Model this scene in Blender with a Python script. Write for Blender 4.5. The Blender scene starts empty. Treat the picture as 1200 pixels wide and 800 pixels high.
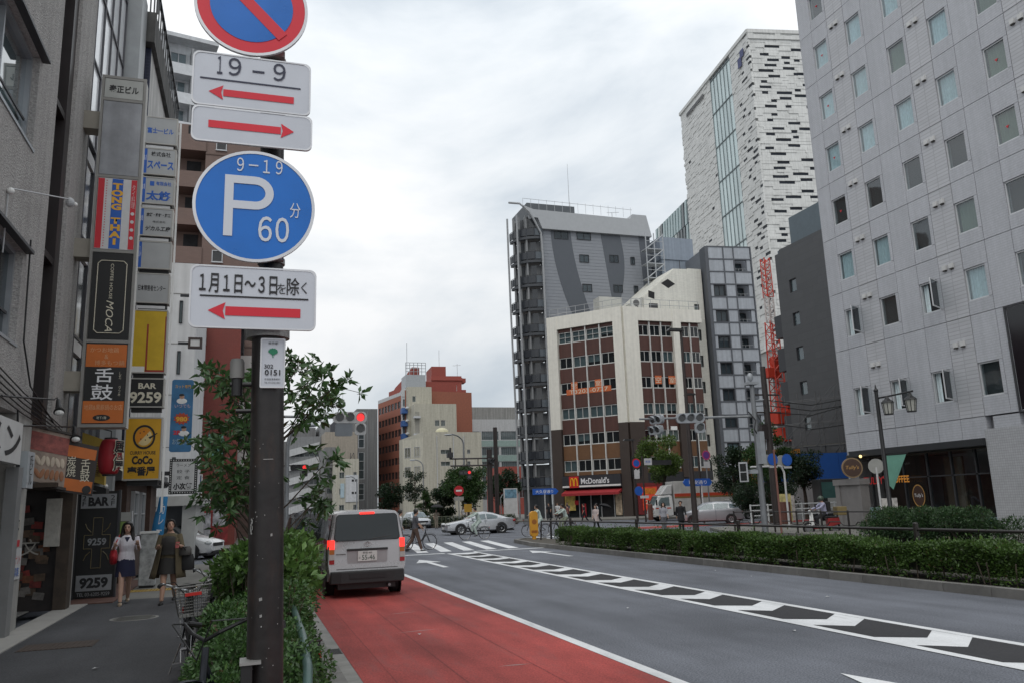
import bpy, bmesh, math, random
import numpy as np
from math import sin, cos, tan, pi, radians, sqrt, atan2, hypot
from mathutils import Vector, Matrix
random.seed(7)
SC = bpy.context.scene
COL = SC.collection

# ------------------------------------------------------------------ camera
def make_camera():
    p, a, r = radians(11.372), radians(18.195), radians(2.0)
    f = Vector((sin(a)*cos(p), cos(a)*cos(p), sin(p)))
    rt = Vector((cos(a), -sin(a), 0)); up = rt.cross(f)
    R = rt*cos(r) - up*sin(r); U = up*cos(r) + rt*sin(r)
    cd = bpy.data.cameras.new('camera'); cd.sensor_width = 36; cd.lens = 28.35
    cd.clip_start = 0.1; cd.clip_end = 3000
    o = bpy.data.objects.new('camera', cd); COL.objects.link(o)
    m = Matrix.Identity(4)
    for i in range(3):
        m[i][0] = R[i]; m[i][1] = U[i]; m[i][2] = -f[i]; m[i][3] = (0, 0, 1.8)[i]
    o.matrix_world = m
    SC.camera = o
make_camera()

# ------------------------------------------------------------------ world and sun (bright overcast day)
SUN_EL, SUN_AZ = radians(58), radians(205)      # azimuth clockwise from +Y
def make_world():
    w = bpy.data.worlds.new('World'); SC.world = w; w.use_nodes = True
    n = w.node_tree.nodes; l = w.node_tree.links; n.clear()
    out = n.new('ShaderNodeOutputWorld'); bg = n.new('ShaderNodeBackground'); bg.inputs[1].default_value = 0.1
    sky = n.new('ShaderNodeTexSky'); sky.sky_type = 'NISHITA'; sky.sun_disc = False
    sky.sun_elevation = SUN_EL; sky.sun_rotation = SUN_AZ; sky.air_density = 1.0; sky.dust_density = 2.0
    tc = n.new('ShaderNodeTexCoord')
    mp = n.new('ShaderNodeMapping'); mp.inputs['Scale'].default_value = (1.0, 1.0, 2.4); mp.inputs['Location'].default_value = (1.3, .4, .2)
    l.new(tc.outputs['Generated'], mp.inputs[0])
    nz = n.new('ShaderNodeTexNoise'); nz.inputs['Scale'].default_value = 1.7; nz.inputs['Detail'].default_value = 7; nz.inputs['Roughness'].default_value = .55
    nz.inputs['Distortion'].default_value = .35
    l.new(mp.outputs[0], nz.inputs['Vector'])
    cr = n.new('ShaderNodeValToRGB'); e = cr.color_ramp.elements
    e[0].position = .30; e[0].color = (5.0, 5.7, 6.4, 1); e[1].position = .60; e[1].color = (9.3, 9.4, 9.5, 1)
    m = cr.color_ramp.elements.new(.45); m.color = (7.3, 7.75, 8.15, 1)
    l.new(nz.outputs[0], cr.inputs[0])
    mr = n.new('ShaderNodeMapRange'); mr.inputs[1].default_value = .3; mr.inputs[2].default_value = .5
    mr.inputs[3].default_value = .90; mr.inputs[4].default_value = .98
    l.new(nz.outputs[0], mr.inputs[0])
    mx = n.new('ShaderNodeMix'); mx.data_type = 'RGBA'
    sx = n.new('ShaderNodeSeparateXYZ'); l.new(tc.outputs['Generated'], sx.inputs[0])      # cloud deck brightens with elevation
    el = n.new('ShaderNodeMapRange'); el.inputs[1].default_value = .05; el.inputs[2].default_value = .55; el.inputs[3].default_value = .84; el.inputs[4].default_value = 1.14
    l.new(sx.outputs[2], el.inputs[0]); cs = n.new('ShaderNodeVectorMath'); cs.operation = 'SCALE'; l.new(cr.outputs[0], cs.inputs[0]); l.new(el.outputs[0], cs.inputs['Scale'])
    l.new(mr.outputs[0], mx.inputs[0]); l.new(sky.outputs[0], mx.inputs[6]); l.new(cs.outputs[0], mx.inputs[7])
    l.new(mx.outputs[2], bg.inputs[0]); l.new(bg.outputs[0], out.inputs[0])
make_world()
sd = bpy.data.lights.new('sun', 'SUN'); sd.energy = 1.0; sd.angle = radians(45); sd.color = (1, .96, .9)
so = bpy.data.objects.new('sun', sd); COL.objects.link(so)
so.rotation_euler = (pi/2 - SUN_EL, 0, pi - SUN_AZ); so.location = (0, 0, 60)
SC.view_settings.view_transform = 'Standard'; SC.view_settings.look = 'None'
SC.view_settings.exposure = 0.14; SC.view_settings.gamma = 1.0
SC.render.engine = 'CYCLES'
SC.cycles.max_bounces = 6; SC.cycles.transparent_max_bounces = 12
SC.cycles.use_denoising = True

# ------------------------------------------------------------------ materials
def lin(h):
    h = h.lstrip('#'); o = []
    for i in (0, 2, 4):
        c = int(h[i:i+2], 16)/255; o.append(c/12.92 if c <= .04045 else ((c+.055)/1.055)**2.4)
    return tuple(o)
_mats = {}
def mat(name, col=None, rough=.65, metal=0., var=.12, scale=2.5, bump=0., bscale=60., emit=0., coat=0., streak=0., spec=.5, hue=None):
    """Principled with object-space value variation, optional fine relief and vertical weathering streaks."""
    if name in _mats: return _mats[name]
    if isinstance(col, str): col = lin(col)
    m = bpy.data.materials.new(name); m.use_nodes = True; _mats[name] = m
    t = m.node_tree; n = t.nodes; l = t.links; b = n['Principled BSDF']
    b.inputs['Roughness'].default_value = rough; b.inputs['Metallic'].default_value = metal
    b.inputs['Specular IOR Level'].default_value = spec
    if coat: b.inputs['Coat Weight'].default_value = coat; b.inputs['Coat Roughness'].default_value = .06
    if emit:
        b.inputs['Emission Color'].default_value = (*col, 1); b.inputs['Emission Strength'].default_value = emit
    b.inputs['Base Color'].default_value = (*col, 1)
    tc = n.new('ShaderNodeTexCoord'); oi = n.new('ShaderNodeObjectInfo')
    ad = n.new('ShaderNodeVectorMath'); ad.operation = 'MULTIPLY_ADD'
    cx = n.new('ShaderNodeCombineXYZ'); l.new(oi.outputs['Random'], cx.inputs[0]); l.new(oi.outputs['Random'], cx.inputs[2])
    l.new(cx.outputs[0], ad.inputs[0]); ad.inputs[1].default_value = (37, 11, 53); l.new(tc.outputs['Object'], ad.inputs[2])
    if var:
        nz = n.new('ShaderNodeTexNoise'); nz.inputs['Scale'].default_value = scale; nz.inputs['Detail'].default_value = 6; nz.inputs['Roughness'].default_value = .62
        l.new(ad.outputs[0], nz.inputs['Vector'])
        mr = n.new('ShaderNodeMapRange'); mr.inputs[1].default_value = .28; mr.inputs[2].default_value = .72
        mr.inputs[3].default_value = 1-var; mr.inputs[4].default_value = 1+var
        l.new(nz.outputs[0], mr.inputs[0])
        last = mr.outputs[0]
        if streak:
            mp = n.new('ShaderNodeMapping'); mp.inputs['Scale'].default_value = (3.2, 3.2, .12)
            l.new(ad.outputs[0], mp.inputs[0])
            n2 = n.new('ShaderNodeTexNoise'); n2.inputs['Scale'].default_value = 1.3; n2.inputs['Detail'].default_value = 5
            l.new(mp.outputs[0], n2.inputs['Vector'])
            m2 = n.new('ShaderNodeMapRange'); m2.inputs[1].default_value = .35; m2.inputs[2].default_value = .65
            m2.inputs[3].default_value = 1-streak; m2.inputs[4].default_value = 1.04
            l.new(n2.outputs[0], m2.inputs[0])
            mu = n.new('ShaderNodeMath'); mu.operation = 'MULTIPLY'; l.new(last, mu.inputs[0]); l.new(m2.outputs[0], mu.inputs[1]); last = mu.outputs[0]
        # a slight tone of its own for every piece
        pr = n.new('ShaderNodeMapRange'); pr.inputs[3].default_value = 1-var*.45; pr.inputs[4].default_value = 1+var*.45
        l.new(oi.outputs['Random'], pr.inputs[0])
        mu = n.new('ShaderNodeMath'); mu.operation = 'MULTIPLY'; l.new(last, mu.inputs[0]); l.new(pr.outputs[0], mu.inputs[1])
        vm = n.new('ShaderNodeVectorMath'); vm.operation = 'SCALE'; vm.inputs[0].default_value = col
        l.new(mu.outputs[0], vm.inputs['Scale']); l.new(vm.outputs[0], b.inputs['Base Color'])
        rr = n.new('ShaderNodeMapRange'); rr.inputs[3].default_value = max(.03, rough-.1); rr.inputs[4].default_value = min(1, rough+.1)
        l.new(nz.outputs[0], rr.inputs[0]); l.new(rr.outputs[0], b.inputs['Roughness'])
    if bump:
        nb = n.new('ShaderNodeTexNoise'); nb.inputs['Scale'].default_value = bscale; nb.inputs['Detail'].default_value = 4
        l.new(tc.outputs['Object'], nb.inputs['Vector'])
        bp = n.new('ShaderNodeBump'); bp.inputs['Strength'].default_value = bump; bp.inputs['Distance'].default_value = .02
        l.new(nb.outputs[0], bp.inputs['Height']); l.new(bp.outputs[0], b.inputs['Normal'])
    return m
def glassmat(name, tint=(.8, .9, .92), refl=1.0, alpha=.25, dark=(.02, .025, .03)):
    """thin pane: fresnel mirror over a partly see-through tinted body"""
    if name in _mats: return _mats[name]
    m = bpy.data.materials.new(name); m.use_nodes = True; _mats[name] = m
    t = m.node_tree; n = t.nodes; l = t.links; n.clear()
    out = n.new('ShaderNodeOutputMaterial'); tr = n.new('ShaderNodeBsdfTransparent'); tr.inputs[0].default_value = (*tint, 1)
    df = n.new('ShaderNodeBsdfDiffuse'); df.inputs[0].default_value = (*dark, 1)
    mx = n.new('ShaderNodeMixShader'); mx.inputs[0].default_value = alpha; l.new(tr.outputs[0], mx.inputs[1]); l.new(df.outputs[0], mx.inputs[2])
    gl = n.new('ShaderNodeBsdfGlossy'); gl.inputs['Roughness'].default_value = .03
    fr = n.new('ShaderNodeFresnel'); ge = n.new('ShaderNodeNewGeometry'); io = n.new('ShaderNodeMapRange'); io.inputs[3].default_value = 1.55; io.inputs[4].default_value = 1/1.55
    l.new(ge.outputs['Backfacing'], io.inputs[0]); l.new(io.outputs[0], fr.inputs[0])
    tc = n.new('ShaderNodeTexCoord'); nz = n.new('ShaderNodeTexNoise'); nz.inputs['Scale'].default_value = .6
    l.new(tc.outputs['Object'], nz.inputs['Vector']); bp = n.new('ShaderNodeBump'); bp.inputs['Strength'].default_value = .12; bp.inputs['Distance'].default_value = .05
    l.new(nz.outputs[0], bp.inputs['Height']); l.new(bp.outputs[0], gl.inputs['Normal'])
    mu = n.new('ShaderNodeMath'); mu.operation = 'MULTIPLY'; mu.inputs[1].default_value = refl; mu.use_clamp = True; l.new(fr.outputs[0], mu.inputs[0])
    m2 = n.new('ShaderNodeMixShader'); l.new(mu.outputs[0], m2.inputs[0]); l.new(mx.outputs[0], m2.inputs[1]); l.new(gl.outputs[0], m2.inputs[2])
    l.new(m2.outputs[0], out.inputs[0])
    return m
def leafmat(name, col, var=.45, gloss=.45):
    if name in _mats: return _mats[name]
    m = bpy.data.materials.new(name); m.use_nodes = True; _mats[name] = m
    t = m.node_tree; n = t.nodes; l = t.links; b = n['Principled BSDF']; out = n['Material Output']
    at = n.new('ShaderNodeAttribute'); at.attribute_name = 'rnd'
    cr = n.new('ShaderNodeValToRGB'); e = cr.color_ramp.elements
    c = Vector(col)
    e[0].color = (.085, .052, .022, 1); k0 = e.new(.035); k0.color = (*(c*(1-var)), 1); e[-1].color = (c[0]*1.35+.012, c[1]*(1+var*.7), c[2]*.9, 1)
    k = e.new(.93); k.color = (*(c*1.05), 1); e[-1].position = 1
    l.new(at.outputs['Fac'], cr.inputs[0]); l.new(cr.outputs[0], b.inputs['Base Color'])
    b.inputs['Roughness'].default_value = gloss
    tl = n.new('ShaderNodeBsdfTranslucent'); l.new(cr.outputs[0], tl.inputs[0])
    mx = n.new('ShaderNodeMixShader'); mx.inputs[0].default_value = .25
    l.new(b.outputs[0], mx.inputs[1]); l.new(tl.outputs[0], mx.inputs[2]); l.new(mx.outputs[0], out.inputs[0])
    return m

# ------------------------------------------------------------------ object helpers
def tag(o, label, cat, group=None):
    o['label'] = label; o['category'] = cat
    if group: o['group'] = group
    return o
def link(name, data, parent=None, loc=(0, 0, 0), rot=(0, 0, 0), scale=None):
    o = bpy.data.objects.new(name, data); COL.objects.link(o)
    o.parent = parent; o.location = loc; o.rotation_euler = rot
    if scale: o.scale = scale
    return o
def T(name, label, cat, loc=(0, 0, 0), rz=0., group=None):
    return tag(link(name, None, None, loc, (0, 0, rz)), label, cat, group)
def dup(root, loc, rz, label):
    def cp(o, par):
        c = o.copy(); COL.objects.link(c); c.parent = par
        for ch in list(o.children): cp(ch, c)
        return c
    r = cp(root, None); r.location = loc; r.rotation_euler = (0, 0, rz); r['label'] = label
    return r
def Rz(a): return Matrix.Rotation(a, 4, 'Z')
def Tr(x, y, z=0): return Matrix.Translation((x, y, z))
class MB:
    """collects shapes into one mesh"""
    def __init__(s): s.v = []; s.f = []; s.mi = []; s.m = None; s.k = 0
    def add(s, vs, fs):
        b = len(s.v)
        if s.m is not None: vs = [tuple(s.m @ Vector(p)) for p in vs]
        s.v += [tuple(p) for p in vs]; s.f += [tuple(b+i for i in f) for f in fs]; s.mi += [s.k]*len(fs)
        return s
    def box(s, x0, x1, y0, y1, z0, z1):
        return s.add([(x0, y0, z0), (x1, y0, z0), (x1, y1, z0), (x0, y1, z0), (x0, y0, z1), (x1, y0, z1), (x1, y1, z1), (x0, y1, z1)],
                     [(0, 3, 2, 1), (4, 5, 6, 7), (0, 1, 5, 4), (1, 2, 6, 5), (2, 3, 7, 6), (3, 0, 4, 7)])
    def quad(s, *p): return s.add(p, [tuple(range(len(p)))])
    def prism(s, pts, y0, y1):
        """outline in x,z (counter-clockwise seen from -y) given thickness y0..y1"""
        n = len(pts)
        return s.add([(p[0], y0, p[1]) for p in pts]+[(p[0], y1, p[1]) for p in pts],
                     [tuple(range(n)), tuple(range(2*n-1, n-1, -1))]+[(i, i+n, (i+1) % n+n, (i+1) % n) for i in range(n)])
    def slab(s, pts, z0, z1):
        n = len(pts)
        return s.add([(p[0], p[1], z0) for p in pts]+[(p[0], p[1], z1) for p in pts],
                     [tuple(range(n-1, -1, -1)), tuple(range(n, 2*n))]+[(i, (i+1) % n, (i+1) % n+n, i+n) for i in range(n)])
    def loft(s, rings, cap=True):
        n = len(rings[0]); vs = [p for r in rings for p in r]; fs = []
        for i in range(len(rings)-1):
            for j in range(n):
                k = (j+1) % n; fs.append((i*n+j, i*n+k, (i+1)*n+k, (i+1)*n+j))
        if cap: fs.append(tuple(range(n-1, -1, -1))); fs.append(tuple((len(rings)-1)*n+j for j in range(n)))
        return s.add(vs, fs)
    def tube(s, pts, rad, n=8, flat=1.0):
        pts = [Vector(p) for p in pts]
        if not hasattr(rad, '__len__'): rad = [rad]*len(pts)
        rings = []; up = Vector((0, 0, 1)); prev = None
        for i, p in enumerate(pts):
            d = (pts[min(i+1, len(pts)-1)]-pts[max(i-1, 0)])
            if d.length < 1e-9: d = Vector((0, 0, 1))
            d.normalize()
            if prev is None:
                a = d.cross(up)
                if a.length < .05: a = d.cross(Vector((0, 1, 0)))
            else: a = prev - d*prev.dot(d)
            a.normalize(); prev = a; b = d.cross(a)
            rings.append([p+a*rad[i]*cos(2*pi*j/n)+b*rad[i]*flat*sin(2*pi*j/n) for j in range(n)])
        return s.loft(rings)
    def ell(s, c, r, n=12, m=8):
        rings = []
        for i in range(m+1):
            t = pi*i/m; t = min(max(t, .03), pi-.03)
            rings.append([(c[0]+r[0]*sin(t)*cos(2*pi*j/n), c[1]+r[1]*sin(t)*sin(2*pi*j/n), c[2]-r[2]*cos(t)) for j in range(n)])
        return s.loft(rings)
    def disc(s, cx, cz, r, y0, y1, n=32):
        return s.prism([(cx+r*cos(2*pi*i/n), cz+r*sin(2*pi*i/n)) for i in range(n)], y0, y1)
    def mesh(s, name, mats):
        me = bpy.data.meshes.new(name); me.from_pydata(s.v, [], s.f)
        for m in (mats if isinstance(mats, (list, tuple)) else [mats]): me.materials.append(m)
        if any(s.mi): me.polygons.foreach_set('material_index', s.mi)
        return me
    def o(s, name, mats, parent=None, loc=(0, 0, 0), rot=(0, 0, 0), smooth=None, bevel=0., scale=None):
        me = s.mesh(name, mats)
        if smooth:
            me.polygons.foreach_set('use_smooth', [True]*len(me.polygons)); me.set_sharp_from_angle(angle=radians(smooth))
        ob = link(name, me, parent, loc, rot, scale)
        if bevel:
            b = ob.modifiers.new('bevel', 'BEVEL'); b.width = bevel; b.segments = 2; b.limit_method = 'ANGLE'; b.angle_limit = radians(35)
        return ob
def rrect(x0, x1, z0, z1, r, n=5):
    pts = []
    for cx, cz, a in ((x1-r, z0+r, -pi/2), (x1-r, z1-r, 0), (x0+r, z1-r, pi/2), (x0+r, z0+r, pi)):
        for i in range(n+1): t = a+pi/2*i/n; pts.append((cx+r*cos(t), cz+r*sin(t)))
    return pts
def struct(o): o['kind'] = 'structure'; return o
def stuff(o): o['kind'] = 'stuff'; return o

# lettering: glyph outlines fitted to a box, converted to meshes at the end in one go
_texts = []
def txt(s, w, h, parent, loc, m, rot=(pi/2, 0, 0), bold=.0, vertical=False, name='lettering', shear=0., fit=True):
    c = bpy.data.curves.new(name, 'FONT'); c.body = '\n'.join(s) if vertical else s
    c.align_x = 'CENTER'; c.align_y = 'CENTER'; c.size = 1; c.offset = bold; c.shear = shear
    if vertical: c.space_line = .86
    c.resolution_u = 3
    o = link(name, c, parent, loc, rot); c.materials.append(m)
    _texts.append((o, w, h)); return o
def bake_texts():
    bpy.context.view_layer.update()
    d = bpy.context.evaluated_depsgraph_get()
    for o, w, h in _texts:
        me = bpy.data.meshes.new_from_object(o.evaluated_get(d))
        n = len(me.vertices); co = np.empty(n*3); me.vertices.foreach_get('co', co); co = co.reshape(-1, 3)
        if n:
            mn, mx = co.min(0), co.max(0); sz = np.maximum(mx-mn, 1e-6); ce = (mn+mx)/2
            k = np.array([w/sz[0], h/sz[1], 1]); co = (co-ce)*k
            me.vertices.foreach_set('co', co.ravel())
        me.materials.clear(); me.materials.append(o.data.materials[0])
        nm = o.name; par, loc, rot = o.parent, o.location.copy(), o.rotation_euler.copy()
        old = o.data; bpy.data.objects.remove(o); bpy.data.curves.remove(old)
        link('lettering', me, par, loc, rot)

def leafmesh(name, pos, dirs, size, aspect, m, parent=None, loc=(0, 0, 0), seed=1, fold=.25, szvar=.35):
    """many small folded leaves in one mesh; pos Nx3, dirs Nx3 (leaf axis)"""
    rg = np.random.default_rng(seed); N = len(pos)
    d = dirs/np.maximum(np.linalg.norm(dirs, axis=1, keepdims=True), 1e-6)
    r = rg.normal(size=(N, 3)); a = np.cross(d, r); a /= np.maximum(np.linalg.norm(a, axis=1, keepdims=True), 1e-6)
    nn = np.cross(a, d)
    L = size*(1+szvar*rg.uniform(-1, 1, (N, 1))); Wd = L*aspect*.5
    p0 = pos; p2 = pos+d*L - nn*L*.12
    md = pos+d*L*.55
    p1 = md+a*Wd+nn*Wd*fold; p3 = md-a*Wd+nn*Wd*fold
    v = np.stack([p0, p1, p2, p3], 1).reshape(-1, 3)
    me = bpy.data.meshes.new(name); me.vertices.add(4*N); me.vertices.foreach_set('co', v.ravel())
    idx = np.arange(N)*4
    tri = np.stack([idx, idx+1, idx+2, idx, idx+2, idx+3], 1).ravel()
    me.loops.add(6*N); me.loops.foreach_set('vertex_index', tri)
    me.polygons.add(2*N); me.polygons.foreach_set('loop_start', np.arange(2*N)*3)
    me.update(calc_edges=True); me.validate()
    at = me.attributes.new('rnd', 'FLOAT', 'POINT'); at.data.foreach_set('value', np.repeat(rg.uniform(0, 1, N), 4))
    me.materials.append(m)
    return link(name, me, parent, loc)
def clump_points(clumps, seed=1, shell=.45):
    rg = np.random.default_rng(seed); P = []; D = []
    for (x, y, z, rx, ry, rz, n) in clumps:
        u = rg.normal(size=(n, 3)); u /= np.linalg.norm(u, axis=1, keepdims=True)
        rr = rg.uniform(0, 1, (n, 1))**shell
        P.append(np.array([x, y, z])+u*rr*np.array([rx, ry, rz])); D.append(u*.8+rg.normal(size=(n, 3))*.6+np.array([0, 0, .1]))
    return np.concatenate(P), np.concatenate(D)
# ------------------------------------------------------------------ setting: ground, road, pavements
def asphalt(name, base, var, speck, scale=1.0, tint=None, crack=True):
    if name in _mats: return _mats[name]
    m = bpy.data.materials.new(name); m.use_nodes = True; _mats[name] = m
    t = m.node_tree; n = t.nodes; l = t.links; b = n['Principled BSDF']; b.inputs['Roughness'].default_value = .82
    b.inputs['Specular IOR Level'].default_value = .35
    tc = n.new('ShaderNodeTexCoord')
    n1 = n.new('ShaderNodeTexNoise'); n1.inputs['Scale'].default_value = .35*scale; n1.inputs['Detail'].default_value = 7; n1.inputs['Roughness'].default_value = .6
    mp = n.new('ShaderNodeMapping'); mp.inputs['Scale'].default_value = (2.2, .28, 1)      # tyre-polished bands along the road
    l.new(tc.outputs['Object'], mp.inputs[0])
    n3 = n.new('ShaderNodeTexNoise'); n3.inputs['Scale'].default_value = .8; n3.inputs['Detail'].default_value = 4; l.new(mp.outputs[0], n3.inputs['Vector'])
    n2 = n.new('ShaderNodeTexNoise'); n2.inputs['Scale'].default_value = 48; n2.inputs['Detail'].default_value = 2; n2.inputs['Roughness'].default_value = .8
    l.new(tc.outputs['Object'], n1.inputs['Vector']); l.new(tc.outputs['Object'], n2.inputs['Vector'])
    def mr(src, a, bb, lo, hi):
        q = n.new('ShaderNodeMapRange'); q.inputs[1].default_value = a; q.inputs[2].default_value = bb; q.inputs[3].default_value = lo; q.inputs[4].default_value = hi
        l.new(src, q.inputs[0]); return q.outputs[0]
    def mul(a, c):
        q = n.new('ShaderNodeMath'); q.operation = 'MULTIPLY'; l.new(a, q.inputs[0]); l.new(c, q.inputs[1]); return q.outputs[0]
    f = mul(mul(mr(n1.outputs[0], .3, .7, 1-var, 1+var), mr(n2.outputs[0], .3, .7, 1-speck, 1+speck)), mr(n3.outputs[0], .35, .65, 1-var*.7, 1+var*.7))
    vm = n.new('ShaderNodeVectorMath'); vm.operation = 'SCALE'; vm.inputs[0].default_value = base; l.new(f, vm.inputs['Scale'])
    last = vm.outputs[0]
    if tint:     # worn-through patches of the undercoat
        n4 = n.new('ShaderNodeTexNoise'); n4.inputs['Scale'].default_value = 1.1; n4.inputs['Detail'].default_value = 9; n4.inputs['Roughness'].default_value = .72
        mp2 = n.new('ShaderNodeMapping'); mp2.inputs['Scale'].default_value = (2.6, .5, 1); l.new(tc.outputs['Object'], mp2.inputs[0]); l.new(mp2.outputs[0], n4.inputs['Vector'])
        mx = n.new('ShaderNodeMix'); mx.data_type = 'RGBA'; l.new(mr(n4.outputs[0], .52, .72, 0, .75), mx.inputs[0]); l.new(last, mx.inputs[6]); mx.inputs[7].default_value = (*tint, 1)
        last = mx.outputs[2]
    l.new(last, b.inputs['Base Color'])
    bp = n.new('ShaderNodeBump'); bp.inputs['Strength'].default_value = .5; bp.inputs['Distance'].default_value = .006
    l.new(n2.outputs[0], bp.inputs['Height']); l.new(bp.outputs[0], b.inputs['Normal'])
    return m
A_ROAD = asphalt('road_asphalt', (.122, .13, .15), .22, .6)
A_RED = asphalt('red_lane_paint', (.305, .052, .045), .3, .4, tint=(.23, .075, .07))
A_DARK = asphalt('pavement_asphalt', (.058, .059, .064), .22, .35, 2.0)
A_LIGHT = asphalt('pavement_blocks', (.17, .165, .15), .16, .22, 2.0)
A_PAT = asphalt('dark_patch', (.034, .034, .037), .12, .3)
PAINT = asphalt('road_paint', (.66, .67, .68), .1, .1, 3.0, tint=(.42, .43, .44))
CONC = mat('concrete', (.24, .235, .22), .85, bump=.3, bscale=40, streak=.2)
KERB = mat('kerb_stone', (.17, .165, .155), .85, var=.25, bump=.3, bscale=50)
SOIL = mat('soil', (.035, .028, .02), .95, bump=.6, bscale=20)
def sheet(name, pts, z, m): 
    mb = MB(); mb.quad(*[(p[0], p[1], z) for p in pts]); return mb.o(name, m)
def rect(name, x0, x1, y0, y1, z, m): return sheet(name, [(x0, y0), (x1, y0), (x1, y1), (x0, y1)], z, m)
struct(rect('road', -400, 500, -60, 900, 0, A_ROAD))
lane = struct(rect('bus_lane', 1.22, 4.06, -6, 29.6, .004, A_RED))
struct(rect('far_bus_lane', 22.5, 32, 47, 50.6, .004, A_RED))
struct(rect('cross_street_bus_lane', 33, 60, 46.5, 50, .004, A_RED))
sm = MB()
for x_, w_ in ((2.2, .018), (3.12, .022), (1.52, .012)): sm.quad((x_, -6, .0052), (x_+w_, -6, .0052), (x_+w_+.05, 29, .0052), (x_+.05, 29, .0052))
struct(sm.o('lane_seam', asphalt('seam_tar', (.21, .04, .036), .3, .4)))
for x_, y_, l_, a_ in ((2.35, 14.6, .55, .15), (2.1, 12.4, .7, .1), (2.75, 9.3, .4, -.1)):
    struct(MB().quad((0, -.02, 0), (l_*.6, -.035, 0), (l_, .0, 0), (l_*.5, .025, 0)).o('paint_scrape', asphalt('scrape', (.34, .2, .19), .3, .3), None, (x_, y_, .0062), (0, 0, a_)))
pm = MB()
def mark(x0, x1, y0, y1, z=.008): pm.quad((x0, y0, z), (x1, y0, z), (x1, y1, z), (x0, y1, z))
mark(4.06, 4.21, -6, 29.8)                      # edge of the bus lane
mark(7.40, 7.54, 2, 31.6); mark(8.52, 8.66, 2, 31.9)
mark(1.3, 7.40, 31.7, 32.05, .006); mark(8.66, 12.3, 32.0, 32.35, .006)
for i in range(11):                             # zebra crossing, nearer crossing and its far rank
    x = .9+i*.96
    pm.quad((x-.12, 33.0, .008), (x+.34, 33.0, .008), (x+.46+.95, 41.3, .008), (x+.95, 41.3, .008))
for i in range(9):
    x = 14.4+i*.96
    pm.quad((x, 38.4, .008), (x+.46, 38.4, .008), (x+.8, 43.0, .008), (x+.34, 43.0, .008))
def arrow(x, y, L):                             # lane arrow lying along +Y
    pm.quad((x-.09, y-L, .008), (x+.09, y-L, .008), (x+.09, y, .008), (x-.09, y, .008))
    pm.quad((x-.42, y-.1, .0085), (x+.42, y-.1, .0085), (x, y+1.5, .0085))
arrow(5.75, 27.2, 2.6); arrow(10.5, 29.2, 2.9)
arrow(5.77, 5.77, 3.2)
for i in range(8): mark(24+i*4, 26+i*4, 55, 55.15)
for i in range(10): mark(-30+i*4.2, -28+i*4.2, 50, 50.15)
mark(22.5, 60, 50.7, 50.9)
struct(pm.o('road_marking', PAINT))
# the painted chevron island: white ground with dark bent patches left open
wm = MB(); dk = MB()
wm.quad((7.54, 2, .006), (8.52, 2, .006), (8.52, 31.5, .006), (7.54, 31.5, .006))
y = 3.2; P = 1.86
while y < 31:
    dk.quad((7.555, y+.02, .0095), (8.05, y-.33, .0095), (8.50, y+.05, .0095), (8.50, y+1.28, .0095), (7.95, y+.83, .0095), (7.555, y+1.20, .0095))
    y += P if y < 20 else 1.95
struct(wm.o('chevron_island', PAINT)); struct(dk.o('chevron_patch', A_PAT))
# left pavement and its kerb
struct(MB().box(-3.4, .02, -6, 18.9, -.02, .15).o('pavement', A_DARK))
lp = MB().box(-3.4, .02, 18.9, 30.5, -.02, .15)
struct(lp.o('pavement', A_LIGHT))
struct(MB().box(.16, .80, -6, 29.9, -.02, .13).o('planting_strip', SOIL))
struct(MB().box(.98, 1.21, -6, 30, -.02, .012).o('gutter', CONC))
struct(MB().box(-3.4, -2.95, 5, 18.4, .10, .165).o('shop_apron', mat('apron', (.33, .32, .30), .8, bump=.2)))
struct(MB().box(-3.4, -2.5, 18.4, 24.4, .10, .168).o('tiled_apron', mat('brick_paving', (.12, .06, .045), .85, var=.3, scale=9)))
struct(MB().box(-3.4, -2.9, 24.4, 29, .10, .16).o('step', mat('step_brick', (.10, .045, .035), .8, var=.3, scale=9)))
kb = MB().box(0, .178, .004, .992, -.02, .155); km = kb.mesh('kerb_stone', KERB)
kroot = struct(link('kerb', None, None, (.80, -2, 0)))
for i in range(32): link('kerb_stone', km, kroot, (random.uniform(-.004, .004), i, random.uniform(-.004, .003)))
k2 = struct(link('kerb', None, None, (.02, -2, 0))); km2 = MB().box(0, .138, .004, .992, -.02, .19).mesh('kerb_stone', KERB)
for i in range(32): link('kerb_stone', km2, k2, (random.uniform(-.004, .004), i, random.uniform(-.006, .003)))
tac = mat('tactile_tile', (.30, .20, .045), .75, var=.25)
tb = MB().box(0, .296, 0, .296, 0, .006)
for i in range(4):
    for j in range(4): tb.box(.03+i*.066, .055+i*.066, .03+j*.066, .055+j*.066, .006, .011)
tm = tb.mesh('tactile_tile', tac); troot = struct(link('tactile_strip', None, None, (-3.0, 20.6, .151)))
for i in range(9):
    for j in range(2): link('tactile_tile', tm, troot, (i*.3, j*.3, random.uniform(0, .001)))
for j in range(2, 34): link('tactile_tile', tm, troot, (2.4, j*.3-.0, 0))
mh = T('manhole_cover', 'round iron manhole cover in the dark pavement', 'manhole cover', (-1.75, 15.4, .151))
mb = MB(); mb.tube([(0, 0, 0), (0, 0, .006)], .33, 28)
for i in range(6): mb.box(-.26, .26, -.24+i*.09, -.2+i*.09, .006, .009)
mb.o('lid', mat('manhole_iron', (.13, .13, .12), .5, metal=.4, var=.3), mh)
MB().tube([(0, 0, -.002), (0, 0, .003)], .38, 28).o('rim', CONC, mh)
mh2 = T('drain_grate', 'square rusty iron grating set in the near pavement', 'grating', (-2.35, 12.7, .151)); mb = MB().box(-.45, .45, -.3, .3, 0, .004)
for i in range(14): mb.box(-.43+i*.063, -.395+i*.063, -.28, .28, .004, .008)
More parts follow.
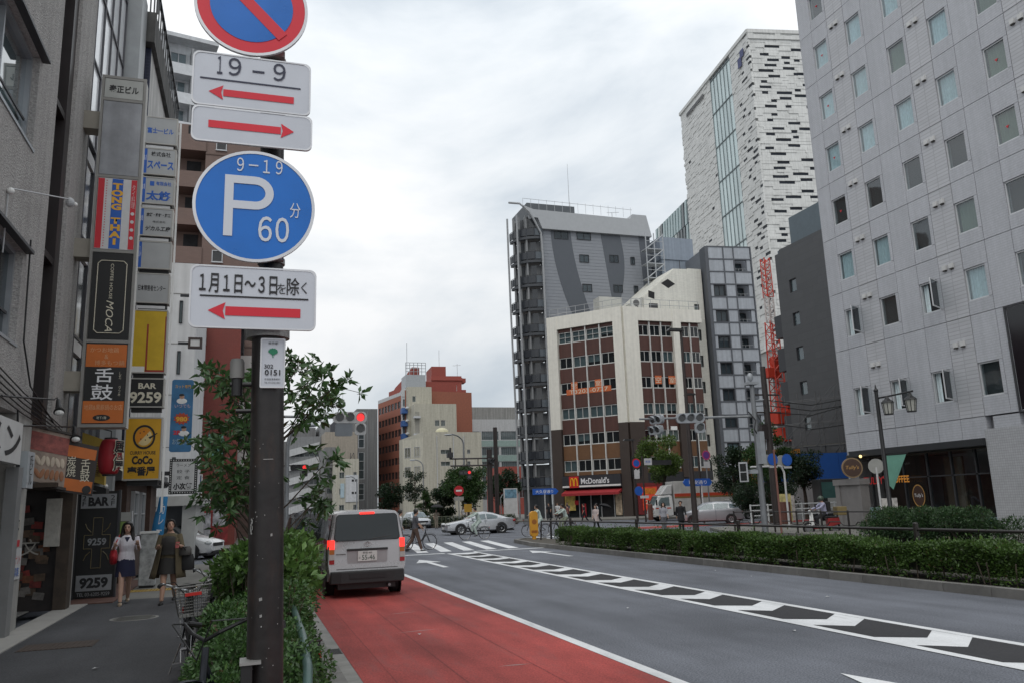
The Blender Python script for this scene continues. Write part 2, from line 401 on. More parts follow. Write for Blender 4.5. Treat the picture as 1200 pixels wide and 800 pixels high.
mb.o('grid', mat('rust_iron', (.075, .055, .045), .8, var=.3), mh2)
g3 = T('gully_grate', 'black slotted gully grate in the gutter beside red lane', 'grating', (1.09, 11.2, .012)); mb = MB()
for i in range(6): mb.box(-.1, .1, -.2+i*.07, -.17+i*.07, 0, .006)
mb.box(-.11, -.1, -.22, .22, 0, .006); mb.box(.1, .11, -.22, .22, 0, .006)
mb.o('bars', mat('black_iron', (.02, .02, .02), .6), g3)
# median on the right: kerb, earth, hedge strip
MED = [(12.35, -6), (11.75, 34), (12.2, 37.6), (13.0, 38.6), (13.9, 38.0), (14.3, 34), (14.3, -6)]
struct(MB().slab(MED, -.02, .12).o('median', mat('median_earth', (.07, .062, .05), .95, bump=.4, bscale=25)))
kr = struct(link('kerb', None, None)); kmm = MB().box(-.09, .09, .004, .992, -.02, .16).mesh('kerb_stone', KERB)
for i in range(40):
    x = 12.35-.6*(i+.5)/40-.06; link('kerb_stone', kmm, kr, (x, -6+i, random.uniform(-.004, .004)), (0, 0, .015))
for (a, b) in zip(MED[1:4], MED[2:5]):
    a = Vector(a); b = Vector(b); L = (b-a).length; n = max(1, round(L)); d = (b-a)/n
    for i in range(n):
        p = a+d*i; q = link('kerb_stone', kmm, kr, (p[0], p[1], 0), (0, 0, atan2(d[1], d[0])-pi/2)); q.scale = (1, d.length, 1)
# far pavements
struct(MB().slab([(22.6, -6), (22.6, 36), (24.5, 40.5), (29, 42.4), (90, 42.4), (90, 44), (120, 44), (120, -6)], -.02, .15).o('far_pavement', A_LIGHT))
struct(MB().slab([(27, 120), (26, 79), (27.6, 75), (36, 67.5), (44, 66.2), (130, 66.2), (130, 400), (60, 400)], -.02, .15).o('corner_pavement', A_LIGHT))
struct(MB().slab([(-60, 42.5), (-3, 42.5), (.6, 44.5), (1.4, 60), (3.5, 130), (3.5, 400), (-60, 400)], -.02, .15).o('left_far_pavement', A_LIGHT))
struct(MB().slab([(-60, 26), (-3.4, 26), (-3.4, 30), (-60, 30)], -.02, .148).o('side_pavement', A_LIGHT))
# ------------------------------------------------------------------ buildings
G_DARK = glassmat('window_glass', alpha=.45)
G_CLEAR = glassmat('clear_glass', alpha=.12)
G_SKY = glassmat('tinted_glass', alpha=.7, refl=2.2, dark=(.10, .14, .15))
G_VAN = glassmat('car_glass', alpha=.42, dark=(.008, .01, .01), refl=1.2)
INSIDE = mat('dark_interior', (.022, .022, .024), .9, var=.5, scale=1.5)
ALU = mat('aluminium_frame', (.42, .43, .44), .45, metal=.3, var=.08)
DKFR = mat('dark_frame', (.035, .036, .04), .5, var=.1)
WHITEP = mat('white_paint', (.72, .72, .70), .5, var=.06)
CURT = mat('pale_curtain', (.66, .75, .77), .9, var=.12, scale=6)
BLACK = mat('black_paint', (.012, .012, .013), .45, var=.1)
REDP = mat('red_print', (.52, .018, .03), .5, var=.05)
BLUEP = mat('blue_print', (.015, .10, .42), .5, var=.05)
INK = mat('black_print', (.012, .012, .014), .6, var=0)
WHITE_INK = mat('white_print', (.72, .73, .74), .6, var=0)
CREAM_INK = mat('cream_print', (.62, .58, .46), .6, var=0)
def tiles(name, col, joint, w, h, off=0., rough=.6, var=.08, axis='xz', msize=.006, streak=0.):
    if name in _mats: return _mats[name]
    m = mat(name, col, rough, var=var, scale=.9, streak=streak); t = m.node_tree; n = t.nodes; l = t.links; b = n['Principled BSDF']
    tc = n.new('ShaderNodeTexCoord'); mp = n.new('ShaderNodeMapping'); mp.inputs['Rotation'].default_value = (pi/2, 0, 0)
    sx = n.new('ShaderNodeSeparateXYZ'); cx = n.new('ShaderNodeCombineXYZ'); l.new(tc.outputs['Object'], sx.inputs[0])
    l.new(sx.outputs[0 if axis == 'xz' else 1], cx.inputs[0]); l.new(sx.outputs[2], cx.inputs[1])
    br = n.new('ShaderNodeTexBrick'); br.offset = off; br.inputs['Scale'].default_value = 1; br.inputs['Brick Width'].default_value = w; br.inputs['Row Height'].default_value = h
    br.inputs['Mortar Size'].default_value = msize; br.inputs['Color1'].default_value = (1, 1, 1, 1); br.inputs['Color2'].default_value = (.90, .90, .90, 1); br.inputs['Mortar'].default_value = (joint, joint, joint, 1)
    l.new(cx.outputs[0], br.inputs[0])
    src = b.inputs['Base Color'].links[0].from_socket
    mx = n.new('ShaderNodeMix'); mx.data_type = 'RGBA'; mx.blend_type = 'MULTIPLY'; mx.inputs[0].default_value = 1
    l.new(src, mx.inputs[6]); l.new(br.outputs['Color'], mx.inputs[7]); l.new(mx.outputs[2], b.inputs['Base Color'])
    bp = n.new('ShaderNodeBump'); bp.inputs['Strength'].default_value = .4; bp.inputs['Distance'].default_value = .01; bp.invert = True
    l.new(br.outputs['Fac'], bp.inputs['Height']); l.new(bp.outputs[0], b.inputs['Normal'])
    return m
_wm = {}
def winmesh(w, h, nx=1, nz=1, fr=.05, glass=None, frame=None, d=.08, sill=0.):
    k = ('w', w, h, nx, nz, fr, glass.name, frame.name, d, sill)
    if k in _wm: return _wm[k]
    mb = MB()
    mb.box(0, w, 0, d, 0, fr); mb.box(0, w, 0, d, h-fr, h); mb.box(0, fr, 0, d, fr, h-fr); mb.box(w-fr, w, 0, d, fr, h-fr)
    for i in range(1, nx): x = w*i/nx; mb.box(x-fr*.4, x+fr*.4, .005, d-.005, fr, h-fr)
    for j in range(1, nz): z = h*j/nz; mb.box(fr, w-fr, .008, d-.008, z-fr*.35, z+fr*.35)
    if sill: mb.box(-.04, w+.04, -sill, .02, -.05, -.002)
    mb.k = 1; mb.quad((fr, d*.6, fr), (w-fr, d*.6, fr), (w-fr, d*.6, h-fr), (fr, d*.6, h-fr))
    _wm[k] = mb.mesh('window', [frame, glass]); return _wm[k]
def curtain_mesh(w, h, m, seed=0, gap=0.):
    k = ('c', w, h, m.name, seed)
    if k in _wm: return _wm[k]
    rg = random.Random(seed); mb = MB(); n = 22; vs = []
    for i in range(n+1):
        x = w*i/n; y = .03*sin(i*2.1+seed)+.015*rg.uniform(-1, 1); vs += [(x, y, 0), (x, y, h)]
    g0, g1 = int(n*(.5-gap/2)), int(n*(.5+gap/2))
    mb.add(vs, [(2*i, 2*i+2, 2*i+3, 2*i+1) for i in range(n) if not (g0 <= i < g1)])
    _wm[k] = mb.mesh('curtain', m); return _wm[k]
def cells(mb, us, zs, isopen, t):
    """wall skin of thickness t (y 0..t) leaving the open cells empty"""
    for j in range(len(zs)-1):
        i = 0
        while i < len(us)-1:
            if isopen(i, j): i += 1; continue
            k = i
            while k < len(us)-1 and not isopen(k, j): k += 1
            mb.box(us[i], us[k], 0, t, zs[j], zs[j+1]); i = k
def block(name, label, x, y, rz, w, d, h, wall, ws=None, hs=None, wm=None, t=.25, side=None, parapet=.5, group=None, sidewin=None, z0=0., inner=None, base=None):
    """box building; ws = list of (u0,u1) window columns, hs = list of (z0,z1) window rows, window parts set in real openings"""
    r = T(name, label, 'building', (x, y, z0), rz, group)
    mb = MB(); mb.box(0, w, t, d, 0, h); mb.box(0, w, t, t+.2, h, h+parapet); mb.box(0, w, d-.2, d, h, h+parapet); mb.box(0, .2, t+.2, d-.2, h, h+parapet); mb.box(w-.2, w, t+.2, d-.2, h, h+parapet)
    us = [0]; zs = [0]
    for a, b in ws or []: us += [a, b]
    us.append(w)
    for a, b in hs or []: zs += [a, b]
    zs.append(h+parapet)
    cells(mb, us, zs, lambda i, j: i % 2 == 1 and j % 2 == 1 and ws is not None, t-.004)
    mb.o('wall', wall, r)
    for a, b in hs or []:
        for c, e in ws or []:
            if wm: link('window', wm(e-c, b-a), r, (c, .08, a))
    return r

# ---- hotel on the right (facade along the road)
def hotel():
    r = T('hotel', 'pale grey tiled hotel with rows of small square windows above a coffee shop', 'building', (28.5, 33.6, .0), -pi/2)
    PAN = tiles('hotel_tile', (.475, .485, .515), .62, .052, .105, rough=.45, var=.06, streak=.05)
    VENT = tiles('hotel_vent_tile', (.46, .465, .485), .76, .62, .16, rough=.5, var=.07, msize=.02)
    core = MB(); core.box(.25, 24, .32, 16, 4.6, 42); core.box(.25, 24, 3.0, 16, .15, 4.6); core.box(.25, 8.6, .32, 3, 3.77, 4.6); core.box(.0, .25, .02, 16, 3.46, 42)
    core.box(9.9, 24, .32, 3, .15, 4.6); core.box(.0, .3, .3, 16, .15, 3.46)
    core.o('wall', mat('hotel_core', (.30, .30, .31), .8), r)
    side = MB(); side.box(-.02, .0, .02, 16, .15, 42); side.o('side_wall', PAN, r)
    xs = [.02, .96]
    for k in range(9): xs += [.96+2.44*k+1.2, .96+2.44*k+2.44]
    zs = [4.66, 8.83]
    for k in range(1, 11): zs.append(8.83+2.93*k)
    fr = mat('hotel_window_frame', (.55, .56, .57), .4, metal=.2, var=.05)
    wm = {}; cm1 = curtain_mesh(.96, 1.3, CURT, 1); cm2 = curtain_mesh(.96, 1.3, mat('grey_green_curtain', (.20, .24, .19), .9), 2); cm3 = curtain_mesh(.96, 1.3, CURT, 5, .5)
    gl = MB().quad((.05, 0, .05), (.97, 0, .05), (.97, 0, 1.33), (.05, 0, 1.33)).mesh('pane', G_SKY_H)
    rec = MB().box(0, 1.02, 0, .02, 0, 1.38).mesh('recess', INSIDE)
    frm = MB(); frm.box(0, 1.02, 0, .1, 0, .05); frm.box(0, 1.02, 0, .1, 1.33, 1.38); frm.box(0, .05, 0, .1, .05, 1.33); frm.box(.97, 1.02, 0, .1, .05, 1.33); frm.box(-.03, 1.05, -.03, .0, -.05, 0)
    frm = frm.mesh('window', fr)
    sash = MB(); sash.box(0, .92, -.02, .02, 0, .05); sash.box(0, .92, -.02, .02, 1.21, 1.26); sash.box(0, .05, -.02, .02, .05, 1.21); sash.box(.87, .92, -.02, .02, .05, 1.21); sash.k = 1; sash.quad((.05, 0, .05), (.87, 0, .05), (.87, 0, 1.21), (.05, 0, 1.21))
    sash = sash.mesh('open_sash', [fr, G_DARK])
    tri = MB().prism([(.43, .62), (.51, .50), (.59, .62)], -.004, .004).mesh('red_sticker', REDP)
    vb = MB(); vb.box(0, .2, -.10, 0, .0, .2); vb.k = 1; vb.box(.02, .18, -.09, -.01, -.05, -.003); vb = vb.mesh('vent_hood', [mat('vent_white', (.55, .55, .54), .5), mat('vent_dark', (.05, .045, .04), .8)])  # hood with a darker box on its underside
    pm_ = {}
    def panel(x0, x1, z0, z1, m):
        k = (round(x1-x0, 3), round(z1-z0, 3), m.name)
        if k not in pm_: pm_[k] = MB().box(.013, x1-x0-.013, 0, .3, .013, z1-z0-.013).mesh('panel', m)
        link('panel', pm_[k], r, (x0, random.uniform(0, .003), z0))
    rg = random.Random(3)
    for j in range(11):
        zb = zs[j]; zt = zs[j+1]; wz = 5.45 if j == 0 else zb+.6; wh = 1.3 if j == 0 else 1.38
        for i in range(len(xs)-1):
            a, b = xs[i], xs[i+1]
            if a > 9.7 and j == 0: continue
            if a > 12 and j < 0: continue
            if i % 2 == 1:       # window column
                k = (i-1)//2
                panel(a, b, zb, wz, PAN); panel(a, b, wz+1.38, zt, PAN)
                pk = ('nar', round(wz, 3))
                q = MB().box(1.026, 1.192, 0, .3, 0, 1.38)
                if 'nar' not in pm_: pm_['nar'] = q.mesh('panel', PAN)
                link('panel', pm_['nar'], r, (a, 0, wz))
                w = link('window', frm, r, (a, .06, wz)); link('recess', rec, w, (0, .25, 0))
                op = (j == 0 and k in (0, 1, 2)) or (j == 1 and k in (0, 2))
                if op:
                    s = link('open_sash', sash, w, (.97, .0, .06), (0, 0, pi+radians(116))); link('curtain', cm3, w, (.03, .2, .04))
                else:
                    link('pane', gl, w, (0, .05, 0))
                    t_ = rg.random()
                    if j == 0 and k == 3: pass
                    elif t_ < (.97 if j > 3 else .5): link('curtain', cm2 if (k == 4 or t_ < .12 or (j == 2 and k > 1)) else cm1, w, (.03, .16, .04))
                    if k in (0, 4) and j in (3, 4, 5, 6, 7): link('red_sticker', tri, w, (0, .03, .08))
            else:
                v = (i//2) % 2 == 1 and i > 0
                panel(a, b, zb, zt, VENT if v else PAN)
                if v:
                    for u in (.38, .74): link('vent_hood', vb, r, (a+u-.13, -.002, wz+1.62 if j else 7.66))
    for a, b in zip(xs, xs[1:]):
        if a < 8.2: panel(a, b, 3.78, 4.66, PAN)
    # panels of the low storey to the right, dark tall window
    wd = T_part('tall_window', r)
    # lower storey: wall to the right of the shop
    panel(8.62, 9.85, .2, 4.62, PAN); 
    LT = tiles('low_wall_tile', (.40, .405, .42), .6, .1, .1, rough=.5)
    MB().box(8.45, 24, -.35, .3, .15, 4.1).o('low_wall', LT, r)
    # coffee shop front
    sh = link('shop_front', None, r, (0, 0, 0))
    aw = MB(); aw.box(.75, 8.44, -.55, .6, 3.46, 3.76); aw.box(.0, .74, -.1, .6, 3.46, 3.62); aw.o('canopy', mat('dark_canopy', (.018, .02, .022), .5), sh, bevel=.02)
    MB().box(.3, 8.44, .6, 3.0, 3.40, 3.458).o('ceiling', mat('shop_ceiling', (.12, .10, .08), .9), sh)
    MB().box(.3, 8.44, .35, 3, .15, .22).o('floor', mat('shop_floor', (.10, .075, .05), .6), sh)
    fm = MB()
    for x in (1.12, 3.2, 4.62, 5.95, 7.2, 8.40): fm.box(x-.04, x+.04, .3, .42, .2, 3.4)
    fm.box(3.2, 8.40, .3, .42, .22, .34); fm.box(3.2, 8.40, .3, .42, 2.35, 2.41)
    fm.o('mullion', DKFR, sh)
    for a, b in ((3.24, 4.58), (4.66, 5.91), (5.99, 7.16), (7.24, 8.36)):
        MB().quad((a, .36, .34), (b, .36, .34), (b, .36, 3.4), (a, .36, 3.4)).o('pane', G_CLEAR, sh)
    MB().box(3.3, 8.3, .40, .405, .36, .62).o('frosted_band', mat('frosted', (.30, .38, .40), .4), sh)
    bk = MB(); bk.box(3.1, 8.4, 2.6, 2.9, .3, 2.4); bk.o('back_wall', mat('brown_wall', (.07, .045, .03), .8, var=.4), sh)
    MB().box(4.7, 5.7, 1.2, 1.3, .3, 3.2).o('curtain', mat('brown_curtain', (.13, .09, .06), .9), sh)
    MB().box(.4, 3.1, 1.7, 1.8, .2, 3.4).o('door_wall', mat('dark_wood', (.035, .022, .016), .7, var=.3), sh)
    O_INK = mat('amber_letter', (.55, .22, .03), .5, emit=.25, var=0); R_INK = mat('red_letter', (.45, .02, .02), .5, emit=.2, var=0)
    txt("TULLY'S", 1.55, .36, sh, (1.72, -.0, 2.32), R_INK, bold=.01); txt('COFFEE', 1.15, .32, sh, (3.25, -.0, 2.32), O_INK, bold=.02)
    lg = MB(); lg.m = Tr(3.98, .28, 1.55) @ Matrix.Diagonal((.36, 1, .5, 1)); lg.disc(0, 0, 1, -.01, .0); lg.o('round_logo', mat('logo_brown', (.06, .03, .02), .5), sh)
    lg = MB(); n = 32
    for i in range(n):
        t0, t1 = 2*pi*i/n, 2*pi*(i+1)/n
        lg.quad(*[(3.98+.36*k*cos(t), .267, 1.55+.5*k*sin(t)) for k, t in ((.9, t0), (1, t0), (1, t1), (.9, t1))])
    lg.o('logo_ring', mat('logo_gold', (.5, .28, .08), .5), sh); txt("Tully's", .5, .2, sh, (3.98, .266, 1.55), WHITE_INK, shear=.2)
    post = MB().box(4.5, 4.8, .33, .35, .5, 1.0); post.o('poster', mat('pale_blue_poster', (.35, .45, .5), .6), sh)
    return r
def T_part(name, r):
    p = MB(); p.box(9.87, 9.95, -.05, .3, 4.7, 8.75); p.box(9.87, 13.4, -.05, .3, 8.75, 8.83); p.box(13.32, 13.4, -.05, .3, 4.7, 8.75); p.box(9.87, 13.4, -.05, .3, 4.62, 4.7)
    o = p.o('dark_bay', DKFR, r)
    for i in range(2):
        MB().quad((9.97+i*1.7, .0, 4.72), (11.62+i*1.7, .0, 4.72), (11.62+i*1.7, .0, 8.73), (9.97+i*1.7, .0, 8.73)).o('pane', mat('black_glass', (.008, .009, .012), .12, var=0), o)
    return o
G_SKY_H = glassmat('hotel_glass', alpha=.12, refl=2.4, dark=(.14, .18, .19))
hotel()

# ---- dark grey building behind the empty lot
def dark_building():
    DG = tiles('dark_grey_tile', (.072, .074, .078), .7, 1.3, .6, off=.5, rough=.5, var=.1, msize=.012)
    r = T('dark_grey_building', 'dark charcoal tiled building with single column of small windows, between crane and hotel', 'building', (44, 58.2, 0), -pi/2)
    h = 22.6
    mb = MB(); mb.box(0, 22, .3, 14, 0, h); ws = [(1.6, 2.5)]; hs = [(4.0+2.95*k, 5.15+2.95*k) for k in range(6)]
    us = [0, 1.6, 2.5, 22]; zs = [0]
    for a, b in hs: zs += [a, b]
    zs.append(h+.01); cells(mb, us, zs, lambda i, j: i == 1 and j % 2 == 1, .296)
    mb.o('wall', DG, r)
    for a, b in hs: link('window', winmesh(.9, 1.15, 1, 1, .07, G_SKY, DKFR, .1), r, (1.6, .1, a))
    hd = MB(); hd.box(1.6, 22, .62, 12, h, h+3.0); hd.box(.3, 1.6, 3, 12, h, h+1.0); hd.box(-.2, .0, .5, 8, 10, h+.5); hd.o('roof_house', mat('slate_blue', (.10, .13, .15), .6), r)
    bal = MB().box(-1.5, -.02, .4, 3.0, 0, 2.0).mesh('balcony', mat('dark_balcony', (.05, .052, .058), .6))
    for k in range(4): link('balcony', bal, r, (0, 0, 6.5+2.95*k))
    MB().box(.2, 21.8, .34, .6, h, h+.5).o('parapet', DG, r)
dark_building()

# ---- white block tower far behind
def tower():
    r = T('office_tower', 'tall white tower clad in staggered stone blocks with slit windows and glass strip', 'building', (102.26, 167.18, 0), radians(-97.7))
    W = 37.3; H = 98; WB = mat('white_block', (.60, .605, .59), .7, var=.12, scale=.35, streak=.12)
    mb = MB(); mb.box(.4, W, .4, 26, 0, H-.6); mb.o('core', mat('tower_core', (.36, .36, .35), .8), r)
    rg = random.Random(11); bl = MB(); wl = []
    rm = Tr(W, 0, 0) @ Rz(radians(-11.6+97.7))
    RW = 25; rh = .62
    g0, g1 = 18.2, 28.6
    j = 0; z = 30.
    rpat = [2.0, 6.4, 8.3, 11.5]
    prev = {0: [], 1: []}
    while z < H-.8:
        cur = {0: [], 1: []}
        for fm, w, lo in ((None, W, 0), (rm, RW, 1)):
            bl.m = fm; x = -.1 if not lo else 0.; lastw = False
            x += rg.uniform(0, .6)
            while x < w:
                L = rg.choice((1.3, 1.9, 2.6, 3.3)); x1 = min(x+L, w+(.12 if not lo else 0))
                if not lo and x < g0 < x1: x1 = g0
                if not lo and g0 <= x < g1: x = g1; continue
                win = False
                if lo: win = rg.random() < .42 and x > .8 and z < H-3 and not lastw
                elif x > g1+2.0: win = rg.random() < .32 and L < 3 and not lastw
                else: win = rg.random() < .03 and L < 2 and x > 1.5
                if win and any(a < x1+.3 and b > x-.3 for a, b in prev[lo]): win = False
                lastw = win
                if win: cur[lo].append((x, x1))
                if win: wl.append((lo, x, x1-x, z))
                else:
                    p = rg.choice((-.03, .02, .06, .10)); bl.box(x+.01, x1-.01, -p, .41, z+.012, z+rh-.012)
                x = x1
        z += rh; j += 1; prev = cur
    bl.m = None
    stuff(bl.o('stone_block', WB, r))
    pm_ = {}; n = 0
    GW = mat('slit_glass', (.016, .02, .028), .5, var=.2, spec=.2)
    wl.sort(key=lambda t: -t[3]); extra = MB()
    for lo, x, w, z in wl:
        if n < 296:
            k = round(w, 2)
            if k not in pm_: pm_[k] = MB().quad((0.01, 0, .02), (k-.01, 0, .02), (k-.01, 0, rh-.02), (.01, 0, rh-.02)).mesh('slit_window', GW)
            if lo: p = rm @ Vector((x, .05, z)); link('slit_window', pm_[k], r, p, (0, 0, radians(86.1)))
            else: link('slit_window', pm_[k], r, (x, .05, z))
        else:
            extra.m = rm if lo else None; extra.quad((x, .05, z+.02), (x+w, .05, z+.02), (x+w, .05, z+rh-.02), (x, .05, z+rh-.02))
        n += 1
    extra.m = None
    if extra.v: stuff(extra.o('slit_windows', GW, r))
    cp = MB(); cp.box(-.2, W+.1, -.3, .4, H-.8, H); cp.m = rm; cp.box(-.1, RW, -.3, .4, H-2.2, H-1.4); cp.box(-.1, RW, -.3, .4, H-.8, H)
    x = 0
    while x < RW: cp.box(x, x+1.2, -.25, .4, H-1.4, H-.8); x += 6
    cp.o('roof_edge', WB, r)
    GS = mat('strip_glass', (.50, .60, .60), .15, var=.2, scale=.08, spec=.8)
    z = 30
    gm = MB(); gm.quad((.02, 0, .03), (1.7, 0, .03), (1.7, 0, 8.2), (.02, 0, 8.2)); gm = gm.mesh('pane', GS)
    strip = MB(); 
    for i in range(7): x = g0+(g1-g0)*i/6; strip.box(x-.05, x+.05, -.05, .3, 30, H-.4)
    zz = 30.
    while zz < H: strip.box(g0, g1, -.09, .3, zz-.1, zz+.1); zz += 8.3
    s = strip.o('curtain_wall', mat('strip_frame', (.16, .19, .2), .5), r)
    for i in range(6):
        for k in range(8): link('pane', gm, s, (g0+(g1-g0)*i/6, .1, 30+8.3*k+.05))
    txt('HOTEL GRACERY', 10, .9, r, (9, -.30, H-3.6), mat('tower_letters', (.06, .06, .07), .5, var=0)) if False else None
    nm = MB()
    for i in range(14): nm.box(4.4+i*.75, 4.95+i*.75, -.36, -.28, H-3.4, H-2.5)
    nm.o('sign_letters', mat('tower_letters', (.07, .07, .075), .5), r)
    lgm = MB(); lgm.box(W-4.6, W-3.0, -.36, -.28, H-6.6, H-4.4); lgm.box(W-3.4, W-1.8, -.38, -.3, H-4.9, H-3.2); lgm.o('emblem', mat('emblem_navy', (.02, .03, .12), .5), r)
tower()

# ---- fast food corner building
def corner_building():
    r = T('corner_building', 'cream framed corner building with brown panels above a burger restaurant', 'building', (32.2, 84.4, 0))
    BR = mat('brown_panel', (.085, .034, .026), .6, var=.12, streak=.15); BR2 = mat('brown_low_panel', (.14, .068, .03), .6, var=.15); CR = mat('cream_pier', (.72, .70, .63), .75, var=.06, streak=.06)
    DB = mat('dark_brown_pier', (.05, .036, .03), .6)
    H = 22.2; A = hypot(6, 6.8); ang = atan2(-6.8, 6.0)
    ML = Rz(ang); MR = Tr(6.0, -6.8)
    core = MB(); core.slab([(.3, .1), (5.95, -6.35), (15.6, -6.35), (15.6, 0), (12, -.2), (4, -.2)], 0, H-.25); core.o('core', INSIDE, r)
    rf = MB(); rf.slab([(.0, .2), (6.0, -6.7), (15.7, -6.7), (15.7, -.1), (4, -.1)], H-.3, H); rf.o('roof', CONC, r)
    cr = MB(); cr.m = ML
    cr.box(-.1, 1.15, -.3, .35, 9.7, H+.25); cr.box(A-1.05, A+.02, -.3, .3, 9.9, H+.25); cr.box(1.15, A-1.05, -.25, .3, 20.95, H+.25)
    cr.m = MR
    cr.box(.02, 1.75, -.3, .35, 9.9, H+.25); cr.box(6.0, 7.0, -.3, .35, 9.9, H+.2); cr.box(1.75, 6.0, -.25, .3, 20.95, H+.2); cr.box(7.0, 9.7, -.25, .3, 20.95, H+.2)
    cr.m = None; cr.o('pier', CR, r)
    for m_, a_ in ((ML, (-.1, 1.15, -.28, .35, 0, 9.7)), (ML, (A-1.05, A+.02, -.28, .3, 0, 9.9)), (MR, (.02, 1.75, -.28, .35, 0, 9.9)), (MR, (6.0, 7.0, -.28, .35, 4, 9.9))):
        dp = MB(); dp.m = m_; dp.box(*a_).o('low_pier', DB, r)
    FRW = mat('window_bar', (.55, .55, .53), .5); rg = random.Random(4)
    BL = mat('blind', (.30, .36, .37), .8, var=.1); WHB = mat('pale_blind', (.55, .55, .5), .8)
    def bay(M_, rz, o, x0, x1, n, cur):
        w = (x1-x0)/n; q = T_ = None
        bars = MB(); bars.m = M_
        for i in range(1, n): bars.box(x0+i*w-.06, x0+i*w+.06, -.12, .2, 4.6, 20.95)
        bars.o('bar', FRW, r)
        pmsh = {}
        zt = [20.55-2.86*k for k in range(6)]
        for k in range(6):
            top = 20.95 if k == 0 else zt[k-1]-1.25
            a = zt[k]
            pk = round(top-a, 2)
            mt = BR if k < 5 else BR2
            pmsh = MB().box(.05, w-.05, .04, .3, a+.01, top-.01).mesh('panel', mt)
            wmh = winmesh(w-.14, 1.2, 2, 2 if (cur and k == 0) else 1, .06, G_DARK, FRW, .1, .04)
            for i in range(n):
                p = M_ @ Vector((x0+i*w, 0, 0)); link('panel', pmsh, r, p, (0, 0, rz))
                p = M_ @ Vector((x0+i*w+.07, .08, a-1.22)); wi = link('window', wmh, r, p, (0, 0, rz))
                m_ = None
                if k == 3 or (k == 0 and cur): m_ = BL
                elif rg.random() < .25: m_ = BL
                if k == 4 and i > 0 and not cur: m_ = WHB
                if m_: MB().box(.06, w-.2, .14, .16, rg.choice((.08, .08, .4)), 1.14).o('blind', m_, wi)
        low = MB(); low.m = M_
        low.box(x0, x1, .04, .28, 4.6, 5.0); low.o('low_panel', BR2, r)
    bay(ML, ang, None, 1.15, A-1.05, 4, True)
    bay(MR, 0, None, 1.75, 6.0, 3, False)
    bay(MR, 0, None, 7.0, 9.4, 2, False)
    # orange stickers and telephone number in the windows
    OS = mat('orange_sheet', (.55, .13, .04), .6, emit=0)
    cx = lambda M_, x, z: M_ @ Vector((x, .02, z))
    for M_, rz, x, z, w, h, s in ((ML, ang, 2.9, 14.45, .8, .8, '空'), (ML, ang, 5.8, 14.45, .8, .8, '室'), (ML, ang, 4.6, 13.75, 5.4, .62, '☎3203-0727'), (MR, 0, 3.9, 14.5, .8, .9, '空'), (MR, 0, 5.6, 14.5, .9, .9, '室')):
        q = MB().box(-w/2, w/2, -.005, .0, -h/2, h/2).o('sticker', OS, r, cx(M_, x, z), (0, 0, rz)); txt(s.replace('☎', 'T'), w*.86, h*.7, q, (0, -.008, 0), CREAM_INK)
    # ground floor restaurant
    s = link('restaurant_front', None, r, (0, 0, 0), (0, 0, ang))
    MB().box(1.16, A-1.06, -.55, .25, 3.25, 4.55).o('sign_board', mat('sign_charcoal', (.03, .03, .036), .5), s)
    MB().box(1.16, A-1.06, -.57, -.552, 3.34, 3.52).o('sign_stripe', WHITEP, s)
    MB().box(2.0, 3.15, -.62, -.575, 3.3, 4.5).o('logo_plate', mat('logo_red', (.5, .02, .02), .5), s)
    GO = mat('golden', (.75, .38, .02), .5, var=0); ar = MB()
    for x in (2.36, 2.80):
        pts = [(x-.19+.19*(1-cos(pi*i/12)), -.64, 3.48+.8*sin(pi*i/12)**.75) for i in range(13)]
        ar.tube(pts, [.07]*13, 6)
    ar.o('golden_arches', GO, s)
    txt("McDonald's", 3.3, .62, s, (5.05, -.555, 3.98), WHITE_INK, bold=.02)
    aw = MB(); aw.prism([(0, 0), (1, 0), (1, .1), (0, .1)], 0, .01)
    aw = MB(); aw.loft([[(1.3, .2, 2.95), (1.3, -1.2, 2.45), (1.3, -1.2, 2.7), (1.3, .2, 3.2)], [(A-1.1, .2, 2.95), (A-1.1, -1.2, 2.45), (A-1.1, -1.2, 2.7), (A-1.1, .2, 3.2)]]); aw.o('awning', mat('red_awning', (.30, .02, .025), .7), s)
    gf = MB()
    for x in (1.3, 2.8, 4.2, 5.4, 6.9, A-1.15): gf.box(x-.04, x+.04, .0, .12, .1, 2.9)
    gf.o('door_frame', ALU, s)
    for a, b in ((1.34, 2.76), (2.84, 4.16), (4.24, 5.36), (6.94, A-1.2)): MB().quad((a, .06, .12), (b, .06, .12), (b, .06, 2.9), (a, .06, 2.9)).o('pane', G_CLEAR, s)
    iw = MB().box(1.2, A-1.06, .3, .34, .1, 3); iw.o('inner_wall', mat('warm_wall', (.09, .04, .025), .8, var=.5, scale=1.2), s)
    MB().box(1.5, 2.7, .02, .04, 1.5, 1.95).o('poster', REDP, s); MB().box(3.1, 3.6, -.02, .02, .1, 1.6).o('menu_stand', REDP, s)
    pb = MB().box(7.05, A-1.3, .0, .03, .3, 2.6).o('poster', mat('poster_beige', (.35, .28, .2), .6, var=.6, scale=3), s)
    # right part of the ground floor
    g = link('side_front', None, r, (6.0, -6.8, 0))
    MB().box(1.75, 9.6, -.2, .2, .1, 4.6).o('low_wall', mat('charcoal_wall', (.026, .026, .03), .5), g)
    MB().box(.35, 3.3, -.42, -.3, .3, 3.5).o('red_panel', mat('dark_red_panel', (.16, .012, .014), .6), g)
    q = MB().box(.85, 2.55, -.47, -.425, .7, 3.1).o('poster', mat('poster_red', (.55, .05, .02), .55, emit=.12, var=.5, scale=2.5), g)
    MB().box(1.0, 2.4, -.476, -.471, 2.35, 2.95).o('poster_picture', mat('poster_orange', (.65, .2, .02), .5, var=.4, scale=5), q); txt('24h', 1.1, .4, q, (1.7, -.478, 1.55), CREAM_INK)
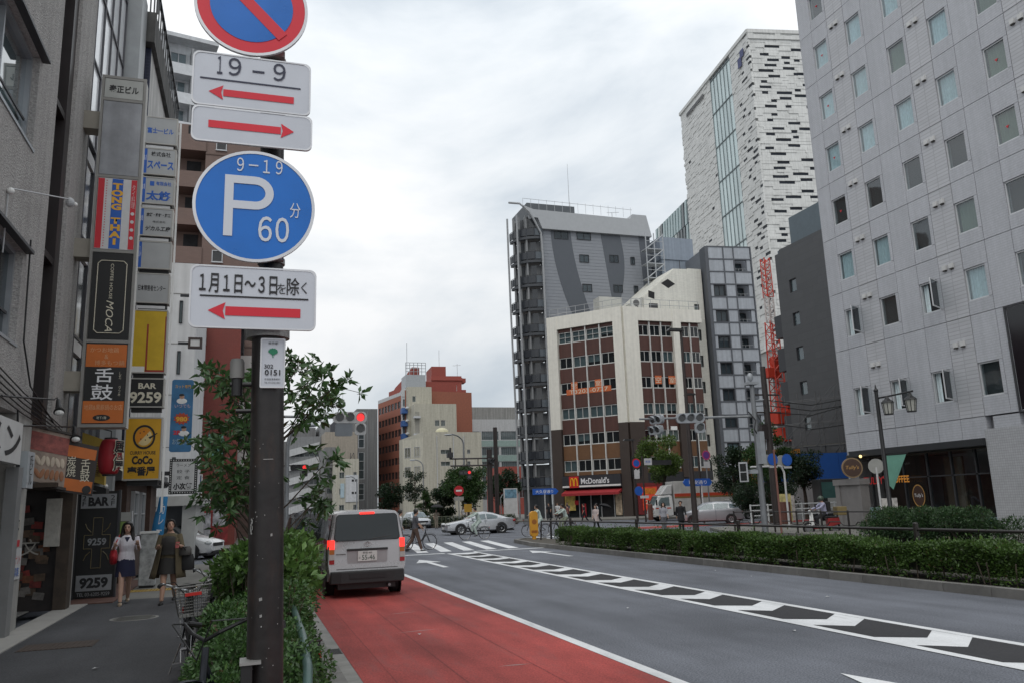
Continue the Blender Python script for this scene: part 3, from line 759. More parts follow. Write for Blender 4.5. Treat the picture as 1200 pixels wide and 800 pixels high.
    tb = MB().box(-.15, .95, -.5, -.29, 4.2, 6.3).o('hours_sign', mat('sign_black', (.012, .012, .012), .5), g); txt('24', .6, .5, tb, (.4, -.505, 4.7), WHITE_INK, bold=.02)
    txt('m', .7, .6, tb, (.4, -.505, 5.7), GO, bold=.05)
    rl = MB(); 
    P = [(.2, -.3), (6.1, -7.05), (15.6, -7.05)]
    for (a, b) in zip(P, P[1:]):
        n = 8
        for i in range(n+1):
            t = i/n; x = a[0]+(b[0]-a[0])*t; y_ = a[1]+(b[1]-a[1])*t+.4; rl.tube([(x, y_, H), (x, y_, H+1.25)], .025, 5)
        for z in (H+.65, H+1.25): rl.tube([(a[0], a[1]+.4, z), (b[0], b[1]+.4, z)], .03, 5)
    rl.o('roof_railing', mat('railing_grey', (.35, .36, .37), .5), r)
    ac = MB(); ac.box(0, 1.1, 0, .45, 0, 1.5); ac.k = 1; ac.tube([(.55, -.02, 1.05), (.55, .02, 1.05)], .38, 18); ac.tube([(.55, -.02, .4), (.55, .02, .4)], .3, 18); ac = ac.mesh('air_conditioner', [mat('ac_white', (.6, .6, .57), .5), mat('ac_grille', (.12, .12, .12), .6)])
    for x in (7.9, 9.1, 11.1, 12.3): link('air_conditioner', ac, r, (x, -5.6, H+.02), (0, 0, random.uniform(-.03, .03)))
    MB().box(4.6, 7.4, -4.2, -2.6, H, H+2.0).o('tank_box', mat('tank_cream', (.5, .5, .46), .6), r)
corner_building()

# ---- curved glass-balcony building
def curved_building():
    r = T('curved_tower', 'grey striped apartment building with stacked curved dark balconies on its left end', 'building', (32, 84.6, 0))
    H = 33.7; GR = mat('metal_grey', (.235, .25, .275), .5, var=.05); DK = mat('metal_dark_grey', (.082, .092, .108), .5, var=.05); LT = mat('metal_pale', (.36, .375, .39), .5, var=.05)
    w = MB(); w.slab([(0, .3), (14.2, .3), (14.2, 16), (7, 16)], 0, H); w.o('wall', GR, r)
    # corrugated skin panels and curving darker bands, each real plates
    nP = 24; zz = [15+ (H-15)*i/22 for i in range(23)]
    def band(name, f0, f1, y0, m):
        mb = MB(); 
        for a, b in zip(zz, zz[1:]):
            mb.prism([(f0(a), a), (f1(a), a), (f1(b), b), (f0(b), b)], y0, .3)
        return mb.o(name, m, r)
    wins = [(1.6, 3.4, 32.3), (4.5, 6.3, 32.4), (4.7, 5.9, 29.6), (8.6, 9.8, 29.8), (4.9, 6.1, 26.0), (8.9, 10.1, 26.1), (11.4, 11.95, 29.7), (11.6, 12.15, 26.1), (4.9, 5.7, 22.4)]
    nb = MB()
    for i in range(int((H-12)/.4)): nb.box(0, 14.2, .285, .31, 12+i*.4, 12.03+i*.4)
    nb.o('seam', mat('seam_grey', (.18, .19, .21), .6), r)
    band('dark_band', lambda z: 1.2+2.9*((H-z)/12)**1.9, lambda z: 3.7+2.7*((H-z)/12)**1.7, .26, DK)
    band('dark_band', lambda z: 7.6+1.5*((H-z)/12), lambda z: 10.1+.5*sin((H-z)/8*pi)-.5*((H-z)/12)**2, .26, DK)
    band('dark_band', lambda z: 12.7+.5*((H-z)/12), lambda z: 14.19, .26, DK)
    for a, b, z in wins: link('window', winmesh(b-a, .95, 2, 1, .05, G_DARK, DKFR, .1), r, (a, .2, z))
    top = MB(); top.loft([[(-1.7, 0, H+2.0), (-1.7, 15, H+2.0), (14.9, 15, H+.9), (14.9, 0, H+.9)], [(-.05, 0, H-1.3), (-.05, 15, H-1.3), (14.3, 15, H-1.4), (14.3, 0, H-1.4)]][::-1])
    top = MB(); top.prism([(0, H-.4), (14.3, H-.4), (13.7, H+2.3), (11.8, H+2.3), (11.5, H+1.7), (-1.0, H+1.9), (-.5, H+.9)], -.15, 2.2); top.prism([(-.5, H+.9), (-1.0, H+1.9), (-2.3, H+2.3), (-1.2, H+.9)], -.15, .3); top.o('roof_skirt', LT, r)
    bx_ = MB(); bx_.box(-1.0, 5.2, 2.2, 8, H+1.8, H+3.6); bx_.o('roof_house', mat('roof_slate', (.085, .095, .105), .6), r)
    for i in range(12): pass
    st = MB(); st.box(7.6, 10.0, 4, 8, H+1.3, H+2.6); st.box(8.5, 10.0, 4, 8, H+2.6, H+3.4); st.o('stair_head', mat('roof_slate', None) if 'roof_slate' not in _mats else _mats['roof_slate'], r)
    an = MB(); an.tube([(5.3, 4, H+3), (5.3, 4, H+10)], [.05, .02], 5); an.tube([(11.6, 5, H+1.5), (11.6, 5, H+4.4)], .04, 5); an.tube([(10.9, 5, H+4.3), (12.6, 5, H+4.5)], .03, 5); an.o('aerial', ALU, r)
    rail = MB()
    for i in range(15): rail.tube([(-2.2+i, .2, H+2), (-2.2+i, .2, H+3.3)], .02, 4)
    rail.tube([(-2.2, .2, H+3.3), (12, .2, H+3.0)], .025, 4); rail.o('roof_railing', ALU, r)
    # balcony stack: rounded floor plates about a centre
    cx, cy, R0 = 0.0, 3.0, 3.05
    def arc(R, n=10, a0=pi*1.0, a1=pi*1.5): return [(cx+R*cos(a0+(a1-a0)*i/n), cy+R*sin(a0+(a1-a0)*i/n)) for i in range(n+1)]
    sl = MB(); sl.slab(arc(R0)+[(cx, cy)], 0, .3); sl = sl.mesh('floor_slab', mat('slab_dark', (.045, .05, .058), .5))
    pb = MB(); A_ = arc(R0-.02, 10); B_ = arc(R0-.1, 10)
    for i in range(10):
        sl_ = (i % 2 == 0)
        pb.k = 1 if i == 9 or i == 8 else 0
        pb.slab([A_[i], A_[i+1], B_[i+1], B_[i]], .42, 1.25)
    pb.k = 2; pb.tube([(x, y_, 1.35) for x, y_ in arc(R0-.05)], .035, 5)
    pb.k = 0
    for i in range(0, 11, 2): pb.box(A_[i][0]-.05, A_[i][0]+.05, A_[i][1]-.05, A_[i][1]+.05, .3, 1.3)
    PBM = [mat('balcony_panel', (.022, .026, .033), .3, spec=.6), mat('balcony_pale_panel', (.08, .095, .11), .3), DKFR]
    pb = pb.mesh('parapet', PBM)
    gw = MB(); C_ = arc(2.35, 6)
    for i in range(6):
        gw.k = i % 2; gw.quad((*C_[i], .3), (*C_[i+1], .3), (*C_[i+1], 2.7), (*C_[i], 2.7))
    gw = gw.mesh('glazing', [mat('balcony_glass', (.025, .028, .033), .12, spec=.8), mat('inner_wall', (.11, .115, .12), .6)])
    c2 = MB()
    for i in (0, 3, 6): c2.box(C_[i][0]-.1, C_[i][0]+.1, C_[i][1]-.1, C_[i][1]+.1, .3, 2.95)
    for i in (2, 4, 6): c2.box(A_[i][0]*.97-.09, A_[i][0]*.97+.09, A_[i][1]+.1, A_[i][1]+.28, .3, 2.95)
    c2 = c2.mesh('post', mat('post_pale', (.22, .225, .23), .5))
    for k in range(11):
        z = 3.3+2.88*k
        link('floor_slab', sl, r, (0, 0, z)); link('glazing', gw, r, (0, 0, z)); link('post', c2, r, (0, 0, z))
        link('parapet', pb, r, (0, 0, z))
    MB().slab(arc(R0-.6)+[(cx, cy)], .1, 3.3).o('shop_front', mat('shop_dark', (.03, .035, .04), .4), r)
    fin = MB()
    def finp(a, Ro): 
        return [(cx+(Ro+.3*sin(min(1, max(0, (z-10)/25))*pi*.5))*cos(a), cy+(Ro+.3*sin(min(1, max(0, (z-10)/25))*pi*.5))*sin(a), z) for z in [0, 5, 10, 15, 20, 25, 30, 35.2]]
    for a in (1.03*pi, 1.2*pi): fin.tube(finp(a, R0+.06), .12, 6)
    a = 1.5*pi; fin.tube([(-.1, -.15, z) for z in (0, 10, 20, 30)]+[(-.2, -.15, H-1), (-1.0, -.15, H+.6), (-1.6, -.15, H+1.6), (-2.6, .2, H+2.6), (-3.6, 1.2, H+3.0)], .13, 6)
    fin.o('fin', mat('fin_grey', (.30, .31, .32), .5), r)
    q = MB().box(-3.0, -1.4, -1.2, -1.1, 2.0, 2.8)
    ys = T('shop_poster', 'yellow shop poster on the curved building at street level', 'poster', (33.1, 83.3, 0)); MB().box(-.9, .9, -.05, .05, .9, 3.1).o('sheet', mat('poster_yellow', (.55, .42, .12), .6, var=.5, scale=3), ys, rot=(0, 0, -.7))
_ = mat('roof_slate', (.085, .095, .105), .6)
curved_building()

# ---- white tiled building beside the corner building
def white_building():
    WT = tiles('cream_tile', (.74, .73, .66), .78, .3, .1, off=.5, rough=.5, var=.05, streak=.08)
    r = T('cream_tiled_building', 'narrow cream tiled building with sloped top and one column of small windows', 'building', (41.4, 78.4, 0))
    prof = [(0, 22), (7.6, 22), (7.6, 27.6), (4.1, 27.5), (0, 24.0)]
    mb = MB(); mb.prism(prof, .3, 12); mb.box(6.0, 7.6, .3, 12, 0, 22)
    zs = [0]; hs = [(1.4+2.95*k, 2.7+2.95*k) for k in range(8)]
    m2 = MB()
    for a, b in hs: zs += [a, b]
    zs.append(25.6)
    m2 = mb; us = [5.85, 6.35, 7.0, 7.6]
    cells(m2, us, zs, lambda i, j: i == 1 and j % 2 == 1, .296)
    m2.prism([(0, 22), (5.85, 22), (5.85, 27.4), (4.1, 27.4), (0, 23.9)], 0, .296); m2.box(5.85, 7.6, 0, .296, 25.6, 27.55)
    m2.o('wall', WT, r)
    for a, b in hs: link('window', winmesh(.65, 1.3, 1, 2, .06, G_DARK, DKFR, .1, .05), r, (6.35, .1, a))
    dm = MB().prism([(-.9, 0), (0, -.55), (.9, 0), (0, .55)], -.01, .02).mesh('diamond_opening', INSIDE)
    link('diamond_opening', dm, r, (3.2, -.0, 25.6)); link('diamond_opening', dm, r, (1.0, -.0, 24.2), (0, -.6, 0), (.55, 1, 1.1))
    MB().box(.6, 1.7, -.02, .05, 22.2, 23.2).o('window', G_DARK and [DKFR], r)
white_building()

# ---- blue grey panel building
def grid_building():
    r = T('panel_building', 'tall narrow blue-grey panelled building with recessed balconies on right column', 'building', (49.3, 77.4, 0), radians(-8))
    W, H = 5.4, 30; PB = mat('bluegrey_panel', (.36, .385, .42), .5, var=.09, streak=.12); FR = mat('grid_frame', (.085, .092, .105), .55)
    core = MB(); core.box(0, W, 1.4, 14, 0, H); core.box(0, 3.4, .3, 1.4, 0, H); core.o('core', mat('grid_core', (.17, .185, .21), .6), r)
    xs = [.12, 2.0, 3.25, W-.05]; rows = []; z = H; 
    rh = 1.49; n = 20
    fm = MB(); fm.box(-.25, .1, -.12, 1.4, 0, H)
    for x in (2.0, 3.25, W): fm.box(x-.07, x+.07, -.06, .3, 0, H)
    for j in range(n+1): fm.box(0, W+.07, -.05, .3, H-j*rh-.07, H-j*rh+.07)
    fm.o('frame', FR, r)
    pc = {}
    def P(w, h): 
        k = (round(w, 2), round(h, 2))
        if k not in pc: pc[k] = MB().box(0, w, 0, .28, 0, h).mesh('panel', PB)
        return pc[k]
    rg = random.Random(5)
    sl = MB().box(3.32, W-.08, .35, 1.38, 0, .1).mesh('balcony_floor', FR)
    dr = winmesh(1.1, 1.3, 1, 1, .06, G_DARK, DKFR, .1)
    rl = MB()
    for x in (3.4, 3.9, 4.4, 4.9, 5.25): rl.tube([(x, .3, 0), (x, .3, .35)], .02, 4)
    rl.tube([(3.35, .3, .35), (5.3, .3, .35)], .025, 4); rl = rl.mesh('balcony_rail', ALU)
    for j in range(n):
        zt = H-j*rh-.07; zb = zt-rh+.14
        wr = j % 2 == 1
        if not wr:
            for a, b in zip(xs, xs[1:]): link('panel', P(b-a-.14, zt-zb), r, (a+.07, 0, zb))
        else:
            link('panel', P(xs[2]-xs[1]-.14, zt-zb), r, (xs[1]+.07, 0, zb))
            if j == 1: link('panel', P(xs[1]-xs[0]-.14, zt-zb), r, (xs[0]+.07, 0, zb))
            else:
                link('panel', P(.32, zt-zb), r, (xs[0]+.07, 0, zb)); w_ = link('window', winmesh(1.3, 1.25, 2, 1, .06, G_DARK, DKFR, .12), r, (xs[0]+.45, .05, zb+.05))
                if rg.random() < .6: link('blind', curtain_mesh(1.2, 1.15, CURT, 9), w_, (.05, .15, .05))
            link('balcony_floor', sl, r, (0, 0, zb-.05)); link('window', dr, r, (3.7, 1.3, zb)); link('balcony_rail', rl, r, (0, 0, zb)); link('panel', P(.45, zt-zb), r, (xs[3]-.52, .02, zb))
    # stepped roof volumes on the left side
    g2 = T('blue_grey_annex', 'blue-grey roof block with curved side stair behind the cream building', 'building', (46.9, 83.6, 0))
    mb = MB(); mb.box(0, 4.6, 0, 9, 0, 30.2); mb.box(-.15, 4.4, -.15, 9.15, 30.2, 33.0); mb.o('wall', mat('annex_blue', (.235, .275, .33), .55, var=.08, streak=.15), g2)
    sm = MB(); sm.box(0, 4.6, -.03, -.002, 27.3, 27.45); sm.box(2.4, 2.5, -.03, -.002, 10, 30.5); sm.o('seam', FR, g2)
    e = MB()
    for k in range(6):
        z = 22.0+k*1.8; e.box(-2.6, -.3, -1.2, .2, z, z+.1); e.tube([(-2.6, -1.2, z+1), (-.3, -1.2, z+1)], .04, 4); e.tube([(-2.6, -1.2, z), (-.3, -1.2, z+1.8)], .07, 4)
    for x in (-2.6, -1.5, -.3): e.tube([(x, -1.2, 0), (x, -1.2, 33)], .07, 5)
    e.o('fire_stair', mat('stair_steel', (.38, .40, .42), .5), g2)
    pg = T('glass_office', 'distant office block with angled bright glass panels, left of the white tower', 'building', (112.94, 204.1, 0), radians(-98.5))
    mb = MB(); mb.box(0, 34, .3, 20, 0, 80); mb.o('core', mat('office_core', (.14, .16, .17), .5), pg)
    rg = random.Random(8)
    cm = [mat('panel_glass_a', (.30, .40, .41), .2, var=.15), mat('panel_glass_b', (.05, .07, .08), .15, var=.15), mat('panel_glass_c', (.45, .50, .49), .3, var=.1)]
    ms = [MB().prism([(0.05, .05), (1.5, .05), (2.1, 6.6), (.8, 6.6)], 0, .28).mesh('glass_panel', m) for m in cm]
    for j in range(7):
        for i in range(16): link('glass_panel', rg.choice([ms[0], ms[0], ms[2], ms[1]]), pg, (i*2.1, 0, 80-(j+1)*6.8), (0, 0, 0))
grid_building()
# ------------------------------------------------------------------ distant blocks up the street
def W(nx=2, nz=1, glass=None, frame=None, fr=.06):
    return lambda w, h: winmesh(round(w, 2), round(h, 2), nx, nz, fr, glass or G_DARK, frame or ALU, .1)
def rows(z0, step, h, n): return [(z0+step*k, z0+step*k+h) for k in range(n)]
def colsw(x0, step, w, n): return [(x0+step*k, x0+step*k+w) for k in range(n)]
def far_blocks():
    S = radians(-15)
    grey = mat('far_grey_wall', (.20, .205, .21), .75, streak=.2); tan = mat('far_tan_wall', (.30, .265, .22), .8, streak=.15); crm = mat('far_cream_wall', (.44, .42, .35), .8, streak=.18)
    whi = mat('far_white_wall', (.46, .47, .48), .7, streak=.12); brick = mat('far_orange_brick', (.27, .095, .06), .8); redw = mat('far_red_wall', (.27, .06, .045), .75); con = mat('far_concrete', (.165, .165, .165), .8, streak=.25)
    green = mat('green_glass_band', (.27, .36, .34), .25, var=.1)
    # left cluster
    b = block('office_block', 'far pale office block with slanted white ribbon floors left of signal', 8.35, 190, radians(-4), 7.3, 30, 18, grey, colsw(.4, 7, 6.4, 1), rows(1.5, 3.1, 1.2, 5), W(6))
    rb = MB().prism([(0, 0), (6.6, 1.7), (6.6, 3.2), (0, 1.5)], -.6, 0).mesh('ribbon', whi)
    for k in range(5): link('ribbon', rb, b, (.3, 0, 1.2+k*3.2))
    MB().box(.5, 6, 5, 15, 18, 21).o('roof_house', con, b)
    b = block('balcony_block', 'narrow far block with a stack of round white balconies', 15.5, 191, 0, 2.2, 20, 21, grey, colsw(.5, 1, 1.1, 1), rows(1.5, 3, 1.6, 6), W(1))
    bm = MB().slab([(1.1+1.4*cos(t), 0+1.0*sin(t)) for t in [pi+pi*i/8 for i in range(9)]], 0, 1.0).mesh('balcony', whi)
    for k in range(6): link('balcony', bm, b, (0, 0, 1+3*k))
    b = block('dark_roofed_block', 'far dark block with sloping glass roof behind the tan building', 17.1, 240, 0, 13.2, 30, 21.5, con, colsw(.8, 2, 1.4, 6), rows(2, 3.2, 1.5, 6), W(1))
    MB().prism([(0, 21.8), (13.2, 21.8), (11.5, 27), (6.5, 27.5)], 0, 25).o('roof', mat('slate_roof', (.06, .065, .075), .5), b)
    aer = MB()
    for x in (3, 6.2, 9): aer.tube([(x, 3, 24), (x, 3, 36)], [.09, .04], 4)
    aer.o('aerial', ALU, b)
    b = block('tan_building', 'blank tan walled building with lattice mast on its roof', 15.6, 180, 0, 7, 20, 18.1, tan)
    ms = MB()
    for i in range(4):
        for s in (-1, 1): ms.tube([(5.8+s*(.9-.15*i), -.6, 8+i*1.5), (5.8+s*(.75-.15*i), -.6, 9.5+i*1.5)], .06, 4)
        ms.tube([(5.8-.9+.15*i, -.6, 8+i*1.5), (5.8+.75-.15*i, -.6, 9.5+i*1.5)], .05, 4)
    ms.o('lattice_mast', DKFR, b)
    b = block('cream_house', 'small cream block with white front patch under the tan building', 14.9, 150, 0, 4.2, 14, 10.4, crm, [(.7, 1.6), (3.2, 3.8)], rows(1.6, 2.9, 1.1, 3), W(2))
    MB().box(1.8, 4.1, -.12, -.01, 3.2, 8.0).o('white_front', whi, b); MB().box(.9, 1.6, -.1, -.01, 4, 6.5).o('wall_sign', mat('pale_blue_poster', (.35, .45, .5), .6), b)
    d4 = MB().box(0, .4, -.14, -.121, 0, .4).mesh('opening', INSIDE)
    for x in (2.9, 3.5):
        for z in (4.6, 6.8): link('opening', d4, b, (x, 0, z))
    b = block('old_balcony_flats', 'dark weathered flats with cluttered balconies beside small cream block', 13.6, 156, 0, 1.9, 14, 13, con, [(.3, 1.6)], rows(1.5, 2.8, 1.6, 4), W(1))
    bm = MB().box(.1, 1.8, -.8, 0, 0, .9).mesh('balcony', con)
    for k in range(4): link('balcony', bm, b, (0, 0, 1.2+k*2.8))
    b = block('concrete_slab_block', 'grey concrete slab block with a tall strip window', 24.9, 200, 0, 5.1, 20, 25.6, con, [(.4, 1.9)], [(4, 8), (9, 15.5), (16.5, 23)], W(1, 3, fr=.15))
    MB().box(2.5, 2.7, -.1, 0, 2, 25.5).o('pipe', grey, b)
    # orange brick banded
    a = radians(-80)
    b = block('orange_brick_block', 'orange brick apartment block banded with dark window rows', 32.4, 215, a, 20.5, 18, 29.6, brick, colsw(.6, 2.45, 2.0, 8), rows(2.0, 3.45, 1.7, 8), W(2, 1, frame=DKFR))
    MB().box(0, 20, 3, 14, 30.1, 32.5).o('roof_house', redw, b); MB().prism([(2, 30), (20, 30), (20, 36), (14, 34), (8, 32.6)], 2, 4).o('roof_slope', redw, b)
    MB().box(.0, 20.4, -.02, 0, 29.2, 30.08).o('cornice', whi, b)
    b = block('white_panel_block', 'white panel block with strip windows beside orange brick block', 35.2, 195, radians(-6), 3.0, 14, 30, whi, [(.2, .75)], rows(3, 3.3, 1.8, 8), W(1))
    jn = MB()
    for k in range(9): jn.box(0, 3, -.02, 0, 2+k*3.3, 2.1+k*3.3)
    jn.o('joint', con, b)
    b = block('blue_balcony_block', 'cream tower with blue side balconies and steel roof frame', 36.2, 193, 0, 6.0, 16, 30.2, crm, [(1.2, 2.0)], rows(24, 3, 1.4, 2), W(1))
    bl = mat('balcony_blue', (.03, .09, .26), .5); bm = MB().box(-1.4, -.01, -.4, 2, 0, 1.3).mesh('balcony', bl); ls = MB().ell((-.2, -.8, 1.2), (.5, .4, .35), 10, 6).mesh('lamp', whi)
    for k in range(8): link('balcony', bm, b, (0, 0, 2.5+3.1*k)); link('lamp', ls, b, (0, 0, 2.5+3.1*k))
    sf = MB(); sf.box(0, 5, 2, 8, 30.6, 34)
    for i in range(6): sf.tube([(i, 2, 34), (i, 2, 37)], .08, 4)
    for z in (34.8, 35.6, 36.4, 37): sf.tube([(0, 2, z), (5, 2, z)], .07, 4)
    sf.tube([(.3, 2, 34), (.3, 2, 42)], .06, 4); sf.o('roof_frame', mat('steel_frame', (.33, .35, .37), .5), b)
    b = block('cream_stepped_block', 'stepped cream block with few small windows, above lower cream building', 36.9, 188, 0, 10.2, 16, 25.4, crm, [(4.9, 6.0), (6.4, 7.4)], [(10, 11.2), (15.5, 16.7), (20.6, 22)], W(2))
    bm = MB().box(-.3, 1.3, -.9, 0, 0, .5).mesh('balcony', whi)
    for k in range(5): link('balcony', bm, b, (0, 0, 6+4.1*k))
    MB().box(.1, 1.2, -.02, .0, 3, 24).o('recess_shade', mat('shade_wall', (.26, .25, .22), .8), b)  # flat sheet; shade behind the balconies is put into its darker cream
    b = block('cream_low_building', 'low cream building with faceted corner behind the street trees', 30.6, 148, radians(4), 11.5, 18, 15, crm, [(3.4, 5.2), (8.6, 9.2)], [(4.6, 6.4), (9.2, 10.0), (11.4, 12.2)], W(2))
    sd_ = link('left_face', None, b, (-2.6, 5, 0), (0, 0, radians(-62)))
    MB().box(0, 5.6, 0, .3, 0, 14.4).o('wall', crm, b, (-2.6, 5, 0), (0, 0, radians(-62)))
    wm_ = winmesh(1.6, 1.9, 2, 1, .07, G_DARK, ALU, .1)
    for z in (3.4, 7.4, 11):
        for x in (.6, 3.2): link('window', wm_, sd_, (x, -.06, z))
    pp = MB()
    for x in (2.6, 5.8, 7.9): pp.box(x, x+.12, -.12, 0, 0, 14.8)
    pp.o('drain_pipe', whi, b); MB().ell((4.6, 3, 15.7), (1.3, 1.3, .9), 12, 8).o('roof_tank', mat('tank_yellow', (.5, .47, .32), .5), b)
    # red apartments
    b = block('red_apartments', 'red apartment tower with white framed windows and side balconies', 49.2, 225, radians(-3), 8.8, 16, 38.2, redw, [(5.0, 7.4)], rows(4.2, 3.35, 1.7, 10), W(2, 2, frame=WHITEP))
    MB().box(.4, 4.6, 2, 12, 38.7, 41.8).o('roof_house', redw, b); MB().box(-1.3, -.01, 1, 6, 0, 37).o('stair_tower', mat('red_shade', (.2, .05, .04), .8), b)
    bm = MB().box(8.81, 10.1, .2, 4, 0, 1.2).mesh('balcony', redw)
    for k in range(11): link('balcony', bm, b, (0, 0, 3.4+3.35*k))
    MB().box(-.2, 9.0, -.35, 0, 37.4, 38.2).o('cornice', redw, b)
    ae = MB(); ae.tube([(3, 4, 41), (3, 4, 47)], .06, 4); ae.tube([(8.4, 4, 38), (8.4, 4, 43)], .06, 4); ae.tube([(7, 4, 42.4), (9.4, 4, 42.6)], .05, 4); ae.o('aerial', ALU, b)
    # green glass office
    b = block('green_glass_office', 'wide low office with pale green glass bands and rows of windows', 55.1, 215, 0, 17, 24, 24.6, whi, colsw(.3, 5.5, 4.9, 3), [(3.2, 5.4), (7.2, 9.4), (11.2, 13.4), (15.2, 17.4), (19.4, 21.8)], W(8))
    gb = MB().box(0, 17, -.12, -.01, 0, 1.7).mesh('glass_band', green)
    for z in (5.5, 9.5, 13.5, 17.55): link('glass_band', gb, b, (0, 0, z))
    MB().box(.2, 17, 1, 14, 25.1, 28.6).o('roof_screen', mat('screen_grey', (.28, .28, .27), .8, streak=.3), b)
    lm = MB()
    for i in range(4):
        for s, q in ((-1, 1), (1, -1)): lm.tube([(-1.5+s*.9, -1, 18+2*i), (-1.5+q*.9, -1, 20+2*i)], .1, 4)
    for s in (-1, 1): lm.tube([(-1.5+s*.9, -1, 10), (-1.5+s*.9, -1, 26.5)], .12, 4)
    lm.o('lattice_mast', mat('mast_pink', (.45, .36, .34), .6), b)
    b = block('red_shop', 'small red brick shop half hidden by the street trees', 39.2, 128, 0, 5.4, 8, 7.4, redw, [(.8, 1.9), (3.2, 4.3)], [(2.8, 4.4)], W(2))
    block('distant_flats', 'distant grey flats seen past the sign post and tree branches', -6, 215, 0, 15, 20, 19, con, colsw(.8, 2.4, 1.6, 6), rows(2, 3.1, 1.5, 5), W(2))
    # plain neighbours that close the street views beyond the frame
    block('grey_side_block', 'plain grey block closing the view beside the hotel lot', 63, 75, radians(-8), 16, 14, 17, con, colsw(1, 3, 1.8, 5), rows(2, 3.2, 1.6, 4), W(2))
    block('brown_side_block', 'low brown block further along the far street', 76, 150, 0, 20, 18, 24, tan, colsw(1, 3, 1.8, 6), rows(2, 3.2, 1.6, 6), W(2))
far_blocks()

# ------------------------------------------------------------------ left side of the street
def stucco():
    m = mat('rough_stucco', (.43, .415, .40), .9, var=.10, scale=1.2, streak=.12); t = m.node_tree; n = t.nodes; l = t.links; b = n['Principled BSDF']
    tc = n.new('ShaderNodeTexCoord'); vo = n.new('ShaderNodeTexNoise'); vo.inputs['Scale'].default_value = 24; vo.inputs['Detail'].default_value = 3; vo.inputs['Roughness'].default_value = .6
    mp = n.new('ShaderNodeMapping'); mp.inputs['Rotation'].default_value = (.3, .5, .6); mp.inputs['Scale'].default_value = (1, 1, 1.6)
    l.new(tc.outputs['Object'], mp.inputs[0]); l.new(mp.outputs[0], vo.inputs['Vector'])
    bp = n.new('ShaderNodeBump'); bp.inputs['Strength'].default_value = 1; bp.inputs['Distance'].default_value = .03; l.new(vo.outputs[0], bp.inputs['Height']); l.new(bp.outputs[0], b.inputs['Normal'])
    src = b.inputs['Base Color'].links[0].from_socket
    mr = n.new('ShaderNodeMapRange'); mr.inputs[1].default_value = .35; mr.inputs[2].default_value = .65; mr.inputs[3].default_value = .72; mr.inputs[4].default_value = 1.12; l.new(vo.outputs[0], mr.inputs[0])
    vm = n.new('ShaderNodeVectorMath'); vm.operation = 'SCALE'; l.new(src, vm.inputs[0]); l.new(mr.outputs[0], vm.inputs['Scale']); l.new(vm.outputs[0], b.inputs['Base Color'])
    return m
ST = stucco()
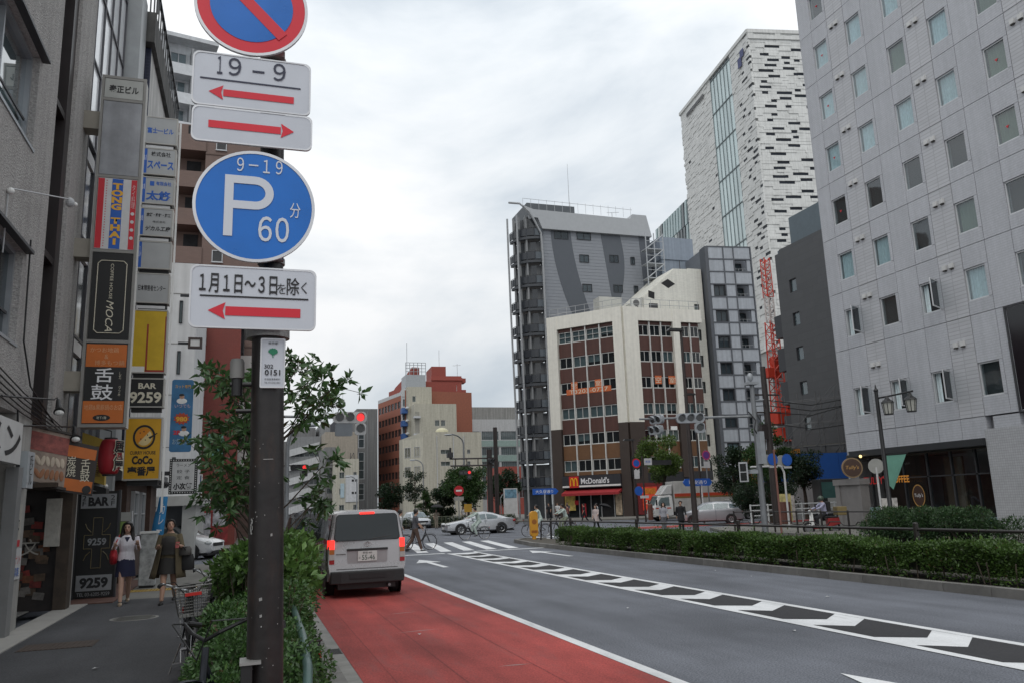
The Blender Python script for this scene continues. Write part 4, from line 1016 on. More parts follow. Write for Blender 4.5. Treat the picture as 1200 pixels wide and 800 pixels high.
def left_stucco():
    # local x = y-4 along the facade, local y = into the building
    r = T('stucco_building', 'rough grey stucco building at the left edge with a tall dark glass strip', 'building', (-3.4, 4, 0), pi/2)
    mb = MB(); us = [-1, 5.0, 9.6, 10.85, 12.25, 13.6]; zs = [3.42, 4.42, 5.86, 7.55, 9.12, 10.6, 12.0, 13.6]
    op = lambda i, j: (i == 1 and j in (1, 3, 5)) or (i == 3 and j < 7)
    cells(mb, us, zs, op, .32); mb.box(-1, 13.6, .5, 8, 3.4, 13.5); mb.box(-1, 13.6, .5, 8, .15, 3.4) if False else None
    mb.box(-1, 13.6, .32, 8, 13.5, 14.2)
    mb.o('wall', ST, r)
    fr = mat('steel_window', (.30, .32, .34), .4, metal=.4)
    gm = G_SKY_H
    for a, z0, z1 in ((5.0, 4.42, 5.86), (5.0, 7.55, 9.12), (5.0, 10.6, 12.0)):
        w = link('window', winmesh(4.6, z1-z0, 3, 1, .07, G_DARK if z0 < 5 else gm, fr, .12, .12), r, (a, .1, z0))
        MB().box(-.1, 4.75, -.22, .02, z1-z0+.002, z1-z0+.05).o('hood', DKFR, w)
        MB().box(.1, 4.5, .16, .2, .05, z1-z0-.05).o('blind', mat('pale_blue_blind', (.33, .38, .40), .8) if z0 > 5 else INSIDE, w)
        MB().box(3.15, 4.5, .02, .045, .42, .46).o('rail', DKFR, w)
    s = link('strip_window', None, r, (10.85, .12, 3.42))
    f = MB(); f.box(0, .06, 0, .25, 0, 10.2); f.box(1.06, 1.4, -.05, .25, 0, 10.2)
    for z in (0, 2.9, 5.75, 8.6): f.box(.06, 1.06, -.03, .2, z, z+.12)
    f.o('frame', mat('bronze_frame', (.028, .022, .022), .4, var=.1), s)
    for k, z in enumerate((.12, 3.02, 5.87, 8.72)): MB().quad((.06, .12, z), (1.06, .12, z), (1.06, .12, min(z+2.73, 10.2)), (.06, .12, min(z+2.73, 10.2))).o('pane', mat('bronze_glass', (.022, .026, .026), .1, var=.3, spec=.9), s)
    # ground storey
    g = MB(); g.box(-1, 7.5, .05, .4, .15, 3.40); g.box(10.0, 10.9, -.02, .4, .15, 3.415); g.box(10.91, 11.9, .25, .4, 2.25, 3.41); g.box(7.5, 9.99, .9, 1.1, .15, 3.41)
    g.o('ground_wall', mat('white_stucco', (.36, .35, .33), .9, var=.12, bump=.4, bscale=30, streak=.25), r)
    pl = MB(); pl.box(9.9, 10.15, -.12, .05, .15, 2.6); pl.o('pillar', mat('grey_pillar', (.2, .2, .2), .8), r)
    fl = MB(); fl.box(-1, 13.6, .4, 8, .152, .17); fl.o('floor', CONC, r)
    wi = MB()
    for z in (1.7, 1.9, 2.1, 2.4): wi.tube([(9.8, -.06, 3.45), (10.2, -.07, z)], .012, 5)
    wi.tube([(9.75, -.05, 6.1), (9.8, -.06, 4.5), (10.4, -.06, 3.9), (12.2, -.06, 3.5)], .014, 5)
    for k in range(5): wi.tube([(5, -.04, 4.2-.02*k), (8, -.06, 4.0-.1*k), (10.1, -.05, 3.75-.08*k), (13, -.04, 3.5-.05*k)], .011, 5)
    wi.o('cable', BLACK, r)
    # doorway with posters, 16 m up the street
    d = link('doorway', None, r, (11.9, .0, 0))
    MB().box(1.70, 1.75, .0, .96, .15, 2.36).o('door', mat('poster_door', (.018, .013, .012), .6, var=.6, scale=5), d)
    MB().box(-1.0, -.0, .25, 1.0, .15, 2.25).o('side_panel', INSIDE, d)
    MB().box(1.60, 1.98, -.22, -.002, .15, 2.355).o('post', mat('old_wood', (.05, .036, .026), .8, var=.4, scale=4), d)
    lt = MB(); lt.box(-.1, 2.0, -.25, .9, 2.36, 2.44); lt.o('lintel', mat('old_wood', None), d)
    rg = random.Random(6)
    pc = [mat('flyer_red', (.16, .018, .014), .6, var=.6, scale=9), mat('flyer_orange', (.12, .04, .015), .6, var=.6, scale=9), mat('flyer_white', (.12, .11, .10), .6, var=.5, scale=9), mat('flyer_brown', (.08, .05, .03), .6, var=.6, scale=9)]
    fm = [MB().box(0, .19, -.012, 0, 0, .13).mesh('flyer', m) for m in pc]
    for i in range(34): link('flyer', rg.choice(fm), d, (1.698-.001*i, rg.uniform(.3, .92), rg.uniform(.3, 2.0)), (0, rg.uniform(-.2, .2), -pi/2))
    txt('文', .3, .3, d, (1.66, .45, 1.32), mat('door_letter', (.4, .38, .34), .6), rot=(pi/2, 0, -pi/2))
    # pasted bills and shop name plate on the ground wall
    b1 = MB().box(10.02, 10.62, -.045, -.022, 1.42, 2.06).o('bill', mat('bill_paper', (.42, .40, .36), .7, var=.2, scale=12), r); MB().box(10.04, 10.6, -.05, -.046, 1.42, 1.52).o('bill_band', REDP, b1); txt('募集中', .36, .34, b1, (10.32, -.05, 1.72), INK); MB().disc(10.3, 1.98, .06, -.05, -.046).o('bill_dot', REDP, b1)
    b2 = MB().box(10.30, 10.78, -.045, -.022, .93, 1.39).o('bill', mat('bill_white', (.5, .5, .5), .7), r); txt('テナント', .38, .14, b2, (10.54, -.05, 1.22), REDP, shear=.2); txt('募集', .3, .14, b2, (10.54, -.05, 1.04), BLUEP)
    np_ = MB().box(10.22, 10.62, -.16, -.03, 2.3, 2.86).o('blade_plate', mat('plate_pale', (.40, .43, .45), .5), r); txt('氏ビル', .2, .46, np_, (10.42, -.165, 2.58), INK, vertical=True)
    sg = MB().box(5.5, 9.85, -.14, -.01, 2.63, 3.24).o('shop_sign', mat('sign_white', (.55, .55, .54), .5), r); txt('ラーメン', 3.6, .46, sg, (7.95, -.145, 2.93), INK, bold=.02)
    pt = MB().box(13.4, 13.58, -.05, .2, 1.32, 2.2).o('side_poster', mat('bill_paper', None), r)
left_stucco()
def left_shop_signs():
    OR = mat('sign_orange', (.50, .13, .02), .5); BK = mat('sign_black', (.012, .012, .012), .5); FRM = mat('sign_frame_dark', (.03, .022, .018), .5)
    r = T('menu_signboard', 'tilted menu signboard of food pictures over the dark doorway', 'signboard', (-3.38, 15.75, 2.4), radians(28)); r.location.x = -3.62
    MB().prism([(0, .1), (.62, -.05), (.66, .86), (.06, 1.0)], 0, .09).o('board', mat('faded_menu', (.26, .20, .16), .6, var=.35, scale=6), r)
    MB().prism([(.02, .62), (.64, .5), (.66, .8), (.05, .93)], -.008, -.002).o('red_header', mat('faded_red', (.22, .06, .05), .6, var=.5, scale=9), r)
    rg = random.Random(2); sk = [MB().ell((0, 0, 0), (.035, .008, .09), 8, 6).mesh('food_picture', m) for m in (mat('food_brown', (.30, .13, .06), .5), mat('food_cream', (.5, .42, .33), .5))]
    for i in range(7):
        for j in range(2): link('food_picture', sk[j], r, (.10+i*.078, -.006, .22+.22*j-.03*i*.4), (0, rg.uniform(-.5, .5), 0))
    MB().prism([(-.03, .06), (.65, -.1), (.65, -.05), (-.03, .1)], -.03, .1).o('frame', FRM, r); MB().prism([(.03, 1.0), (.69, .86), (.69, .9), (.03, 1.04)], -.03, .1).o('frame', FRM, r)
    r = T('orange_signboard', 'tilted orange and black signboard jutting beside the menu signboard', 'signboard', (-3.14, 16.05, 2.2), radians(14))
    MB().prism([(-.04, .1), (.52, .0), (.58, .86), (.02, 1.0)], 0, .16).o('board', FRM, r)
    MB().prism([(-.01, .72), (.53, .62), (.55, .80), (.02, .92)], -.01, -.002).o('orange_band', OR, r); MB().prism([(-.02, .13), (.49, .04), (.51, .24), (-.01, .34)], -.01, -.002).o('orange_band', OR, r)
    txt('炭焼', .14, .36, r, (.16, -.012, .52), CREAM_INK, vertical=True); txt('舌鼓', .15, .40, r, (.38, -.012, .45), CREAM_INK, vertical=True)
    lm = MB(); lm.m = Tr(.42, 0, .11); lm.disc(0, 0, .07, -.02, -.011); lm.o('black_dot', BK, r)
    for nm, lab, x, y, z, L in (('spot_lamp', 'spot lamp on long arm over the menu signboard', -3.36, 13.0, 3.55, 1.75), ('spot_lamp', 'spot lamp on long arm over the orange signboard', -3.36, 14.2, 3.25, 2.0)):
        s = T(nm, lab, 'lamp', (x, y, z), 0, 'spot lamps on arms over the shop signs'); k = MB()
        e = (.30, L, .18); k.tube([(0, 0, 0), e], .016, 6); k.tube([e, (.33, L+.05, .22), (.36, L+.03, .12)], .012, 6); k.o('arm', BLACK, s)
        hd = MB(); hd.tube([(.36, L-.0, .17), (.40, L-.12, .02), (.42, L-.17, -.04)], [.03, .05, .085], 12); hd.o('lamp_head', BLACK, s)
        MB().ell((.425, L-.185, -.06), (.07, .05, .05), 10, 8).o('bulb', mat('bulb', (.6, .6, .58), .2), s)
    s = T('projector_lamp', 'small round white lamp on a thin pole high on stucco wall', 'lamp', (-3.38, 12.5, 6.4)); k = MB(); k.tube([(0, 0, -.9), (0, 0, .0), (.04, 0, .06), (.38, 1.85, .64)], .011, 6); k.o('arm', mat('lamp_grey', (.4, .41, .42), .3), s)
    MB().ell((.40, 1.9, .60), (.07, .07, .085), 12, 8).o('lamp_head', mat('lamp_grey', (.4, .41, .42), .3), s); MB().ell((.03, 0, .02), (.05, .05, .05), 10, 8).o('joint', WHITEP, s); MB().ell((.44, 2.1, .64), (.04, .04, .04), 10, 8).o('camera_eye', WHITEP, s)
    r = T('yellow_signboard', 'yellow signboard behind red lantern lettered in brown', 'signboard', (-3.18, 18.0, 2.5), 0); MB().prism([(0, .1), (.45, -.05), (.42, .84), (.0, 1.0)], 0, .2).o('board', mat('sign_yellow', (.42, .30, .05), .5), r)
    txt('居酒屋', .13, .6, r, (.30, -.004, .42), mat('brown_print', (.09, .05, .02), .6), vertical=True); txt('串焼き', .11, .55, r, (.12, -.004, .48), mat('brown_print', None), vertical=True)
    MB().prism([(-.02, -.05), (.5, -.22), (.5, -.12), (-.02, .05)], -.05, .3).o('ledge', BK, r)
    r = T('paper_lantern', 'big red paper lantern hanging under the orange panel', 'lantern', (-2.60, 17.6, 2.98)); n = 18
    pts = [(0, 0, -.34+.68*i/40) for i in range(41)]; k = MB(); k.tube(pts, [(.12+.09*sin(pi*i/40)**.45)*(1+.018*(i % 2)) for i in range(41)], 20); k.o('paper', mat('lantern_red', (.33, .012, .02), .55), r, smooth=60)
    k = MB(); k.tube([(0, 0, .33), (0, 0, .37)], .12, 16); k.tube([(0, 0, -.37), (0, 0, -.33)], .12, 16); k.tube([(0, 0, .37), (0, 0, .5), (-.35, .3, .62)], .012, 5); k.o('cap', BK, r)
    txt('居酒屋', .27, .62, r, (.172, -.142, 0), mat('cream_print', None), rot=(pi/2, 0, radians(52)), vertical=True, bold=.09)
    txt('居酒屋', .24, .60, r, (.180, -.148, 0), mat('lantern_ink', (.01, .01, .01), .6), rot=(pi/2, 0, radians(52)), vertical=True, bold=.03)
left_shop_signs()

def sign_tower():
    OR = mat('sign_orange', None); BK = mat('sign_black', None)
    r = T('blade_sign_tower', 'tall vertical blade sign with restaurant and coffee panels fixed to white building', 'sign', (-3.08, 17, 0))
    SW = .80; sh = mat('sign_side', (.52, .51, .47), .55, streak=.2, var=.06); fr = mat('sign_frame', (.24, .235, .22), .5)
    k = MB(); k.box(0, SW, .02, .42, 3.5, 10.78); k.o('case', sh, r)
    f = MB(); 
    for z in (3.5, 6.95, 5.13, 8.52, 10.2, 10.7): f.box(0, SW, -.02, .018, z, z+.06)
    f.box(-.02, .03, -.022, .02, 3.5, 10.76); f.box(SW-.03, SW+.02, -.022, .02, 3.5, 10.76); f.o('frame', fr, r)
    def P(z0, z1, m, nm='panel'): return MB().box(.04, SW-.04, -.014, .015, z0+.07, z1-.01).o(nm, m, r)
    p = P(10.2, 10.7, mat('panel_pale', (.36, .37, .35), .5)); txt('泰正ビル', .56, .17, p, (.40, -.018, 10.47), INK, bold=.03)
    P(8.52, 10.2, mat('panel_blank', (.30, .31, .33), .45, var=.22, scale=2.2, streak=.2))
    p = P(6.95, 8.52, mat('panel_white', (.55, .55, .55), .5))
    b = MB(); b.box(.045, .16, -.018, -.0145, 7.03, 8.5); b.box(.65, .755, -.018, -.0145, 7.03, 8.5); b.o('red_band', REDP, p)
    MB().box(.30, .50, -.018, -.0145, 7.03, 8.5).o('blue_band', BLUEP, p)
    yl = mat('yellow_print', (.72, .38, .03), .5, var=0); txt('TONG THAI', .22, 1.30, p, (.40, -.021, 7.76), yl, vertical=True, bold=.05)
    txt('タイ料理', .07, .5, p, (.70, -.021, 8.15), mat('pink_print', (.6, .4, .4), .5), vertical=True)
    ds = MB().disc(0, 0, .035, -.0025, 0, 14).mesh('dot', mat('panel_white', None))
    for i in range(4): link('dot', ds, p, (.70, -.018, 7.78-.17*i))
    for i in range(26): 
        if i == 0: dd = MB().disc(0, 0, .011, -.002, 0, 8).mesh('red_dot', REDP)
        link('red_dot', dd, p, (.20, -.0155, 7.08+.055*i))
    p = P(5.13, 6.95, BK); k = MB()
    for o_ in (.0, .02):
        pass
    z0, z1, x0, x1 = 5.32, 6.78, .14, .66
    pts = [(x0+.06, z0), (x1-.06, z0), (x1, z0+.06), (x1, z1-.06), (x1-.06, z1), (x0+.06, z1), (x0, z1-.06), (x0, z0+.06)]
    for a, c in zip(pts, pts[1:]+pts[:1]): k.tube([(a[0], -.02, a[1]), (c[0], -.02, c[1])], .008, 4)
    k.o('border', CREAM_INK, p); txt('COFFEE HOUSE', .72, .055, p, (.40, -.018, 6.36), CREAM_INK, rot=(pi/2, pi/2, 0)); txt('MOCA', .62, .13, p, (.40, -.018, 5.66), CREAM_INK, rot=(pi/2, pi/2, 0), shear=.3)
    p = P(3.5, 5.13, BK); MB().box(.045, SW-.045, -.018, -.0145, 4.66, 5.1).o('orange_band', OR, p); MB().box(.045, SW-.045, -.018, -.0145, 3.58, 4.0).o('orange_band', OR, p)
    pk = mat('pale_orange_print', (.6, .32, .16), .5)
    txt('かつお地鶏', .5, .1, p, (.36, -.02, 4.99), pk); txt('&', .07, .09, p, (.40, -.02, 4.86), pk); txt('博多もつ鍋', .52, .1, p, (.46, -.02, 4.74), pk)
    txt('舌', .32, .28, p, (.38, -.018, 4.50), WHITE_INK, bold=.012); txt('鼓', .38, .30, p, (.36, -.018, 4.17), WHITE_INK, bold=.006); txt('した', .04, .14, p, (.66, -.018, 4.5), CREAM_INK, vertical=True); txt('づつみ', .04, .2, p, (.66, -.018, 4.2), CREAM_INK, vertical=True)
    txt('地鶏&黒豚鍋のお店', .66, .11, p, (.40, -.02, 3.88), pk); e = MB(); e.m = Tr(.38, 0, 3.68) @ Matrix.Diagonal((.15, 1, .06, 1)); e.disc(0, 0, 1, -.022, -.0185); e.o('black_oval', BK, p); txt('地下1階', .17, .055, p, (.38, -.024, 3.68), CREAM_INK)
    br = MB().box(-.42, 0, .05, .4, 0, .38).mesh('bracket', mat('bracket_box', (.27, .25, .21), .6))
    for z in (9.58, 6.85, 4.2): link('bracket', br, r, (0, 0, z))
sign_tower()

def left_row():
    # white glazed building behind the blade sign
    r = T('white_glazed_building', 'white glazed building with dark mullions behind the blade sign', 'building', (-3.4, 17.62, 0), pi/2)
    k = MB(); k.box(0, 5.4, .4, 8, 3.2, 16); k.box(0, 5.4, .6, 8, .15, 3.2); k.o('wall', INSIDE, r)
    wp = mat('sky_reflection_white', (.86, .88, .90), .12, var=.04, spec=.9); mul = mat('mullion_dark', (.09, .09, .10), .5)  # bright sky reflection is put into the panes as plain white colour
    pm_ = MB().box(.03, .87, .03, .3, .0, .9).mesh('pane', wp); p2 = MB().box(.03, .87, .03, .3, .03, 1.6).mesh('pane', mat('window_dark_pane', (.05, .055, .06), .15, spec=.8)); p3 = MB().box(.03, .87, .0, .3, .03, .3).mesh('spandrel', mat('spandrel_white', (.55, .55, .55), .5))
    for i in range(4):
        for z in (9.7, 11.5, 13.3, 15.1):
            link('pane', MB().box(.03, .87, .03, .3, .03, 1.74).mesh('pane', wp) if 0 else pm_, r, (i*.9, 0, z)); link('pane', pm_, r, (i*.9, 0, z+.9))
    for z in (3.4, 5.4, 7.5):
        for i in range(4): link('pane', p2, r, (i*.9, 0, z)); link('spandrel', p3, r, (i*.9, 0, z+1.65))
    m = MB()
    for i in range(5): m.box(i*.9-.02, i*.9+.02, -.012, .31, 3.2, 16)
    for z in (3.4, 5.4, 7.5, 9.66, 11.46, 13.26, 15.1): m.box(0, 3.6, -.01, .31, z-.025, z+.025)
    m.o('mullion', mul, r)
    st = MB(); st.box(3.66, 4.0, -.35, .3, .15, 16); st.box(4.0, 5.0, -.3, .5, 3, 16); st.o('column', mat('column_grey', (.30, .315, .32), .45), r)
    # dark entrance strip at street level
    e = link('entrance', None, r)
    MB().box(.0, .75, -.15, .3, .15, 3.1).o('wall', mat('pale_wall', (.32, .31, .29), .8, streak=.2), e)
    MB().box(.8, 5.2, .7, .8, .15, 3).o('door', INSIDE, e)
    MB().box(.76, 5.2, -.1, .6, 2.6, 3.18).o('fascia', mat('fascia_brown', (.045, .03, .025), .7), e)
    # navy tiled neighbour
    r = T('navy_tiled_building', 'building with navy tiled front edge, white stucco side and dark top balcony', 'building', (-3.0, 23.0, 0))
    k = MB(); k.box(-7, 0, 0, 7.6, 3.2, 14.9); k.o('wall', mat('white_side', (.55, .54, .52), .85, var=.12, streak=.2), r)
    nv = tiles('navy_tile', (.022, .026, .052), 1.6, .1, .1, rough=.35, var=.12, msize=.008)
    MB().box(-7, .02, -.06, -.002, 3.2, 14.88).o('tiled_front', nv, r)
    tp = MB(); tp.box(-7, .12, -.35, 7.8, 14.92, 15.85); tp.o('balcony_wall', mat('dirty_concrete', (.09, .088, .084), .85, var=.35, streak=.4), r)
    rl = MB()
    for y in np.linspace(-.3, 7.7, 16): rl.box(.04, .08, y-.02, y+.02, 15.85, 16.95)
    for x in np.linspace(-.8, .15, 6): rl.box(x-.02, x+.02, -.3, -.26, 15.85, 16.95)
    rl.box(-1, .1, -.32, -.24, 16.95, 17.02); rl.box(.02, .1, -.24, 7.75, 16.95, 17.02); rl.o('top_rail', DKFR, r)
    MB().box(-6, -.8, .6, 6.5, 15.86, 18.5).o('penthouse', mat('green_glass_room', (.10, .16, .14), .2), r)
    g = MB(); g.box(-7, -.0, .4, 7.6, .15, 3.2); g.o('ground_wall', mat('brown_brick_wall', (.07, .04, .03), .8, var=.3, scale=6), r)
    MB().box(-.45, .35, .2, 7.5, 2.75, 3.1).o('canopy', mat('old_awning', (.10, .10, .10), .8), r)
    MB().box(-.3, .12, 4.8, 5.3, .15, 2.8).o('post', mat('brown_brick_wall', None), r); q = MB()
    for i in range(12): q.ell((.36, .4+i*.6, 2.86), (.09, .09, .1), 8, 6)
    q.o('canopy_lamp', BLACK, r)
    wm_ = winmesh(.9, 1.2, 1, 2, .06, G_DARK, ALU, .1)
    for y in (1.2, 2.8): link('window', wm_, r, (.1, y, 1.3), (0, 0, pi/2))
    # white building beyond with small windows
    r = T('white_side_building', 'plain white building with small boxed wall signs, behind the tall blue banner', 'building', (-6.6, 36.6, 0))
    whi = mat('white_wall', (.60, .60, .60), .8, var=.06, streak=.12)
    k = MB(); k.box(0, 4.25, 0, 8, 2.6, 12.6); k.box(0, 2.4, 0, 8, 12.6, 13.4); k.o('wall', whi, r); j = MB()
    for z in (4.6, 6.8, 9.0, 11.2): j.box(0, 4.25, -.012, -.002, z, z+.03)
    j.o('joint', CONC, r); wm_ = winmesh(.14, 1.0, 1, 1, .03, G_DARK, DKFR, .06)
    for z in (3.2, 5.4, 7.7, 9.9): link('window', wm_, r, (3.55, -.05, z))
    MB().box(1, 4.8, -1.2, 8, 2.2, 2.58).o('porch_roof', mat('porch_white', (.42, .42, .40), .8), r); MB().box(4.1, 4.6, -1.0, 6, .1, 2.2).o('porch_wall', mat('porch_white', None), r); MB().box(1, 4.1, 1, 1.2, .1, 2.2).o('shutter', mat('shutter_grey', (.16, .17, .18), .6), r)
    for z, l in ((8.55, 'upper small framed box sign on the white building corner'), (7.0, 'lower small framed box sign on the white building corner')):
        s = T('box_sign', l, 'sign', (-1.95, 27.0, z), 0, 'small framed box signs'); f = MB(); f.box(0, .42, 0, .2, 0, .06); f.box(0, .42, 0, .2, .28, .34); f.box(0, .07, 0, .2, .06, .28); f.box(.35, .42, 0, .2, .06, .28); f.o('frame', mat('sign_frame_brown', (.06, .04, .035), .5), s); MB().box(.07, .35, .03, .1, .06, .28).o('face', WHITEP, s); MB().box(-.3, 0, .08, .12, .12, .2).o('arm', DKFR, s)
    # red brick corner building across the side street
    r = T('red_brown_building', 'red-brown tiled corner building with white balconies on its right edge', 'building', (-8, 48, 0))
    rb = tiles('red_brown_tile', (.20, .04, .028), .7, .24, .07, off=.5, rough=.6, var=.1)
    k = MB(); k.box(0, 7.35, 0, 14, 0, 14.2); k.o('wall', rb, r); bm = MB().box(7.36, 8.3, 1.2, 5.5, 0, 1.0).mesh('balcony', mat('balcony_pale', (.40, .39, .37), .7))
    for kz in range(4): link('balcony', bm, r, (0, 0, 4.4+2.75*kz)); 
    bs = MB().box(7.36, 7.5, 1.4, 5.3, 0, 1.5).mesh('balcony_door', INSIDE)
    for kz in range(3): link('balcony_door', bs, r, (0, 0, 5.6+2.75*kz))
    MB().box(5.2, 5.42, -.3, 0, 4, 14.2).o('duct', whi, r); bw = MB().box(4.75, 5.5, -.9, 0, 0, 1.0).mesh('balcony', mat('balcony_pale', None))
    for kz in range(3): link('balcony', bw, r, (0, 0, 5.4+2.9*kz))
    link('window', winmesh(.7, 1.0, 1, 1, .06, mat('blue_pane', (.03, .09, .2), .2), WHITEP, .08, .06), r, (4.9, -.08, 3.0))
    MB().ell((4.75, -.25, 3.9), (.25, .12, .25), 10, 8).o('dish', WHITEP, r)
    MB().box(5.8, 6.6, -.05, 0, 5, 6.2).o('sign_panel', mat('green_shop', (.12, .28, .24), .5), r)
    MB().box(5.0, 7.0, -.02, 0.0, .3, 2.6).o('poster_panel', mat('red_poster_panel', (.30, .03, .03), .6, var=.8, scale=2.2), r); MB().box(5.2, 6.1, -.05, -.021, .6, 1.9).o('poster', mat('pale_poster', (.4, .4, .42), .6, var=.7, scale=3), r); MB().box(6.2, 6.9, -.05, -.021, 1.2, 2.4).o('poster', mat('pale_poster', None), r)
    # tall brown flats
    r = T('brown_flats', 'tall brown tiled flats with stacked balconies, behind the round blue sign', 'building', (-6.3, 60, 0))
    bt = tiles('brown_flat_tile', (.155, .10, .082), .8, .3, .1, off=.5, rough=.6, var=.07)
    k = MB(); k.box(2.6, 8.0, 0, 14, 0, 31); k.box(0, 2.6, 1.6, 14, 0, 31); k.o('wall', bt, r); w1 = winmesh(.75, .9, 1, 1, .06, G_DARK, ALU, .08, .05)
    bm = MB(); bm.box(0, 2.62, -.1, 1.6, 0, 1.25); bm = bm.mesh('balcony', bt); dk = MB().box(1.2, 2.2, 1.55, 1.6, 0, 1.4).mesh('balcony_door', INSIDE)
    for kz in range(9): link('balcony', bm, r, (0, 0, 5+2.9*kz)); link('balcony_door', dk, r, (0, 0, 6.3+2.9*kz)); link('window', w1, r, (3.3, -.06, 5.2+2.9*kz)); 
    lin_ = MB()
    for kz in range(9): lin_.box(2.6, 8.02, -.05, -.002, 4.8+2.9*kz, 4.92+2.9*kz)
    lin_.o('string_course', mat('brown_course', (.12, .08, .065), .7), r); MB().box(7.0, 7.05, -.04, 0, 0, 31).o('drain_pipe', ALU, r)
    # light grey apartments far behind
    r = T('pale_apartments', 'tall pale grey apartment tower with rows of balconies, top left behind signs', 'building', (-11, 75, 0), radians(12))
    k = MB(); k.box(0, 7, 1.3, 12, 0, 46.5); k.box(0, 2.6, .2, 1.3, 0, 46.5); k.o('wall', mat('apartment_white', (.50, .52, .54), .6, streak=.08), r)
    bm = MB(); bm.box(2.7, 7, 0, 1.3, 0, 1.1); bm = bm.mesh('balcony', mat('balcony_white', (.52, .54, .56), .6)); dw = winmesh(1.5, 1.7, 2, 1, .08, G_DARK, ALU, .1); dv = MB().box(4.8, 4.95, 0, 1.29, 1.1, 2.9).mesh('divider', mat('divider_grey', (.25, .26, .27), .6))
    for kz in range(15): link('balcony', bm, r, (0, 0, 1.5+2.95*kz)); link('window', dw, r, (3, 1.22, 2.6+2.95*kz)); link('window', dw, r, (5.2, 1.22, 2.6+2.95*kz)); link('divider', dv, r, (0, 0, 1.5+2.95*kz)); link('window', winmesh(.9, 1.3, 2, 1, .08, G_DARK, ALU, .1), r, (1.2, .14, 2.8+2.95*kz))
    MB().box(0, 1.1, .1, .19, 0, 41.5).o('dark_band', mat('grey_tile', (.16, .165, .175), .6), r); MB().box(-.2, 7.2, -.1, 12, 46.5, 46.9).o('roof_edge', mat('apartment_white', None), r)
left_row()

